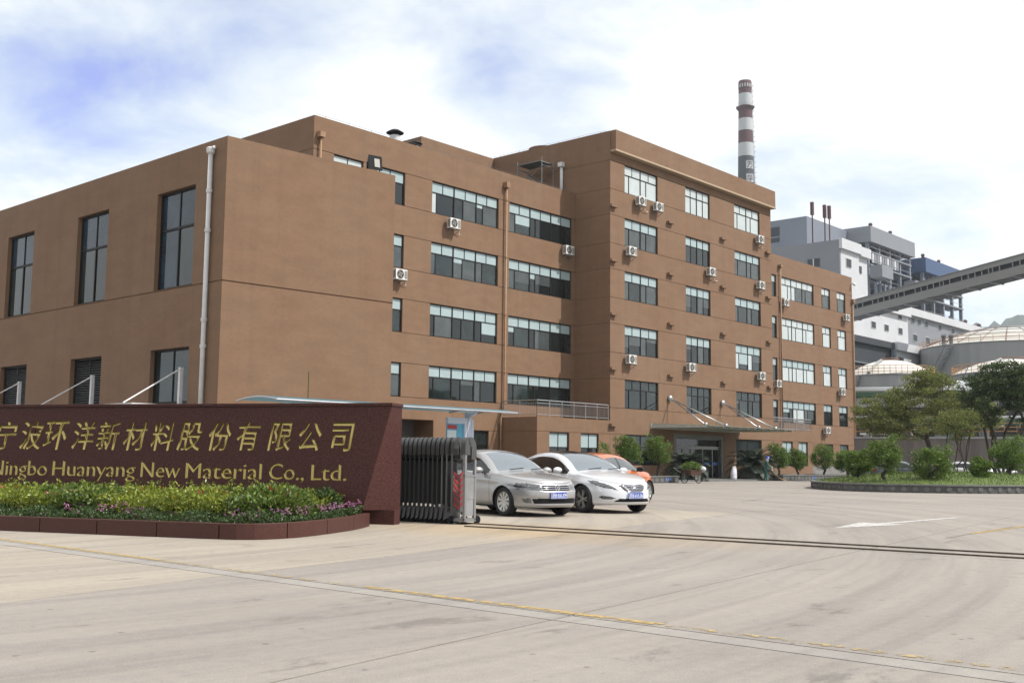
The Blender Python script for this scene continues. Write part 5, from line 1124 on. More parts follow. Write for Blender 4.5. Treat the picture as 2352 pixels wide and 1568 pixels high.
SEDAN = dict(front=2.30, rear=-2.30, w=1.765, axf=1.42, axr=-1.19, wr=0.317, nf=2.75, nr=3.0,
    shoulder=[(2.3, 0.70), (2.15, 0.735), (1.8, 0.80), (1.2, 0.875), (0.7, 0.915), (0, 0.945), (-1.2, 0.975), (-1.9, 0.985), (-2.3, 0.97)],
    bottom=[(2.3, 0.21), (1.9, 0.19), (1.0, 0.20), (-1, 0.21), (-1.8, 0.25), (-2.3, 0.30)],
    off_front=[(0, -0.06), (0.1, -0.012), (0.3, -0.01), (0.5, 0.004), (0.68, 0.0), (0.74, -0.035), (0.9, -0.075), (1, -0.125)], off_side=OFF_S, off_rear=[(0, -0.05), (0.3, 0), (0.6, 0), (1, -0.06)],
    top=[(2.3, 0.715), (2.1, 0.79), (1.8, 0.86), (1.4, 0.925), (1.02, 0.985), (0.98, 0.99), (0.55, 1.245), (0.2, 1.395), (-0.1, 1.445), (-0.5, 1.46), (-0.9, 1.445), (-1.15, 1.40), (-1.5, 1.25), (-1.85, 1.08), (-2.1, 1.065), (-2.3, 1.04)],
    rail=[(2.3, 0.71), (2.1, 0.765), (1.8, 0.83), (1.3, 0.905), (0.98, 0.945), (0.55, 1.18), (0.2, 1.325), (-0.1, 1.375), (-0.5, 1.395), (-0.9, 1.375), (-1.15, 1.33), (-1.5, 1.19), (-1.85, 1.035), (-2.3, 1.0)],
    rail_y=[(2.3, 0.70), (1.4, 0.78), (0.98, 0.74), (0.55, 0.65), (0.2, 0.60), (-0.5, 0.585), (-1.1, 0.60), (-1.5, 0.64), (-1.85, 0.72), (-2.3, 0.74)],
    ws=(0.96, 0.16), rg=(-1.13, -1.80), side_win=(0.80, -1.55), pillars=[(-0.42, -0.32), (-1.18, -1.13)], seams=[0.93, -0.37, -1.28],
    front_parts=[('headlight', [(0.40, 0.575), (0.48, 0.565), (1.0, 0.60), (1.08, 0.66), (1.02, 0.722), (0.80, 0.726), (0.45, 0.682)]), ('grille', [(-1, 0.565), (0.37, 0.565), (0.42, 0.675), (-1, 0.675)]),
                 ('intake', [(-1, 0.285), (0.58, 0.285), (0.63, 0.40), (-1, 0.385)]), ('fog_lamp', [(0.62, 0.30), (0.82, 0.315), (0.86, 0.405), (0.66, 0.405)])],
    rear_parts=[('tail_lamp', [(0.5, 0.72), (1.1, 0.74), (1.05, 0.9), (0.52, 0.88)])],
    slats=[0.600, 0.638], slat_w=lambda z: 0.385, slat_r=0.009, badge=[(-0.62, 0.62, 0, 0.05), (0, 0.05, 0.62, 0.62), (-0.85, 0.05, -0.42, -0.7), (-0.42, -0.7, 0, 0.0), (0, 0, 0.42, -0.7), (0.42, -0.7, 0.85, 0.05)], badge_z=0.622, badge_r=(0.062, 0.062), plate_z=0.47,
    mirror=(0.62, 0.985), paint='paint_silver', spokes=10, spw=(0.018, 0.042), trim='chrome')
build_car('silver sedan with blue number plate parked next to the folding gate', SEDAN, (17.86 + 0.75 * 0.975 + 1.42 * 0.22, 16.05 - 0.75 * 0.22 + 1.42 * 0.975, 0), math.atan2(-0.975, -0.22), '浙B·E6U09')
COUPE = dict(SEDAN, front=2.41, rear=-2.41, w=1.835, axf=1.47, axr=-1.325, wr=0.325, nf=2.35, nr=2.6, paint='paint_white', roof=True,
    shoulder=[(2.41, 0.66), (2.2, 0.72), (1.8, 0.80), (1.2, 0.87), (0.7, 0.905), (0, 0.935), (-1.2, 0.99), (-2, 1.02), (-2.41, 1.0)],
    off_front=[(0, -0.05), (0.1, 0.0), (0.3, 0.01), (0.5, 0.0), (0.68, -0.02), (0.85, -0.06), (1, -0.13)],
    top=[(2.41, 0.68), (2.2, 0.77), (1.9, 0.85), (1.5, 0.93), (1.1, 0.99), (1.05, 1.0), (0.6, 1.235), (0.2, 1.39), (-0.1, 1.445), (-0.5, 1.47), (-0.9, 1.445), (-1.3, 1.355), (-1.7, 1.20), (-1.98, 1.10), (-2.2, 1.085), (-2.41, 1.05)],
    rail=[(2.41, 0.675), (2.2, 0.745), (1.8, 0.83), (1.3, 0.91), (1.05, 0.945), (0.6, 1.17), (0.2, 1.32), (-0.1, 1.375), (-0.5, 1.39), (-0.9, 1.36), (-1.3, 1.27), (-1.7, 1.125), (-1.98, 1.06), (-2.41, 1.02)],
    rail_y=[(2.41, 0.70), (1.4, 0.82), (1.05, 0.77), (0.6, 0.68), (0.2, 0.63), (-0.5, 0.60), (-1.1, 0.61), (-1.5, 0.65), (-1.95, 0.74), (-2.41, 0.76)],
    ws=(1.03, 0.16), rg=(-1.05, -1.95), side_win=(0.85, -1.6), pillars=[(-0.38, -0.30)], seams=[0.98, -0.33],
    front_parts=[('headlight', [(0.44, 0.545), (0.52, 0.555), (0.80, 0.60), (1.12, 0.69), (1.26, 0.765), (1.05, 0.755), (0.78, 0.70), (0.56, 0.62)]), ('grille', [(-1, 0.49), (0.20, 0.495), (0.30, 0.55), (0.43, 0.662), (0.30, 0.675), (-1, 0.68)]),
                 ('intake', [(-1, 0.275), (0.55, 0.275), (0.42, 0.355), (-1, 0.365)]), ('fog_lamp', [(0.50, 0.365), (0.62, 0.33), (0.82, 0.34), (0.93, 0.385), (0.80, 0.42), (0.62, 0.40)])],
    slats=[0.515, 0.555, 0.595, 0.635], slat_w=lambda z: 0.20 + (z - 0.50) * 1.25, slat_r=0.011, slat_bow=0.02, badge=[(-0.55, -0.75, -0.15, 0.75), (0.15, -0.75, 0.55, 0.75), (-0.35, -0.1, 0.35, 0.1)], badge_z=0.60, badge_r=(0.085, 0.052), plate_z=0.425,
    mirror=(0.66, 0.985), spokes=10, pair=0.13, spw=(0.012, 0.018), rimf=0.74, trim='black')
build_car('white sedan with black roof panel parked between the silver and orange cars', COUPE, (20.53 + 0.79 * 0.96 + 1.47 * 0.28, 15.98 - 0.79 * 0.28 + 1.47 * 0.96, 0), math.atan2(-0.96, -0.28), '浙B·6VL06')
ORANGE = dict(SEDAN, front=2.2, rear=-2.2, axf=1.36, axr=-1.22, paint='paint_orange', glass='tint_glass', w=1.77, mirror_mat='black_gloss', mirror=(0.60, 0.98), pillars=[(-0.42, -0.33), (-1.12, -1.08)], badge=None, slats=[],
    front_parts=[('headlight', [(0.42, 0.60), (1.05, 0.64), (1.12, 0.72), (0.80, 0.72), (0.45, 0.67)]), ('grille', [(-1, 0.40), (0.4, 0.40), (0.42, 0.62), (-1, 0.62)])])
hd = R(8)
build_car('orange sedan behind the white car, seen from its rear right corner', ORANGE, (27.55 - 1.36 * math.cos(hd) - 0.75 * math.sin(hd), 19.1 - 1.36 * math.sin(hd) + 0.75 * math.cos(hd), 0), hd)
# ------------------------------------------------------------------ trees and shrubs
def skeleton(g_, base, targets, trunk_top, r0, sag=0.12):
    """branches: every target joined to the nearest earlier node by a bent limb"""
    nodes = [np.array(base)] + [np.array(base) + (np.array(trunk_top) - np.array(base)) * k / 4 + np.array([g_.normal(0, 0.03), g_.normal(0, 0.03), 0]) * k for k in (1, 2, 3, 4)]
    par = [-1, 0, 1, 2, 3]
    for t in sorted(targets, key=lambda t: np.linalg.norm(t - np.array(trunk_top))):
        dd = [np.linalg.norm(t - q) + (0.9 * max(0, q[2] - t[2])) for q in nodes[3:]]; j = int(np.argmin(dd)) + 3
        q = nodes[j]; m_ = (q + t) / 2 + g_.normal(0, 0.06, 3) * np.linalg.norm(t - q) + np.array([0, 0, sag * np.linalg.norm(t - q)])
        nodes.append(m_); par.append(j); nodes.append(np.array(t)); par.append(len(nodes) - 2)
    cnt = [0] * len(nodes)
    for i in range(len(nodes) - 1, 0, -1): cnt[i] += 1; cnt[par[i]] += cnt[i]
    return nodes, par, cnt
def tree(name, label, base, hgt, crown, nclump, nleaf, leaf, m_leaf, trunk_h, r0, seed, stems=1, clump_r=0.5, flat=0.55, group=None, cat='tree', bark='bark', spread=0.0, leaf_w=0.5):
    g_ = np.random.default_rng(seed); o = thing(name, label, cat, tuple(base), 0, group)
    T = []
    for (cx_, cy_, cz_, rx_, ry_, rz_, wt) in crown:
        k = int(nclump * wt); v = g_.normal(0, 1, (k, 3)); v /= np.linalg.norm(v, axis=1)[:, None]; rr = g_.uniform(0.12, 1.0, k) ** 0.42; T += list(np.array([cx_, cy_, cz_]) + v * rr[:, None] * np.array([rx_, ry_, rz_]))
    T = np.array(T); b = MB()
    for s_ in range(stems):
        a_ = 2 * math.pi * s_ / stems; bx, by = (spread * 0.25 * math.cos(a_), spread * 0.25 * math.sin(a_)) if stems > 1 else (0, 0); tt = (spread * math.cos(a_), spread * math.sin(a_), trunk_h) if stems > 1 else (g_.normal(0, 0.08), g_.normal(0, 0.08), trunk_h)
        sel = T if stems == 1 else T[np.argsort(np.hypot(T[:, 0] - tt[0] * 2, T[:, 1] - tt[1] * 2))[:max(3, len(T) // stems)]]
        nodes, par, cnt = skeleton(g_, (bx, by, -0.05), list(sel), tt, r0); rad = [max(0.010, r0 * (c / cnt[0]) ** 0.5) for c in cnt]
        rad[0] *= 1.25
        for i in range(1, len(nodes)): b.tube([nodes[par[i]], nodes[i]], [rad[par[i]] if i < 5 else min(rad[par[i]], rad[i] * 1.5), rad[i]], 6 if rad[i] > 0.03 else 4, False)
    b.build('trunk', bark, o, True)
    per = nleaf // len(T); sc_ = np.repeat(T, per, 0); d_ = g_.normal(0, 1, sc_.shape); d_ /= np.linalg.norm(d_, axis=1)[:, None]; rr = g_.uniform(0, 1, len(sc_)) ** 0.5
    P_ = sc_ + d_ * (rr * clump_r)[:, None] * np.array([1, 1, flat]); P_ = P_[P_[:, 2] > 0.25]
    di = P_ - np.array([0, 0, hgt * 0.4]); di /= np.linalg.norm(di, axis=1)[:, None]
    cr = obj('crown', leaf_mesh('crown', P_, di * 0.5 + np.array([0, 0, 0.25]), leaf, leaf_w, seed=seed + 1), m_leaf, o); return o
def lat(d, l): return _fw * d + _rt * l                     # depth and sideways offset on the ground
def gpos(px, d): p = atD(px, 1060, d); return (p[0], p[1], 0.0)
def loc2(v): return (v[0], v[1])
def crown_cam(items):                                        # crown lobes given sideways / upwards / depth, metres
    out = []
    for l, z, dpt, rx_, rz_, wt in items: v = _rt * l + _fw * dpt; out.append((v[0], v[1], z, rx_, rx_, rz_, wt))
    return out
x1 = gpos(2134, 72)
tree('broad_tree', 'broad spreading tree with thin yellowish green leaves behind the round planter', x1, 7.6, crown_cam([(-0.3, 5.2, 0, 2.6, 1.9, 0.34), (-2.9, 4.3, 0.3, 1.9, 1.35, 0.24), (2.6, 4.6, 0, 2.2, 1.3, 0.24), (0.4, 6.6, 0, 1.7, 0.9, 0.10), (-1.2, 3.6, -1, 2.4, 0.8, 0.08)]), 460, 60000, 0.115, 'tree_leaf', 2.3, 0.15, 3, clump_r=0.50, flat=0.5)
x2 = gpos(2300, 64)
tree('dense_tree', 'tall multi-stemmed dark tree at the right edge of the picture', x2, 8, crown_cam([(0.3, 6.0, 0, 1.7, 1.3, 0.5), (-1.0, 5.0, 0, 1.3, 1.6, 0.25), (1.8, 5.2, 0, 1.7, 1.8, 0.4)]), 280, 34000, 0.12, 'tree_leaf_dark', 1.6, 0.075, 5, stems=6, clump_r=0.40, spread=0.7)
x3 = gpos(2206, 63)
tree('slender_tree', 'slender bare-stemmed small tree between the round planter shrubs', x3, 4.5, crown_cam([(0, 3.5, 0, 1.3, 0.9, 1.0)]), 90, 5000, 0.10, 'tree_leaf', 1.5, 0.035, 9, stems=6, clump_r=0.36, spread=0.5)
def topiary(label, pos, h, r_, seed, m_='topiary_leaf', squash=1.0, trunk=0.35, grp='topiary shrubs around the yard', lobes=5, leaf=0.075, n=3600):
    g_ = random.Random(seed); lob = [(0, h - r_ * 0.95, 0, r_ * 0.92, r_ * 0.9, 0.5)]
    for k in range(lobes):
        a_ = k * 2.4 + g_.uniform(0, 1); q = r_ * g_.uniform(0.35, 0.65); zz_ = trunk * h + (h - trunk * h) * (0.12 + 0.7 * k / max(1, lobes - 1)); lob.append((q * math.cos(a_), zz_, q * math.sin(a_), r_ * g_.uniform(0.45, 0.65), r_ * g_.uniform(0.35, 0.5), 0.55 / lobes))
    return tree('topiary_shrub', label, pos, h, crown_cam(lob), 120, int(n * 2.3), leaf, m_, trunk * h + 0.1, 0.045 * h / 1.6 + 0.02, seed, clump_r=r_ * 0.30, flat=0.7, group=grp, cat='shrub')
# round planter with grass, ringed by cast panels
RP = thing('round_planter', 'large oval planter with dark stone wall and lawn at the right', 'planter', (0, 0, 0))
PC = [(52.3, 25.8), (49.0, 24.2), (46.7, 22.0), (46.0, 20.2), (46.3, 18.4), (47.6, 16.6), (50.0, 14.9), (54.0, 13.4), (59.0, 13.0), (64.0, 14.2), (67.5, 17.0), (68.0, 20.5), (66.0, 24.0), (62.0, 26.4), (57.0, 27.0)]
def closed(pc, n):
    P_ = np.array(pc); m_ = len(P_); out = []
    for i in range(m_):
        p0, p1, p2, p3 = P_[(i - 1) % m_], P_[i], P_[(i + 1) % m_], P_[(i + 2) % m_]
        for k in range(n):
            t = k / n; out.append(0.5 * ((2 * p1) + (-p0 + p2) * t + (2 * p0 - 5 * p1 + 4 * p2 - p3) * t * t + (-p0 + 3 * p1 - 3 * p2 + p3) * t**3))
    return np.array(out)
ring = closed(PC, 24); cen_ = ring.mean(0)
seg = np.hypot(*(np.roll(ring, -1, 0) - ring).T); cum = np.concatenate([[0], np.cumsum(seg)]); Lr = cum[-1]
def rat(d): d = d % Lr; i = min(np.searchsorted(cum, d) - 1, len(ring) - 1) if d > 0 else 0; t = (d - cum[i]) / seg[i]; return ring[i] * (1 - t) + ring[(i + 1) % len(ring)] * t
inn = ring + (cen_ - ring) / np.linalg.norm(cen_ - ring, axis=1)[:, None] * 0.3
b = MB(); n = len(ring)
vs = [(p[0], p[1], 0.001) for p in ring] + [(p[0], p[1], 0.30) for p in ring] + [(p[0], p[1], 0.30) for p in inn] + [(p[0], p[1], 0.001) for p in inn]
b.add(vs, [(i, (i + 1) % n, n + (i + 1) % n, n + i) for i in range(n)] + [(2 * n + i, 2 * n + (i + 1) % n, 3 * n + (i + 1) % n, 3 * n + i) for i in range(n)]); b.build('wall', 'planter_stone', RP)
out_ = ring - (cen_ - ring) / np.linalg.norm(cen_ - ring, axis=1)[:, None] * 0.05
b = MB(); vs = [(p[0], p[1], 0.301) for p in out_] + [(p[0], p[1], 0.365) for p in out_] + [(p[0], p[1], 0.365) for p in inn] + [(p[0], p[1], 0.301) for p in inn]
b.add(vs, [f for i in range(n) for f in ((i, (i + 1) % n, n + (i + 1) % n, n + i), (n + i, n + (i + 1) % n, 2 * n + (i + 1) % n, 2 * n + i), (2 * n + i, 2 * n + (i + 1) % n, 3 * n + (i + 1) % n, 3 * n + i), (3 * n + i, 3 * n + (i + 1) % n, (i + 1) % n, i))]); b.build('coping', 'planter_cap', RP)
mat('planter_panel', (0.105, 0.105, 0.10), 0.8, var=0.25, vscale=3)
npan = int(Lr / 0.46)
for k in range(npan):
    d0 = k * Lr / npan; p, q = rat(d0 + 0.06), rat(d0 + Lr / npan - 0.06); mid = (p + q) / 2; nr_ = mid - cen_
    t = (q - p) / np.linalg.norm(q - p); nr_ = np.array([t[1], -t[0]]); nr_ *= np.sign(nr_ @ (mid - cen_))
    if (mid @ _fw[:2]) > 58: continue
    b = MB(); b.lathe([(0, 0.03), (0.10, 0.028), (0.125, 0.0)], n=12, axis='y'); o = b.build('rosette_panel', 'planter_panel', RP); o.matrix_local = frame_mat((mid[0], mid[1], 0.155), (t[0], t[1], 0), (nr_[0], nr_[1], 0), (0, 0, 1))
b = MB(); rg = 10; vs = []
for k in range(rg + 1):
    for p in inn: q = cen_ + (p - cen_) * (1 - k / rg); vs.append((q[0], q[1], 0.31 + 0.5 * (1 - (1 - k / rg) ** 2)))
b.add(vs, [(k * n + i, k * n + (i + 1) % n, (k + 1) * n + (i + 1) % n, (k + 1) * n + i) for k in range(rg) for i in range(n)]); b.build('lawn', 'grass', RP, True)
gp_ = []; g_ = np.random.default_rng(5)
while len(gp_) < 12000:
    a_ = g_.integers(0, n); f_ = g_.uniform(0, 1) ** 0.5; q = cen_ + (inn[a_] - cen_) * f_ ; q = q + g_.normal(0, 0.15, 2)
    if q @ _fw[:2] < 57: gp_.append((q[0], q[1], 0.31 + 0.5 * (1 - f_ ** 2)))
o = obj('grass_blades', leaf_mesh('grass_blades', gp_, np.tile([0, 0, 1.6], (len(gp_), 1)), 0.11, 0.16, seed=2), 'grass', RP); stuff(o)
def on_lawn(px, py): p = onZ(px, py, 0.38); return (p[0], p[1], 0.36)
for (px, py, h, r_, lb, sd) in [(1946, 1101, 1.75, 0.62, 'leftmost topiary shrub on the oval planter, partly behind the wall tip', 11), (1972, 1105, 1.55, 0.60, 'second topiary shrub from the left on the oval planter', 12), (2033, 1108, 2.15, 0.78, 'tallest pointed topiary shrub on the oval planter', 13), (2141, 1109, 1.75, 0.85, 'wide round topiary shrub in the middle of the oval planter', 14), (2251, 1109, 1.25, 0.48, 'small cloud-pruned shrub with a bare trunk on the oval planter', 15), (2322, 1107, 2.45, 0.95, 'large bushy topiary shrub at the right edge of the oval planter', 16)]:
    p = on_lawn(px, py); topiary(lb, (p[0], p[1], 0.33), h * 0.92, r_, sd, n=4600, lobes=4 if sd == 15 else 6)
# planters along the office front
def long_planter(label, x0, x1, y0, y1, txt=True):
    o = thing('long_planter', label, 'planter', (x0, y0, 0)); b = MB(); w_, d_ = x1 - x0, y1 - y0
    for (a0, a1, c0, c1) in ((0, w_, 0, 0.2), (0, w_, d_ - 0.2, d_), (0, 0.2, 0.2, d_ - 0.2), (w_ - 0.2, w_, 0.2, d_ - 0.2)): b.box(a0, a1, c0, c1, 0.001, 0.33)
    b.build('wall', 'planter_stone', o)
    b = MB()
    for (a0, a1, c0, c1) in ((-0.04, w_ + 0.04, -0.04, 0.24), (-0.04, w_ + 0.04, d_ - 0.24, d_ + 0.04), (-0.04, 0.24, 0.24, d_ - 0.24), (w_ - 0.24, w_ + 0.04, 0.24, d_ - 0.24)): b.box(a0, a1, c0, c1, 0.331, 0.40)
    b.build('coping', 'planter_cap', o); b = MB(); b.box(0.2, w_ - 0.2, 0.2, d_ - 0.2, 0.25, 0.35); b.build('lawn', 'grass', o)
    npn = int(w_ / 0.5)
    for k in range(npn): b = MB(); b.box(k * w_ / npn + 0.06, (k + 1) * w_ / npn - 0.06, -0.02, -0.002, 0.05, 0.29); b.build('panel', 'planter_panel', o)
    return o
pl = long_planter('grey stone planter in front of the office, left of the entrance', 44.0, 54.0, 35.1, 37.6)
pr = long_planter('grey stone planter in front of the office, right of the entrance', 67.2, 82.0, 35.4, 37.9)
mat('sign_blue', (0.10, 0.17, 0.42), 0.5)
for par_, x in ((pl, 8.6), (pr, 4.2)):
    for k in range(3): b = MB(); b.box(x + k * 0.24, x + k * 0.24 + 0.14, -0.035, -0.022, 0.13, 0.27); b.build('number_tile', 'sign_blue', par_)
def topx(px, Y): p = onY(px, 1080, Y); return (p[0], Y, 0.34)
for (px, Y, h, r_, lb, sd) in [(1443, 36.4, 2.25, 0.78, 'clipped topiary tree behind the orange car', 21), (1511, 36.2, 2.35, 0.88, 'clipped topiary tree with a thick trunk left of the entrance palms', 22), (1788, 36.6, 2.1, 0.85, 'topiary shrub right of the street sweeper', 23), (1832, 36.6, 1.75, 0.72, 'second topiary shrub right of the street sweeper', 24), (1893, 36.8, 2.2, 0.95, 'large topiary shrub at the right end of the office planter', 25)]:
    topiary(lb, topx(px, Y), h, r_, sd, n=4200, trunk=0.42 if sd in (21, 22) else 0.3)
p = onY(1385, 1035, 37.0); 
tree('small_shrub', 'small leafy shrub peeping over the white car roof', (p[0], 37.0, 0.34), 2.0, [(0, 0, 1.4, 0.3, 0.3, 0.5, 1.0)], 14, 500, 0.09, 'topiary_leaf', 0.8, 0.03, 61, clump_r=0.25, cat='shrub')
# sago palms
def sago(label, pos, h, r_, seed, nf=64):
    g_ = np.random.default_rng(seed); o = thing('sago_palm', label, 'palm', pos, 0, 'sago palms beside the entrance'); b = MB(); b.lathe([(0.22, 0), (0.26, 0.25), (0.2, h * 0.38), (0.0, h * 0.42)], n=12); b.build('trunk', 'bark', o)
    for k in range(nf):
        a_ = k * 2.39996; el = R(82 - 105 * (k / nf)); L_ = r_ * g_.uniform(0.85, 1.1); pts_ = []; p = np.array([0.06 * math.cos(a_), 0.06 * math.sin(a_), h * 0.38]); e_ = el
        for s_ in range(9): pts_.append(p.copy()); p = p + np.array([math.cos(a_) * math.cos(e_), math.sin(a_) * math.cos(e_), math.sin(e_)]) * L_ / 8; e_ -= R(11)
        b = MB(); b.tube(pts_, [0.014 - 0.0012 * s_ for s_ in range(9)], 4, False)
        side = np.array([-math.sin(a_), math.cos(a_), 0])
        for s_ in range(3, 32):
            q = s_ / 32 * 8; i = min(int(q), 7); c = pts_[i] + (pts_[i + 1] - pts_[i]) * (q - i); t_ = pts_[i + 1] - pts_[i]; t_ = t_ / np.linalg.norm(t_); ll = 0.30 * r_ * math.sin(math.pi * (0.12 + 0.8 * s_ / 32))
            for sg_ in (-1, 1):
                d_ = side * sg_ * 0.8 + t_ * 0.6 + np.array([0, 0, 0.12]); d_ = d_ / np.linalg.norm(d_) * ll; b.add([c - t_ * 0.012, c + t_ * 0.036, c + d_ + t_ * 0.01, c + d_ * 0.9 - t_ * 0.012], [(0, 1, 2, 3)])
        b.build('frond', 'palm_leaf', o)
pp_ = onY(1577, 1090, 37.6); sago('large sago palm left of the entrance doors, behind the cart', (pp_[0], 37.6, 0), 2.1, 1.75, 3)
pp_ = onY(1730, 1090, 37.4); sago('large sago palm right of the entrance doors, beside the sweeper', (pp_[0], 37.4, 0), 2.2, 1.95, 4)
# ------------------------------------------------------------------ entrance step, sack, cart
b = MB(); b.box(55.6, 71.2, 36.4, 41.4, 0.001, 0.10); stp = struct(b.build('entrance_step', 'planter_cap'))
mat('sack_white', (0.50, 0.50, 0.54), 0.85, var=0.25, vscale=9); mat('cloth_green', (0.018, 0.075, 0.062), 0.8, var=0.2, vscale=8); mat('helmet_blue', (0.02, 0.05, 0.38), 0.25); mat('scarf', (0.6, 0.62, 0.66), 0.8); mat('skin', (0.36, 0.20, 0.13), 0.6); mat('bamboo', (0.34, 0.22, 0.10), 0.8); mat('cart_wood', (0.085, 0.045, 0.03), 0.8, var=0.2)
sk = thing('sack', 'full white woven sack leaning by itself before the entrance step', 'sack', tuple(onZ(1685, 1104)), R(20))
b = MB(); prof = [(0.0, 0.0), (0.24, 0.02), (0.28, 0.25), (0.26, 0.55), (0.2, 0.8), (0.15, 0.88), (0.17, 0.95), (0.0, 0.93)]; b.lathe(prof, n=16)
for i, v in enumerate(b.v): k = 1 + 0.06 * math.sin(v[2] * 14 + math.atan2(v[1], v[0]) * 3); b.v[i] = (v[0] * k * 1.1 + v[2] * 0.22, v[1] * k * 0.75, v[2])
b.build('bag', 'sack_white', sk, True); b = MB(); b.lathe([(0.155, 0.86), (0.165, 0.88), (0.155, 0.90)], (0.19, 0, 0), 14); b.build('tie', 'bamboo', sk)
cp_ = (onZ(1572, 1109.5) + onZ(1604, 1109)) / 2
ct = thing('hand_cart', 'two-wheeled hand cart heaped with cut branches in front of the left palm', 'cart', (cp_[0], cp_[1], 0), R(-20))
for s_ in (-0.5, 0.5):
    b = MB(); b.lathe([(0.33, -0.02), (0.36, -0.02), (0.36, 0.02), (0.33, 0.02), (0.33, -0.02)], (s_, 0, 0.36), 28, 'x'); wl = b.build('wheel', 'black', ct)
    for k in range(8): a_ = k * math.pi / 4; b = MB(); b.tube([(s_, 0.03 * math.cos(a_), 0.36 + 0.03 * math.sin(a_)), (s_, 0.335 * math.cos(a_), 0.36 + 0.335 * math.sin(a_))], 0.006, 4); b.build('spoke', 'steel_dull', wl)
b = MB(); b.tube([(-0.5, 0, 0.36), (0.5, 0, 0.36)], 0.02, 6); b.build('axle', 'black', ct)
b = MB(); b.add([(-0.34, -0.42, 0.44), (0.34, -0.42, 0.44), (0.34, 0.42, 0.44), (-0.34, 0.42, 0.44), (-0.42, -0.5, 0.76), (0.42, -0.5, 0.76), (0.42, 0.5, 0.76), (-0.42, 0.5, 0.76)], [(0, 3, 2, 1), (0, 1, 5, 4), (1, 2, 6, 5), (2, 3, 7, 6), (3, 0, 4, 7)]); b.build('tray', 'cart_wood', ct)
b = MB(); b.tube([(0.3, 0.6, 0.6), (0.3, 1.3, 0.85), (-0.3, 1.3, 0.85), (-0.3, 0.6, 0.6)], 0.018, 6); b.build('handle', 'steel_dull', ct)
b = MB(); b.tube([(0.2, -0.5, 0.42), (0.2, -0.55, 0.0)], 0.02, 6); b.build('prop_leg', 'steel_dull', ct)
b = MB(); b.ball((0.38, -0.35, 0.74), 0.20, 0.34, 0.16, 14, 8)
for i, v in enumerate(b.v): b.v[i] = (v[0] + 0.03 * math.sin(v[1] * 21), v[1], v[2] + 0.03 * math.sin(v[0] * 17 + v[1] * 9))
tag(b.build('sack_cover', 'sack_white', None, True), 'white sack draped over the edge of the loaded hand cart', 'sack').location = tuple(cp_ + np.array([0.1, 0, 0.05]))
g_ = np.random.default_rng(8); v = g_.normal(0, 1, (1400, 3)); v /= np.linalg.norm(v, axis=1)[:, None]; P_ = v * g_.uniform(0.4, 1, 1400)[:, None] ** 0.5 * np.array([0.45, 0.6, 0.3]) + np.array([0, 0, 0.9]); P_ = P_[P_[:, 2] > 0.8]
o = obj('cut_branches', leaf_mesh('cut_branches', P_, v[:len(P_)] + np.array([0, 0, .4]), 0.12, 0.4, seed=4), 'topiary_leaf'); o.location = tuple(cp_); stuff(tag(o, 'heap of green cuttings on the hand cart', 'cuttings'))
# ------------------------------------------------------------------ street sweeper
def skin_mesh(name, joints, bones, m_, parent, sub=2):
    me = bpy.data.meshes.new(name); keys = list(joints); me.from_pydata([joints[k][:3] for k in keys], [(keys.index(a), keys.index(b_)) for a, b_ in bones], [])
    o = bpy.data.objects.new(name, me); COL.objects.link(o); sk_ = o.modifiers.new('s', 'SKIN'); sb = o.modifiers.new('d', 'SUBSURF'); sb.levels = sub; sb.render_levels = sub
    for i, k in enumerate(keys):
        r_ = joints[k][3]; me.skin_vertices[0].data[i].radius = r_ if isinstance(r_, tuple) else (r_, r_)
    me.skin_vertices[0].data[0].use_root = True
    m2 = bpy.data.meshes.new_from_object(o.evaluated_get(bpy.context.evaluated_depsgraph_get())); bpy.data.objects.remove(o); m2.materials.clear(); m2.shade_smooth()
    return obj(name, m2, m_, parent)
pz = onZ(1757, 1105); ps = thing('person', 'street sweeper in dark green work clothes and blue helmet, bending over a broom', 'person', (pz[0], pz[1], 0), R(-48 + 90 - 90))
J = {'pelvis': (0, 0, 0.83, (0.15, 0.12)), 'belly': (0.03, 0, 0.98, (0.15, 0.115)), 'chest': (0.09, 0, 1.17, (0.165, 0.12)), 'neck': (0.15, 0, 1.32, 0.055), 'head0': (0.18, 0, 1.39, 0.06),
     'lh': (0.0, 0.09, 0.76, 0.095), 'lk': (0.06, 0.11, 0.44, 0.07), 'la': (-0.02, 0.11, 0.09, 0.055), 'lt': (0.12, 0.12, 0.05, 0.045), 'rh': (0.0, -0.09, 0.76, 0.095), 'rk': (0.10, -0.10, 0.44, 0.07), 'ra': (0.06, -0.11, 0.09, 0.055), 'rtoe': (0.20, -0.12, 0.05, 0.045),
     'ls': (0.11, 0.19, 1.23, 0.07), 'le': (0.22, 0.22, 0.98, 0.055), 'lw': (0.44, 0.12, 0.93, 0.042), 'rs': (0.11, -0.19, 1.23, 0.07), 're': (0.19, -0.22, 0.97, 0.055), 'rw': (0.42, -0.10, 0.75, 0.042)}
skin_mesh('body', J, [('pelvis', 'belly'), ('belly', 'chest'), ('chest', 'neck'), ('neck', 'head0'), ('pelvis', 'lh'), ('lh', 'lk'), ('lk', 'la'), ('la', 'lt'), ('pelvis', 'rh'), ('rh', 'rk'), ('rk', 'ra'), ('ra', 'rtoe'), ('chest', 'ls'), ('ls', 'le'), ('le', 'lw'), ('chest', 'rs'), ('rs', 're'), ('re', 'rw')], 'cloth_green', ps)
b = MB(); b.ball((0.21, 0, 1.46), 0.088, 0.074, 0.105, 16, 12); b.ball((0.298, 0, 1.455), 0.018, 0.014, 0.022, 8, 6)
for s_ in (-1, 1): b.ball((0.205, s_ * 0.076, 1.455), 0.018, 0.01, 0.03, 8, 6)
b.build('head', 'skin', ps, True)
b = MB()
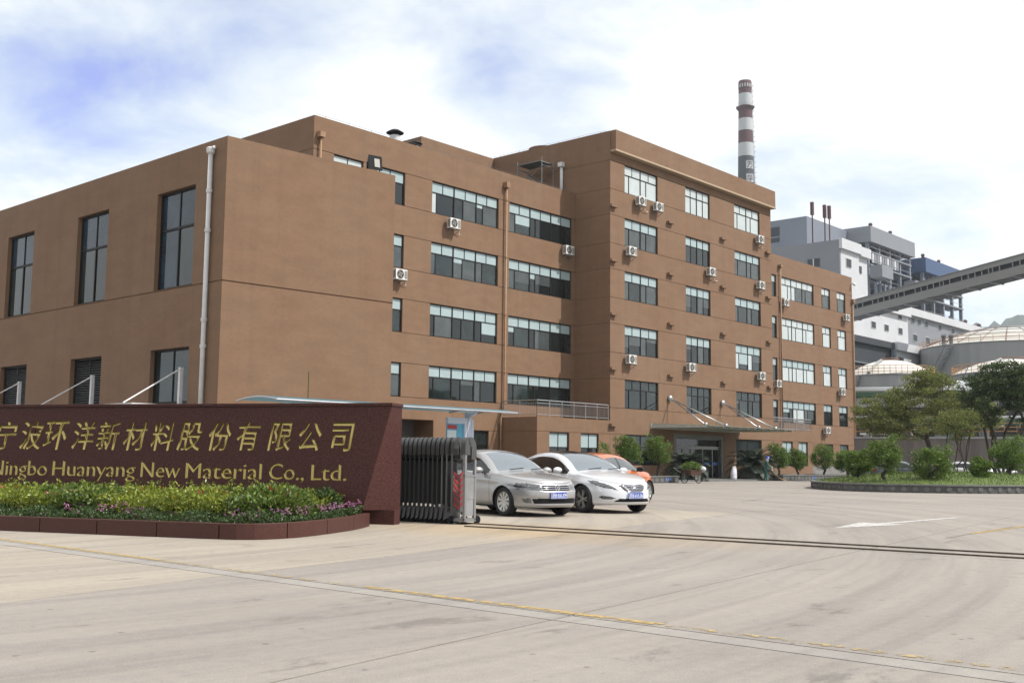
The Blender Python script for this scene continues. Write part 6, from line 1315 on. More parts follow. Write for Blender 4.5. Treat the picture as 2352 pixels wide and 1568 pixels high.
for s_ in (-1, 1): b.ball((0.285, s_ * 0.03, 1.475), 0.01, 0.012, 0.008, 8, 6)
b.ball((0.288, 0, 1.415), 0.008, 0.022, 0.006, 8, 6); b.build('face_features', 'black', ps, True)
b = MB(); b.lathe([(0.155, 0.0), (0.135, 0.012), (0.122, 0.05), (0.10, 0.09), (0.05, 0.118), (0.0, 0.124)], (0.205, 0, 1.50), 20); b.build('helmet', 'helmet_blue', ps, True)
b = MB(); b.lathe([(0.075, 1.30), (0.098, 1.34), (0.096, 1.42), (0.098, 1.50), (0.08, 1.52)], (0.19, 0, 0), 16, 'z', R(60), R(300)); b.build('scarf', 'scarf', ps, True)
for nm, w_, s_ in (('l', (0.44, 0.12, 0.93), 1), ('r', (0.42, -0.10, 0.75), -1)):
    b = MB(); w_ = np.array(w_); b.ball(w_ + np.array([0.04, 0, -0.02]), 0.045, 0.03, 0.04, 10, 8)
    for k in range(4): q = w_ + np.array([0.065, -s_ * 0.02, 0.012 - 0.02 * k]); b.tube([q, q + np.array([0.025, -s_ * 0.022, -0.002]), q + np.array([0.012, -s_ * 0.045, -0.004]), q + np.array([-0.012 - 0.002 * k, -s_ * 0.04, -0.004])], [0.009, 0.009, 0.008, 0.006], 6)
    q = w_ + np.array([0.03, -s_ * 0.015, 0.02]); b.tube([q, q + np.array([0.03, -s_ * 0.03, 0.015]), q + np.array([0.05, -s_ * 0.035, 0.0])], [0.011, 0.01, 0.007], 6); b.build('hand', 'scarf', ps, True)
M_ = Matrix.Translation((pz[0], pz[1], 0)) @ Matrix.Rotation(ps.rotation_euler.z, 4, 'Z')
br = thing('broom', 'bamboo broom held to the ground by the street sweeper', 'broom', tuple(M_ @ Vector((0.95, -0.03, 0.0))), ps.rotation_euler.z)
b = MB(); b.tube([(-0.62, 0.06 + 0.03, 1.12), (-0.49, 0.03 + 0.01, 0.90), (-0.47, -0.06, 0.73), (-0.05, 0.0, 0.24)], 0.014, 6); b.build('handle', 'bamboo', br)
for k in range(26):
    a_ = R(-30 + 60 * (k / 25)); h_ = rnd.uniform(-0.06, 0.06); b = MB(); b.tube([(-0.05, 0, 0.24), (0.2 + 0.2 * math.cos(a_), 0.3 * math.sin(a_), 0.03 + abs(h_))], [0.012, 0.005], 4); b.build('twig', 'bamboo', br)
# ------------------------------------------------------------------ works behind: wall, rack, tanks
def D2(px, py, d): return atD(px, py, d)
cw = thing('boundary_wall', 'stained concrete wall with orange handrail behind the trees', 'wall')
wa, wb = atD(1962, 1060, 96)[:2], atD(2560, 1060, 88)[:2]; wd = (wb - wa) / np.linalg.norm(wb - wa); wn = np.array([wd[1], -wd[0]]); WLn = np.linalg.norm(wb - wa); npn = 9
for k in range(npn):
    b = MB(); b.obox((wa[0], wa[1], 0), (wd[0], wd[1], 0), (-wn[0], -wn[1], 0), UZ, (k * WLn / npn + 0.015, (k + 1) * WLn / npn - 0.015), (0.03, 0.33), (0.0, 3.4)); b.build('wall_panel', 'concrete_wall', cw)
b = MB(); b.obox((wa[0], wa[1], 0), (wd[0], wd[1], 0), (-wn[0], -wn[1], 0), UZ, (0, WLn), (-0.05, 0.42), (3.4, 3.56)); b.build('coping', 'tank_grey', cw)
hr = thing('orange_handrail', 'orange steel handrail running along the top of the concrete wall', 'railing')
for z in (4.0, 4.35, 4.7): b = MB(); b.obox((wa[0], wa[1], 0), (wd[0], wd[1], 0), (-wn[0], -wn[1], 0), UZ, (0, WLn), (0.1, 0.15), (z, z + 0.06)); b.build('rail', 'tank_rail', hr)
for k in range(int(WLn / 1.2)): b = MB(); b.obox((wa[0], wa[1], 0), (wd[0], wd[1], 0), (-wn[0], -wn[1], 0), UZ, (k * 1.2 + 0.1, k * 1.2 + 0.16), (0.16, 0.21), (3.56, 4.76)); b.build('post', 'tank_rail', hr)
def bar3(mb_, p, q, hw, hz):
    p, q = np.array(p), np.array(q); d = (q - p) / np.linalg.norm(q - p); s_ = np.cross(d, UZ); s_ = s_ / (np.linalg.norm(s_) + 1e-9) if np.linalg.norm(s_) > 1e-6 else EX; u_ = np.cross(s_, d)
    mb_.obox(p, d, s_, u_, (0, np.linalg.norm(q - p)), (-hw, hw), (-hz, hz))
rk = thing('pipe_rack', 'green steel pipe rack carrying silver pipes in front of the tanks', 'pipe rack')
ra, rb = atD(1950, 1060, 112), atD(2600, 1060, 104); rd = (rb - ra); rd[2] = 0; RL = np.linalg.norm(rd); rd /= RL; rn = np.array([rd[1], -rd[0], 0])
RZ = 8.2
for k in range(7):
    q = ra + rd * RL * k / 6; q[2] = 0
    for s_ in (-1.2, 1.2): b = MB(); c_ = q + rn * s_; b.box(c_[0] - 0.2, c_[0] + 0.2, c_[1] - 0.2, c_[1] + 0.2, -0.04, RZ); b.build('column', 'plant_grey', rk)
for z in (RZ, 5.4): 
    for s_ in (-1.2, 1.2): b = MB(); bar3(b, ra * [1, 1, 0] + rn * s_ + UZ * z, rb * [1, 1, 0] + rn * s_ + UZ * z, 0.12, 0.22); b.build('beam', 'rack_green', rk)
for s_, r_, z in ((-1.0, 0.17, RZ + 0.42), (-0.4, 0.22, RZ + 0.46), (0.3, 0.28, RZ + 0.52), (1.0, 0.14, RZ + 0.38), (-0.6, 0.16, 5.8), (0.5, 0.2, 5.85)):
    b = MB(); b.tube([ra * [1, 1, 0] + rn * s_ + UZ * z, rb * [1, 1, 0] + rn * s_ + UZ * z], r_, 10); b.build('pipe', 'pipe_silver', rk, True)
bp0 = atD(2215, 905, 118); b = MB(); b.tube([atD(2075, 895, 120), atD(2110, 900, 120), atD(2165, 893, 120), atD(2180, 885, 120), atD(2260, 890, 118), atD(2330, 897, 116)], [0.3, 0.3, 0.45, 0.62, 0.55, 0.5], 12)
tag(b.build('large_duct', 'pipe_silver', None, True), 'fat silver duct bending behind the tree in front of the large tank', 'duct')
eq = thing('process_structure', 'dark steel process structure behind the concrete wall and trees', 'steel structure')
ea, eb = atD(1955, 1060, 122)[:2], atD(2600, 1060, 116)[:2]; ed = (eb - ea) / np.linalg.norm(eb - ea); en = np.array([ed[1], -ed[0]]); EL = np.linalg.norm(eb - ea)
def eqb(name, a, b2, c, m_): b = MB(); b.obox((ea[0], ea[1], 0), (ed[0], ed[1], 0), (-en[0], -en[1], 0), UZ, a, b2, c); return b.build(name, m_, eq)
mat('process_dark', (0.045, 0.042, 0.04), 0.8, var=0.35, vscale=0.7)
eqb('back_wall', (0, EL), (3, 3.3), (-0.04, 7.6), 'process_dark')
for k in range(9): eqb('column', (k * EL / 8 - 0.15, k * EL / 8 + 0.15), (0, 0.3), (-0.04, 7.4), 'plant_grey' if k % 3 == 0 else 'process_dark')
for z in (3.9, 5.6, 7.2): eqb('beam', (0, EL), (0.31, 0.6), (z, z + 0.3), 'process_dark')
for k in range(7):
    q = ea + ed * (EL * (k + 0.5) / 7) - en * 1.6; b = MB(); r_ = 0.5 + 0.25 * (k % 3); b.lathe([(r_, -0.04), (r_, 4.5 + (k * 1.7) % 2.4), (0.0, 5.2 + (k * 1.7) % 2.4)], (q[0], q[1], 0), 14); b.build('vessel', ('tank_grey', 'concrete_wall', 'plant_grey')[k % 3], eq, True)
for k in range(5): eqb('cross_pipe', (1 + k * EL / 5, 4.5 + k * EL / 5), (-0.3, -0.1), (4.4 + 0.5 * (k % 3), 4.6 + 0.5 * (k % 3)), 'pipe_silver')
def tank(label, px, d, r_, zw, zt, sd, cage=True, base='tank_grey', stair=None):
    c = atD(px, 1060, d); o = thing('storage_tank', label, 'tank', (c[0], c[1], 0)); b = MB(); b.lathe([(r_, -0.04), (r_, zw - 0.12)], n=64); b.build('shell', base, o, True)
    b = MB(); b.lathe([(r_ + 0.06, zw - 0.2), (r_ + 0.06, zw), (r_, zw + 0.02)], n=64); b.build('rim', 'plinth_grey', o)
    h_ = zt - zw; Rs = (r_ * r_ + h_ * h_) / (2 * h_); prof = []
    for k in range(13):
        a_ = math.asin(min(1, r_ / Rs)) * (1 - k / 12); prof.append((Rs * math.sin(a_), zw + 0.02 + Rs * math.cos(a_) - (Rs - h_)))
    b = MB(); b.lathe(prof, n=64); b.build('dome', 'tank_white', o, True)
    def dome(rr_, a_): return (rr_ * math.cos(a_), rr_ * math.sin(a_), zw + 0.02 + math.sqrt(Rs * Rs - rr_ * rr_) - (Rs - h_))
    if cage:
        for k in range(24): a_ = 2 * math.pi * k / 24; b = MB(); b.tube([(p[0], p[1], p[2] + 0.12) for p in (dome(r_ * q, a_) for q in (1, 0.8, 0.6, 0.4, 0.2, 0.06))], 0.05, 4); b.build('dome_rib', 'rust_red', o)
        for q in (0.9, 0.75, 0.6, 0.45, 0.3, 0.15): b = MB(); b.tube([(p[0], p[1], p[2] + 0.14) for p in (dome(r_ * q, 2 * math.pi * k / 48) for k in range(49))], 0.06, 4, False); b.build('dome_hoop', 'rust_red' if q < 0.2 or q > .8 else 'steel_dull', o)
    else:
        b = MB(); b.tube([(p[0], p[1], p[2] + 0.25) for p in (dome(r_ * 0.22, 2 * math.pi * k / 32) for k in range(33))], 0.05, 4, False); b.build('top_ring', 'rust_red', o)
        a_ = math.atan2(-_rt[1], -_rt[0]) + 0.75; b = MB(); pts_ = [dome(r_ * q, a_) for q in (1, 0.85, 0.7, 0.55, 0.4)]; b.tube([(p[0], p[1], p[2] + 0.12) for p in pts_], 0.22, 4); b.build('dome_walk', 'galv', o)
    for z in (0.35, 0.7, 1.05): b = MB(); b.tube([(r_ * 1.0 * math.cos(t), r_ * math.sin(t), zw + z) for t in np.linspace(0, 2 * math.pi, 65)], 0.035, 4, False); b.build('handrail', 'tank_rail', o)
    for k in range(48): t = 2 * math.pi * k / 48; b = MB(); b.tube([(r_ * math.cos(t), r_ * math.sin(t), zw), (r_ * math.cos(t), r_ * math.sin(t), zw + 1.07)], 0.035, 4); b.build('rail_post', 'tank_rail', o)
    a0 = math.atan2(-_fw[1], -_fw[0]) - 1.05; ns_ = 34                       # helical stair on the left flank, seen from the yard
    for k in range(ns_):
        t = a0 - 0.55 + 0.55 * k / ns_ * 1.0; z = zw * (0.45 + 0.54 * k / ns_); b = MB(); ca, sa = math.cos(t), math.sin(t); b.obox((0, 0, 0), (ca, sa, 0), (-sa, ca, 0), UZ, (r_ + 0.05, r_ + 0.95), (-0.16, 0.16), (z, z + 0.06)); b.build('stair_tread', 'galv', o)
    b = MB(); b.tube([((r_ + 0.95) * math.cos(a0 - 0.55 + 0.55 * k / ns_), (r_ + 0.95) * math.sin(a0 - 0.55 + 0.55 * k / ns_), zw * (0.45 + 0.54 * k / ns_) + 1.0) for k in range(ns_ + 1)], 0.05, 5); b.build('stair_rail', 'galv', o)
    return o
tank('low white-domed tank right behind the end of the office building', 2050, 140, 5.4, 12.4, 14.5, 1, cage=False)
tank('biggest tank with a caged dome, behind the other tanks', 2330, 178, 14.0, 20.2, 23.6, 2)
tank('white-domed tank in front of the biggest one, at the right edge', 2330, 134, 6.8, 12.3, 14.2, 3, cage=False)
for k, (px, d) in enumerate(((2168, 168), (2185, 168))):
    c = D2(px, 800, d); o = thing('vent_pot', ('left' if k == 0 else 'right') + ' one of two vent pots on the edge of the biggest tank', 'vent', (c[0], c[1], 20.2)); b = MB(); b.lathe([(0.27, -0.6), (0.27, 0.7), (0.36, 0.7), (0.36, 1.15), (0, 1.2)], n=14); b.build('pot', 'steel_dull', o, True); b = MB(); b.lathe([(0.37, 0.68), (0.41, 0.72), (0.37, 0.76)], n=14); b.build('collar', 'rust_red', o)
# ------------------------------------------------------------------ power station
def plain_windows(parent, items, wm='plant_dark', proud=0.05):
    for (x, z, w_, h_, Y) in items:
        b = MB(); b.box(x, x + w_, Y - 0.12, Y + 0.1, z, z + h_); wo_ = b.build('window', 'white_paint', parent)
        for a0, a1 in ((0.1, w_ / 2 - 0.06), (w_ / 2 + 0.06, w_ - 0.1)): b = MB(); b.box(x + a0, x + a1, Y - 0.17, Y - 0.121, z + 0.1, z + h_ - 0.1); b.build('pane', wm, wo_)
YP = 100.6
bh = thing('boiler_house', 'tall white boiler house of the power station behind the office', 'building')
b = MB(); b.box(218.5, 227.5, YP, 122, -0.04, 48.9); b.box(227.5, 232.7, YP + 0.4, 122, -0.04, 48.5); b.box(227.5, 254.6, YP + 0.2, 122, -0.04, 37.9); b.build('wall', 'plant_white', bh)
b = MB(); b.box(217.7, 227.55, YP - 0.7, YP - 0.01, 47.0, 49.2); b.box(227.7, 233.0, YP - 0.5, YP + 0.39, 46.8, 48.9); b.build('parapet_band', 'plant_white', bh)
b = MB(); b.box(217.9, 218.49, YP, 124, -0.04, 49.0); b.build('shade_painted_side', 'plant_grey', bh)  # grey layer paints the shaded side of the white house
b = MB(); b.box(232.72, 254.6, YP - 0.7, YP + 0.19, 35.9, 38.0); b.build('parapet_band', 'plant_white', bh)
plain_windows(bh, [(220.8, 43.4, 2.6, 2.0, YP), (226.9 + 0.7, 43.0, 2.0, 1.8, YP + 0.4), (227.9, 33.8, 2.0, 1.6, YP + 0.2)] + [(x, 31.4, 2.4, 1.6, YP + 0.2) for x in (233.5, 240.6, 248.6)] + [(233, 38.5 - 3.8, 2, 1.4, YP + 0.2), (248.6, 34.9, 2.2, 1.7, YP + 0.2)])
b = MB(); b.box(217.78, 217.9, 105.2, 108.0, 43.6, 45.4); wo_ = b.build('window', 'plant_dark', bh); b = MB(); b.box(217.7, 217.779, 106.5, 106.7, 43.6, 45.4); b.build('mullion', 'white_paint', wo_)
pb_ = thing('penthouse', 'blue grey sheet metal plant room on the boiler house roof', 'plant room')
b = MB(); b.add([(231.1, 114.6, 47), (257.8, 114.6, 47), (257.8, 140, 47), (231.1, 140, 47), (231.1, 114.6, 58.4), (257.8, 114.6, 58.4), (257.8, 140, 58.4), (231.1, 140, 58.4)], [(4, 5, 6, 7), (0, 1, 5, 4), (1, 2, 6, 5), (3, 0, 4, 7), (2, 3, 7, 6)]); b.build('wall', 'plant_sheet', pb_)
b = MB(); b.box(231.0, 231.09, 121.6, 126, 54.6, 56.8); b.box(231.0, 231.09, 121.6, 126, 53.2, 54.2); b.build('louvre', 'plant_dark', pb_)
b = MB(); b.obox((240.6, 114.5, 50), (1, 0, 0), (0, -1, 0), UZ, (0, 12), (0, 3.0), (2.2, 4.0)); b.build('eave', 'plant_white', pb_)
# open boiler frame with a hood
def frame_tower(label, name, x0, x1, y0, y1, zt, zb, hood, zfloor):
    o = thing(name, label, 'boiler frame'); b = MB(); b.box(x0, x1, y0, y1, zb, zt); b.build('hood', hood, o)
    b = MB(); b.box(x0 + 2, x1 - 1, y0 + 6, y1 - 1, -0.04, zb); b.build('inner_wall', 'plant_dark', o)
    n_ = 5
    for k in range(n_):
        x = x0 + 1 + (x1 - x0 - 2) * k / (n_ - 1); b = MB(); b.box(x - 0.4, x + 0.4, y0 + 1, y0 + 1.8, -0.04, zb); b.build('column', 'plant_sheet', o)
    for z in zfloor:
        b = MB(); b.box(x0 + 1, x1 - 1, y0 + 0.6, y0 + 5, z - 0.35, z); b.build('platform', 'plant_grey', o)
        b = MB(); b.box(x0 + 1, x1 - 1, y0 + 0.62, y0 + 0.68, z + 1.0, z + 1.1); b.build('handrail', 'steel_dull', o)
    for k in range(n_ - 1):
        xa_ = x0 + 1 + (x1 - x0 - 2) * k / (n_ - 1); xb_ = x0 + 1 + (x1 - x0 - 2) * (k + 1) / (n_ - 1)
        for (za, zb_) in ((zfloor[0] + 0.2, zb),):
            b = MB(); b.tube([(xa_, y0 + 1.4, za), ((xa_ + xb_) / 2, y0 + 1.4, zb_), (xb_, y0 + 1.4, za)], 0.16, 4); b.build('brace', 'plant_sheet', o)
    return o
f1 = frame_tower('grey hooded open boiler frame beside the white boiler house', 'open_boiler_tower', 252.8, 280.5, 108.6, 136, 59.0, 55.1, 'plant_grey', (53.0, 49.8, 45.6, 40))
for k in range(11):
    x = 255 + k * 1.5; b = MB(); b.box(x, x + 1.15, 109.3, 109.5, 50.3, 52.9); b.build('screen_panel', 'plant_grey' if k % 3 else 'plant_white', f1)
b = MB(); b.box(251, 257.5, 105.2, 108.2, 45.8, 48.8); b.build('cabin', 'plant_grey', f1); b = MB(); b.box(271.5, 276.5, 105.2, 108.2, 45.0, 47.6); b.build('cabin', 'plant_grey', f1)
b = MB()
for k in range(8): b.tube([(254 + k * 2.6, 108, 38), (254 + k * 2.6, 108, 45.2)], 0.35, 6)
b = None
for k in range(7): b = MB(); b.tube([(254 + k * 2.7, 108.2, 38), (254 + k * 2.7, 108.2, 45.2)], 0.4, 6); b.build('standpipe', 'plant_sheet', f1)
f2 = frame_tower('blue hooded open boiler frame further right', 'open_boiler_tower', 287.7, 318, 108.6, 138, 56.3, 52.4, 'plant_blue', (49, 45.6, 41))
for x, z, f_ in ((256, 59, f1), (268, 59, f1), (289.5, 56.3, f2), (301, 56.3, f2)):
    b = MB(); b.lathe([(0.4, 0), (0.4, 0.8), (0.52, 0.85), (0.4, 1.3), (0, 1.35)], (x, 110, z), 10); b.build('roof_ventilator', 'stack_dark', f_)
th_ = thing('turbine_hall', 'long pale grey hall with small windows and a white parapet band', 'building')
b = MB(); b.box(254.65, 372, YP + 0.5, 128, -0.04, 36.6); b.build('wall', 'plant_grey', th_)
b = MB(); b.box(254.65, 372, YP - 0.4, YP + 0.49, 36.62, 38.4); b.build('parapet_band', 'plant_white', th_)
plain_windows(th_, [(x, 34.8, 2.3, 1.5, YP + 0.5) for x in (257, 261, 265.5, 274.5, 283.5, 293, 302.5, 312.5, 323, 334)] + [(x, 30.6, 2.6, 1.8, YP + 0.5) for x in (258, 266, 274.5, 283.5, 293, 302.5)])
br_ = thing('blue_roofed_hall', 'far long hall with a blue sheet roof behind the pale hall', 'building'); b = MB(); b.box(355, 470, 127, 150, -0.04, 47.8); b.build('wall', 'plant_grey', br_)
b = MB(); b.add([(354, 126, 47.8), (471, 126, 47.8), (471, 138, 51.5), (354, 138, 51.5), (354, 151, 47.8), (471, 151, 47.8)], [(0, 1, 2, 3), (3, 2, 5, 4), (0, 3, 4), (1, 5, 2)]); b.build('roof', 'plant_blue', br_)
for k in range(7): b = MB(); b.lathe([(0.7, 0), (0.7, 1.4), (0.9, 1.5), (0, 2.2)], (362 + k * 14, 134, 50.0), 10); b.build('roof_ventilator', 'stack_dark', br_)
ls = thing('low_shed', 'low white shed with a wide dark bay door beneath the conveyor', 'building')
b = MB(); b.box(150, 171, 70.6, 92, -0.04, 20.4); b.build('wall', 'plant_dark', ls); b = MB(); b.box(171.02, 196, 70.4, 92, -0.04, 20.3); b.build('wall', 'plant_white', ls)
b = MB(); b.box(150, 171.3, 70.0, 70.59, 19.6, 20.6); b.build('fascia', 'plant_dark', ls); b = MB(); b.box(171.5, 196.2, 69.6, 70.39, 19.5, 20.8); b.build('fascia', 'plant_white', ls)
for z in (11, 16.5): b = MB(); b.box(150, 171, 70.3, 70.59, z, z + 0.15); b.build('door_rail', 'plant_grey', ls)
b = MB(); b.box(170.4, 171.0, 69.7, 70.28, 0, 19.5); b.build('door_post', 'plant_sheet', ls)
b = MB(); b.box(173.3, 175.4, 70.28, 70.45, 16.6, 18.5); b.build('window', 'plant_dark', ls)
bs = thing('blue_roof_shed', 'small shed with a bright blue roof between the domed tanks', 'building'); q0 = atD(2036, 838, 198); q1 = atD(2175, 838, 198); zt_ = atD(2090, 822, 200)[2]
sl0 = (q1 - q0) * [1, 1, 0]; sL = np.linalg.norm(sl0); sl0 /= sL; sb0 = np.array([-sl0[1], sl0[0], 0]); sb0 = sb0 if sb0 @ _fw > 0 else -sb0; qz = q0[2]
def shb(name, a, b2, c, m_): b = MB(); b.obox((q0[0], q0[1], 0), sl0, sb0, UZ, a, b2, c); return b.build(name, m_, bs)
shb('wall', (0.4, sL), (0.5, 4), (-0.04, qz), 'plant_grey'); mat('roof_blue', (0.022, 0.07, 0.36), 0.45)
b = MB(); p_ = [q0 * [1, 1, 0] + UZ * qz, q0 * [1, 1, 0] + sl0 * sL + UZ * qz]; b.add([p_[0], p_[1], p_[1] + sb0 * 2.4 + UZ * (zt_ - qz), p_[0] + sb0 * 2.4 + UZ * (zt_ - qz), p_[0] + sb0 * 4.8, p_[1] + sb0 * 4.8], [(0, 1, 2, 3), (3, 2, 5, 4), (0, 3, 4), (1, 5, 2)]); b.build('roof', 'roof_blue', bs)
# aerial masts on the boiler house
for k, (x, y, z0, z1) in enumerate(((220.5, 108.0, 48.9, 58.7), (221.6, 105.6, 48.9, 57.9), (222.2, 104.8, 48.9, 57.7))):
    o = thing('aerial_mast', ('left', 'middle', 'right')[k] + ' one of three red aerial masts on the white boiler house roof', 'mast', (x, y, z0)); b = MB(); b.tube([(0, 0, 0), (0, 0, z1 - z0 - 2.9)], 0.16, 6); b.build('pole', 'stack_dark', o); b = MB(); b.box(-0.35, 0.35, -0.3, 0.3, z1 - z0 - 2.9, z1 - z0); b.build('antenna', 'stack_dark', o)
# ------------------------------------------------------------------ inclined conveyor gallery
cg = thing('conveyor_gallery', 'long sloping grey conveyor gallery with a strip of windows', 'conveyor')
A_ = atD(*((2556 + 845 * .38265) / 1.46939, (650 + 1020 * .38265) / 1.46939), 190); B_ = atD(*((2556 + 2352 * .38265) / 1.46939, (650 + 620 * .38265) / 1.46939), 160)
dv = B_ - A_; dv /= np.linalg.norm(dv); A_ = A_ - dv * 14; B_ = B_ + dv * 26; Lg = np.linalg.norm(B_ - A_); sd_ = np.cross(dv, UZ); sd_ /= np.linalg.norm(sd_)
if sd_ @ _fw > 0: sd_ = -sd_
ug = np.cross(sd_, dv); ug = ug if ug[2] > 0 else -ug
def gb(name, a, b2, c, m_): b = MB(); b.obox(A_, dv, sd_, ug, a, b2, c); return b.build(name, m_, cg)
gb('side_panel', (0, Lg), (0, 0.12), (-1.55, -0.22), 'gantry_grey'); gb('side_panel', (0, Lg), (0, 0.12), (0.55, 1.35), 'gantry_grey'); gb('side_panel', (0, Lg), (-3.2, -3.08), (-1.55, 1.35), 'gantry_grey')
gb('roof_sheet', (0, Lg), (-3.3, 0.25), (1.36, 1.46), 'gantry_grey'); gb('floor_plate', (0, Lg), (-3.07, -0.01), (-1.45, -1.35), 'plant_dark'); gb('dark_core', (0, Lg), (-2.9, -0.6), (-1.3, 1.3), 'plant_dark')
q = 0.0; k = 0
while q < Lg:
    gb('mullion', (q, q + 0.16), (0.0, 0.10), (-0.219, 0.549), 'gantry_grey'); q += (1.25, 1.25, 1.25, 1.25, 0.7, 1.25, 2.3)[k % 7]; k += 1
for k in range(int(Lg / 4.2)):
    gb('floor_beam', (k * 4.2, k * 4.2 + 0.25), (-3.07, -0.01), (-1.75, -1.46), 'plant_grey')
    b = MB(); b.tube([A_ + dv * k * 4.2 + sd_ * -0.1 + ug * -1.6, A_ + dv * (k + 1) * 4.2 + sd_ * -3.0 + ug * -1.6], 0.07, 4); b.build('brace', 'plant_grey', cg)
for t in (0.03, 0.985):
    q = A_ + dv * Lg * t + sd_ * -1.5
    b = MB(); b.tube([(q[0], q[1], -0.04), (q[0], q[1], q[2] - 1.7)], 0.5, 8); b.build('trestle', 'plant_grey', cg)
# ------------------------------------------------------------------ chimney
cc = atD(1714, 420, 445); ch = thing('power_station_chimney', 'tall red and white banded concrete chimney behind the tall block', 'chimney', (cc[0], cc[1], 0))
def cr(z): return 2.62 + (161 - z) * 0.0182
def band(z0, z1, m_, name='band'): b = MB(); b.lathe([(cr(z0), z0), (cr(z1), z1)], n=48); return b.build(name, m_, ch, True)
band(-0.04, 128.4, 'stack_base', 'shaft')
for z0, z1, m_ in ((128.4, 134.1, 'stack_white'), (134.1, 139.5, 'stack_dark'), (139.5, 144.7, 'stack_white'), (144.7, 150.3, 'stack_dark'), (150.3, 155.5, 'stack_white'), (155.5, 157.2, 'stack_dark')): band(z0, z1, m_)
b = MB(); b.lathe([(cr(157) * 1.0, 157.2), (cr(157) * 1.05, 158.6), (cr(158) * 1.05, 160.5), (cr(161) * 0.98, 161.2), (cr(161) * 0.8, 161.2), (cr(161) * 0.8, 158)], n=48); b.build('crown', 'stack_dark', ch, True)
va = math.atan2(-_fw[1], -_fw[0])
for k in range(16): a_ = va + (k - 7.5) * 2 * math.pi / 16; r_ = cr(158) * 1.06; b = MB(); b.obox((0, 0, 0), (math.cos(a_), math.sin(a_), 0), (-math.sin(a_), math.cos(a_), 0), UZ, (r_ - 0.2, r_ + 0.03), (-0.28, 0.28), (158.1, 159.6)); b.build('crown_slot', 'stack_white', ch)
b = MB(); b.lathe([(cr(149), 148.3), (cr(149) + 1.0, 149.6), (cr(149) + 1.05, 149.75), (cr(149), 149.76)], n=40); b.build('gallery', 'stack_dark', ch)
for z in (150.3, 150.9): b = MB(); b.tube([((cr(149) + 1.0) * math.cos(t), (cr(149) + 1.0) * math.sin(t), z) for t in np.linspace(0, 2 * math.pi, 41)], 0.05, 4, False); b.build('gallery_rail', 'steel_dull', ch)
la = va + 1.72                                                # ladder on the right flank
b = MB(); 
for s_ in (-0.3, 0.3): b.tube([((cr(z) + 0.45) * math.cos(la) - s_ * math.sin(la), (cr(z) + 0.45) * math.sin(la) + s_ * math.cos(la), z) for z in (0, 60, 120, 160)], 0.06, 4)
b.build('ladder_rail', 'steel_dull', ch)
for z in np.arange(100, 160, 2.2): b = MB(); b.tube([((cr(z) + 0.45 + 0.4 * (1 - math.cos(t))) * math.cos(la) - 0.45 * math.sin(t) * math.sin(la), (cr(z) + 0.45 + 0.4 * (1 - math.cos(t))) * math.sin(la) + 0.45 * math.sin(t) * math.cos(la), z) for t in np.linspace(0, 2 * math.pi, 9)], 0.05, 4, False); b.build('ladder_hoop', 'steel_dull', ch)
pa = va + 0.30
for chn, z0, z1 in (('万', 122.7, 126.1), ('华', 117.0, 120.4)):
    zc_ = (z0 + z1) / 2; r_ = cr(zc_) + 0.16; h_ = (z1 - z0) / 2; b = MB(); nq = 8; w_ = 1.75
    for k in range(nq):
        t0, t1 = pa + (k / nq - 0.5) * 2 * w_ / r_, pa + ((k + 1) / nq - 0.5) * 2 * w_ / r_
        b.quad((r_ * math.cos(t0), r_ * math.sin(t0), z0), (r_ * math.cos(t1), r_ * math.sin(t1), z0), ((r_ - 0.06) * math.cos(t1), (r_ - 0.06) * math.sin(t1), z1), ((r_ - 0.06) * math.cos(t0), (r_ - 0.06) * math.sin(t0), z1))
    po_ = b.build('painted_square', 'stack_white', ch)
    tm_ = text_mesh(chn, 3.1, bevel=-0.0); co = np.array([v.co[:] for v in tm_.vertices]); mx_, my_ = (co[:, 0].max() + co[:, 0].min()) / 2, (co[:, 1].max() + co[:, 1].min()) / 2
    bm = bmesh.new(); bm.from_mesh(tm_); bmesh.ops.subdivide_edges(bm, edges=bm.edges, cuts=1); bm.to_mesh(tm_); bm.free()
    for v in tm_.vertices: t = pa + (v.co.x - mx_) / r_; rr_ = r_ + 0.12; v.co = (rr_ * math.cos(t), rr_ * math.sin(t), zc_ + v.co.y - my_)
    obj('painted_character', tm_, 'stack_dark', po_)
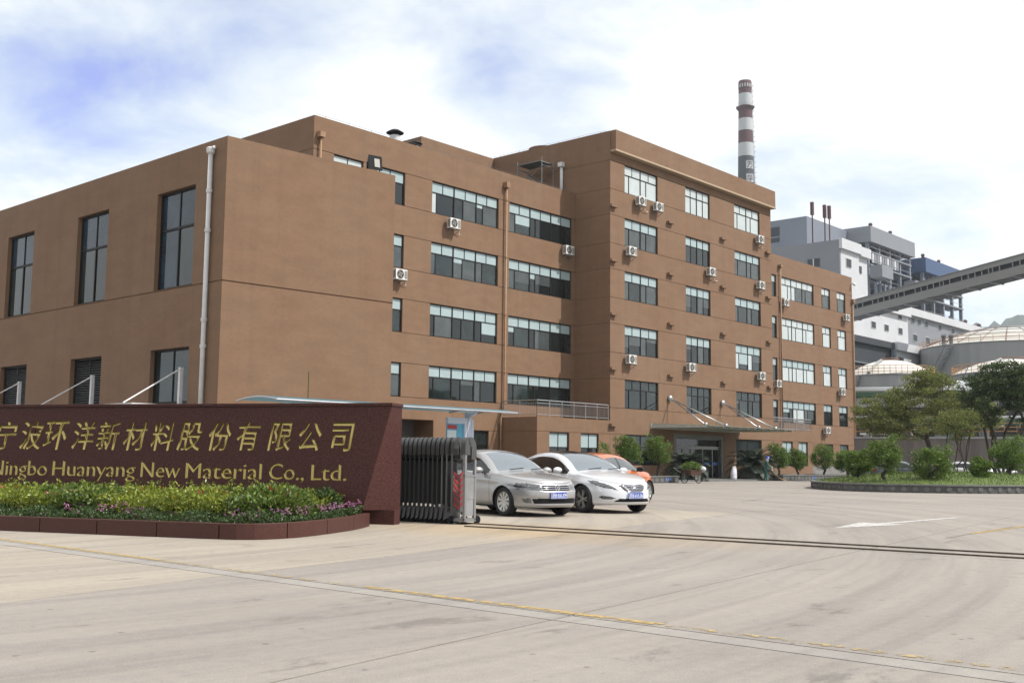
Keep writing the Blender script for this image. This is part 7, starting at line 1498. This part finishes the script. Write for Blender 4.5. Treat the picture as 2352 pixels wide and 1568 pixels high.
# ------------------------------------------------------------------ wooded hill
b = MB(); na, nr2 = 120, 14; g_ = np.random.default_rng(2); vs = []
for i in range(na + 1):
    px = 2060 + (3700 - 2060) * i / na; u_ = math.atan2((px - 1176), 2497)
    hh = 250 + 13 * math.sin(i * 0.21 + 0.6) + 6 * math.sin(i * 0.6 + 1) + 3 * math.sin(i * 1.9) + 2.0 * g_.normal()
    if px < 2300: hh *= max(0.05, (px - 2060) / 240) ** 0.35
    for j in range(nr2 + 1):
        d = 1500 + 700 * j / nr2; p = _fw * d * math.cos(u_) + _rt * d * math.sin(u_); z = hh * math.sin(math.pi / 2 * min(1, j / 9)) ** 0.9 + g_.normal(0, 3.0) * (j > 0); z = z if j < nr2 else hh * 0.8
        vs.append((p[0], p[1], z if j else -0.04))
b.add(vs, [(i * (nr2 + 1) + j, (i + 1) * (nr2 + 1) + j, (i + 1) * (nr2 + 1) + j + 1, i * (nr2 + 1) + j + 1) for i in range(na) for j in range(nr2)]); struct(b.build('hill', 'hill_forest', None, True))
# parked cars beyond the oval planter
def far_car(label, px, d, S, rz): p = atD(px, 1060, d); build_car(label, S, (p[0], p[1], 0), rz, None, step=0.05, group='cars parked beyond the oval planter')
far_car('dark grey car half hidden behind the topiary shrubs of the oval planter', 2072, 80, dict(SEDAN, paint='paint_grey', badge=None, slats=[], trim='black'), R(-70))
far_car('silver car roof showing behind the lawn of the oval planter', 2152 + 70, 82, dict(SEDAN, badge=None, slats=[]), R(-50))
far_car('white car behind the cloud-pruned shrub of the oval planter', 2265, 84, dict(SEDAN, paint='paint_white', badge=None, slats=[]), R(-60))

# ------------------------------------------------------------------ air
hz = MB(); hz.box(-700, 3000, -2000, 2800, -1.2, 330)
m = bpy.data.materials.new('haze_air'); m.use_nodes = True; t = m.node_tree; t.nodes.remove(t.nodes['Principled BSDF']); v = t.nodes.new('ShaderNodeVolumePrincipled')
v.inputs['Color'].default_value = (0.86, 0.93, 1.0, 1); v.inputs['Density'].default_value = 0.00021; v.inputs['Anisotropy'].default_value = 0.2
t.links.new(v.outputs[0], t.nodes['Material Output'].inputs['Volume']); MATS['haze_air'] = m
stuff(tag(hz.build('haze', 'haze_air'), 'thin summer haze lying over the works and the far hill', 'haze'))
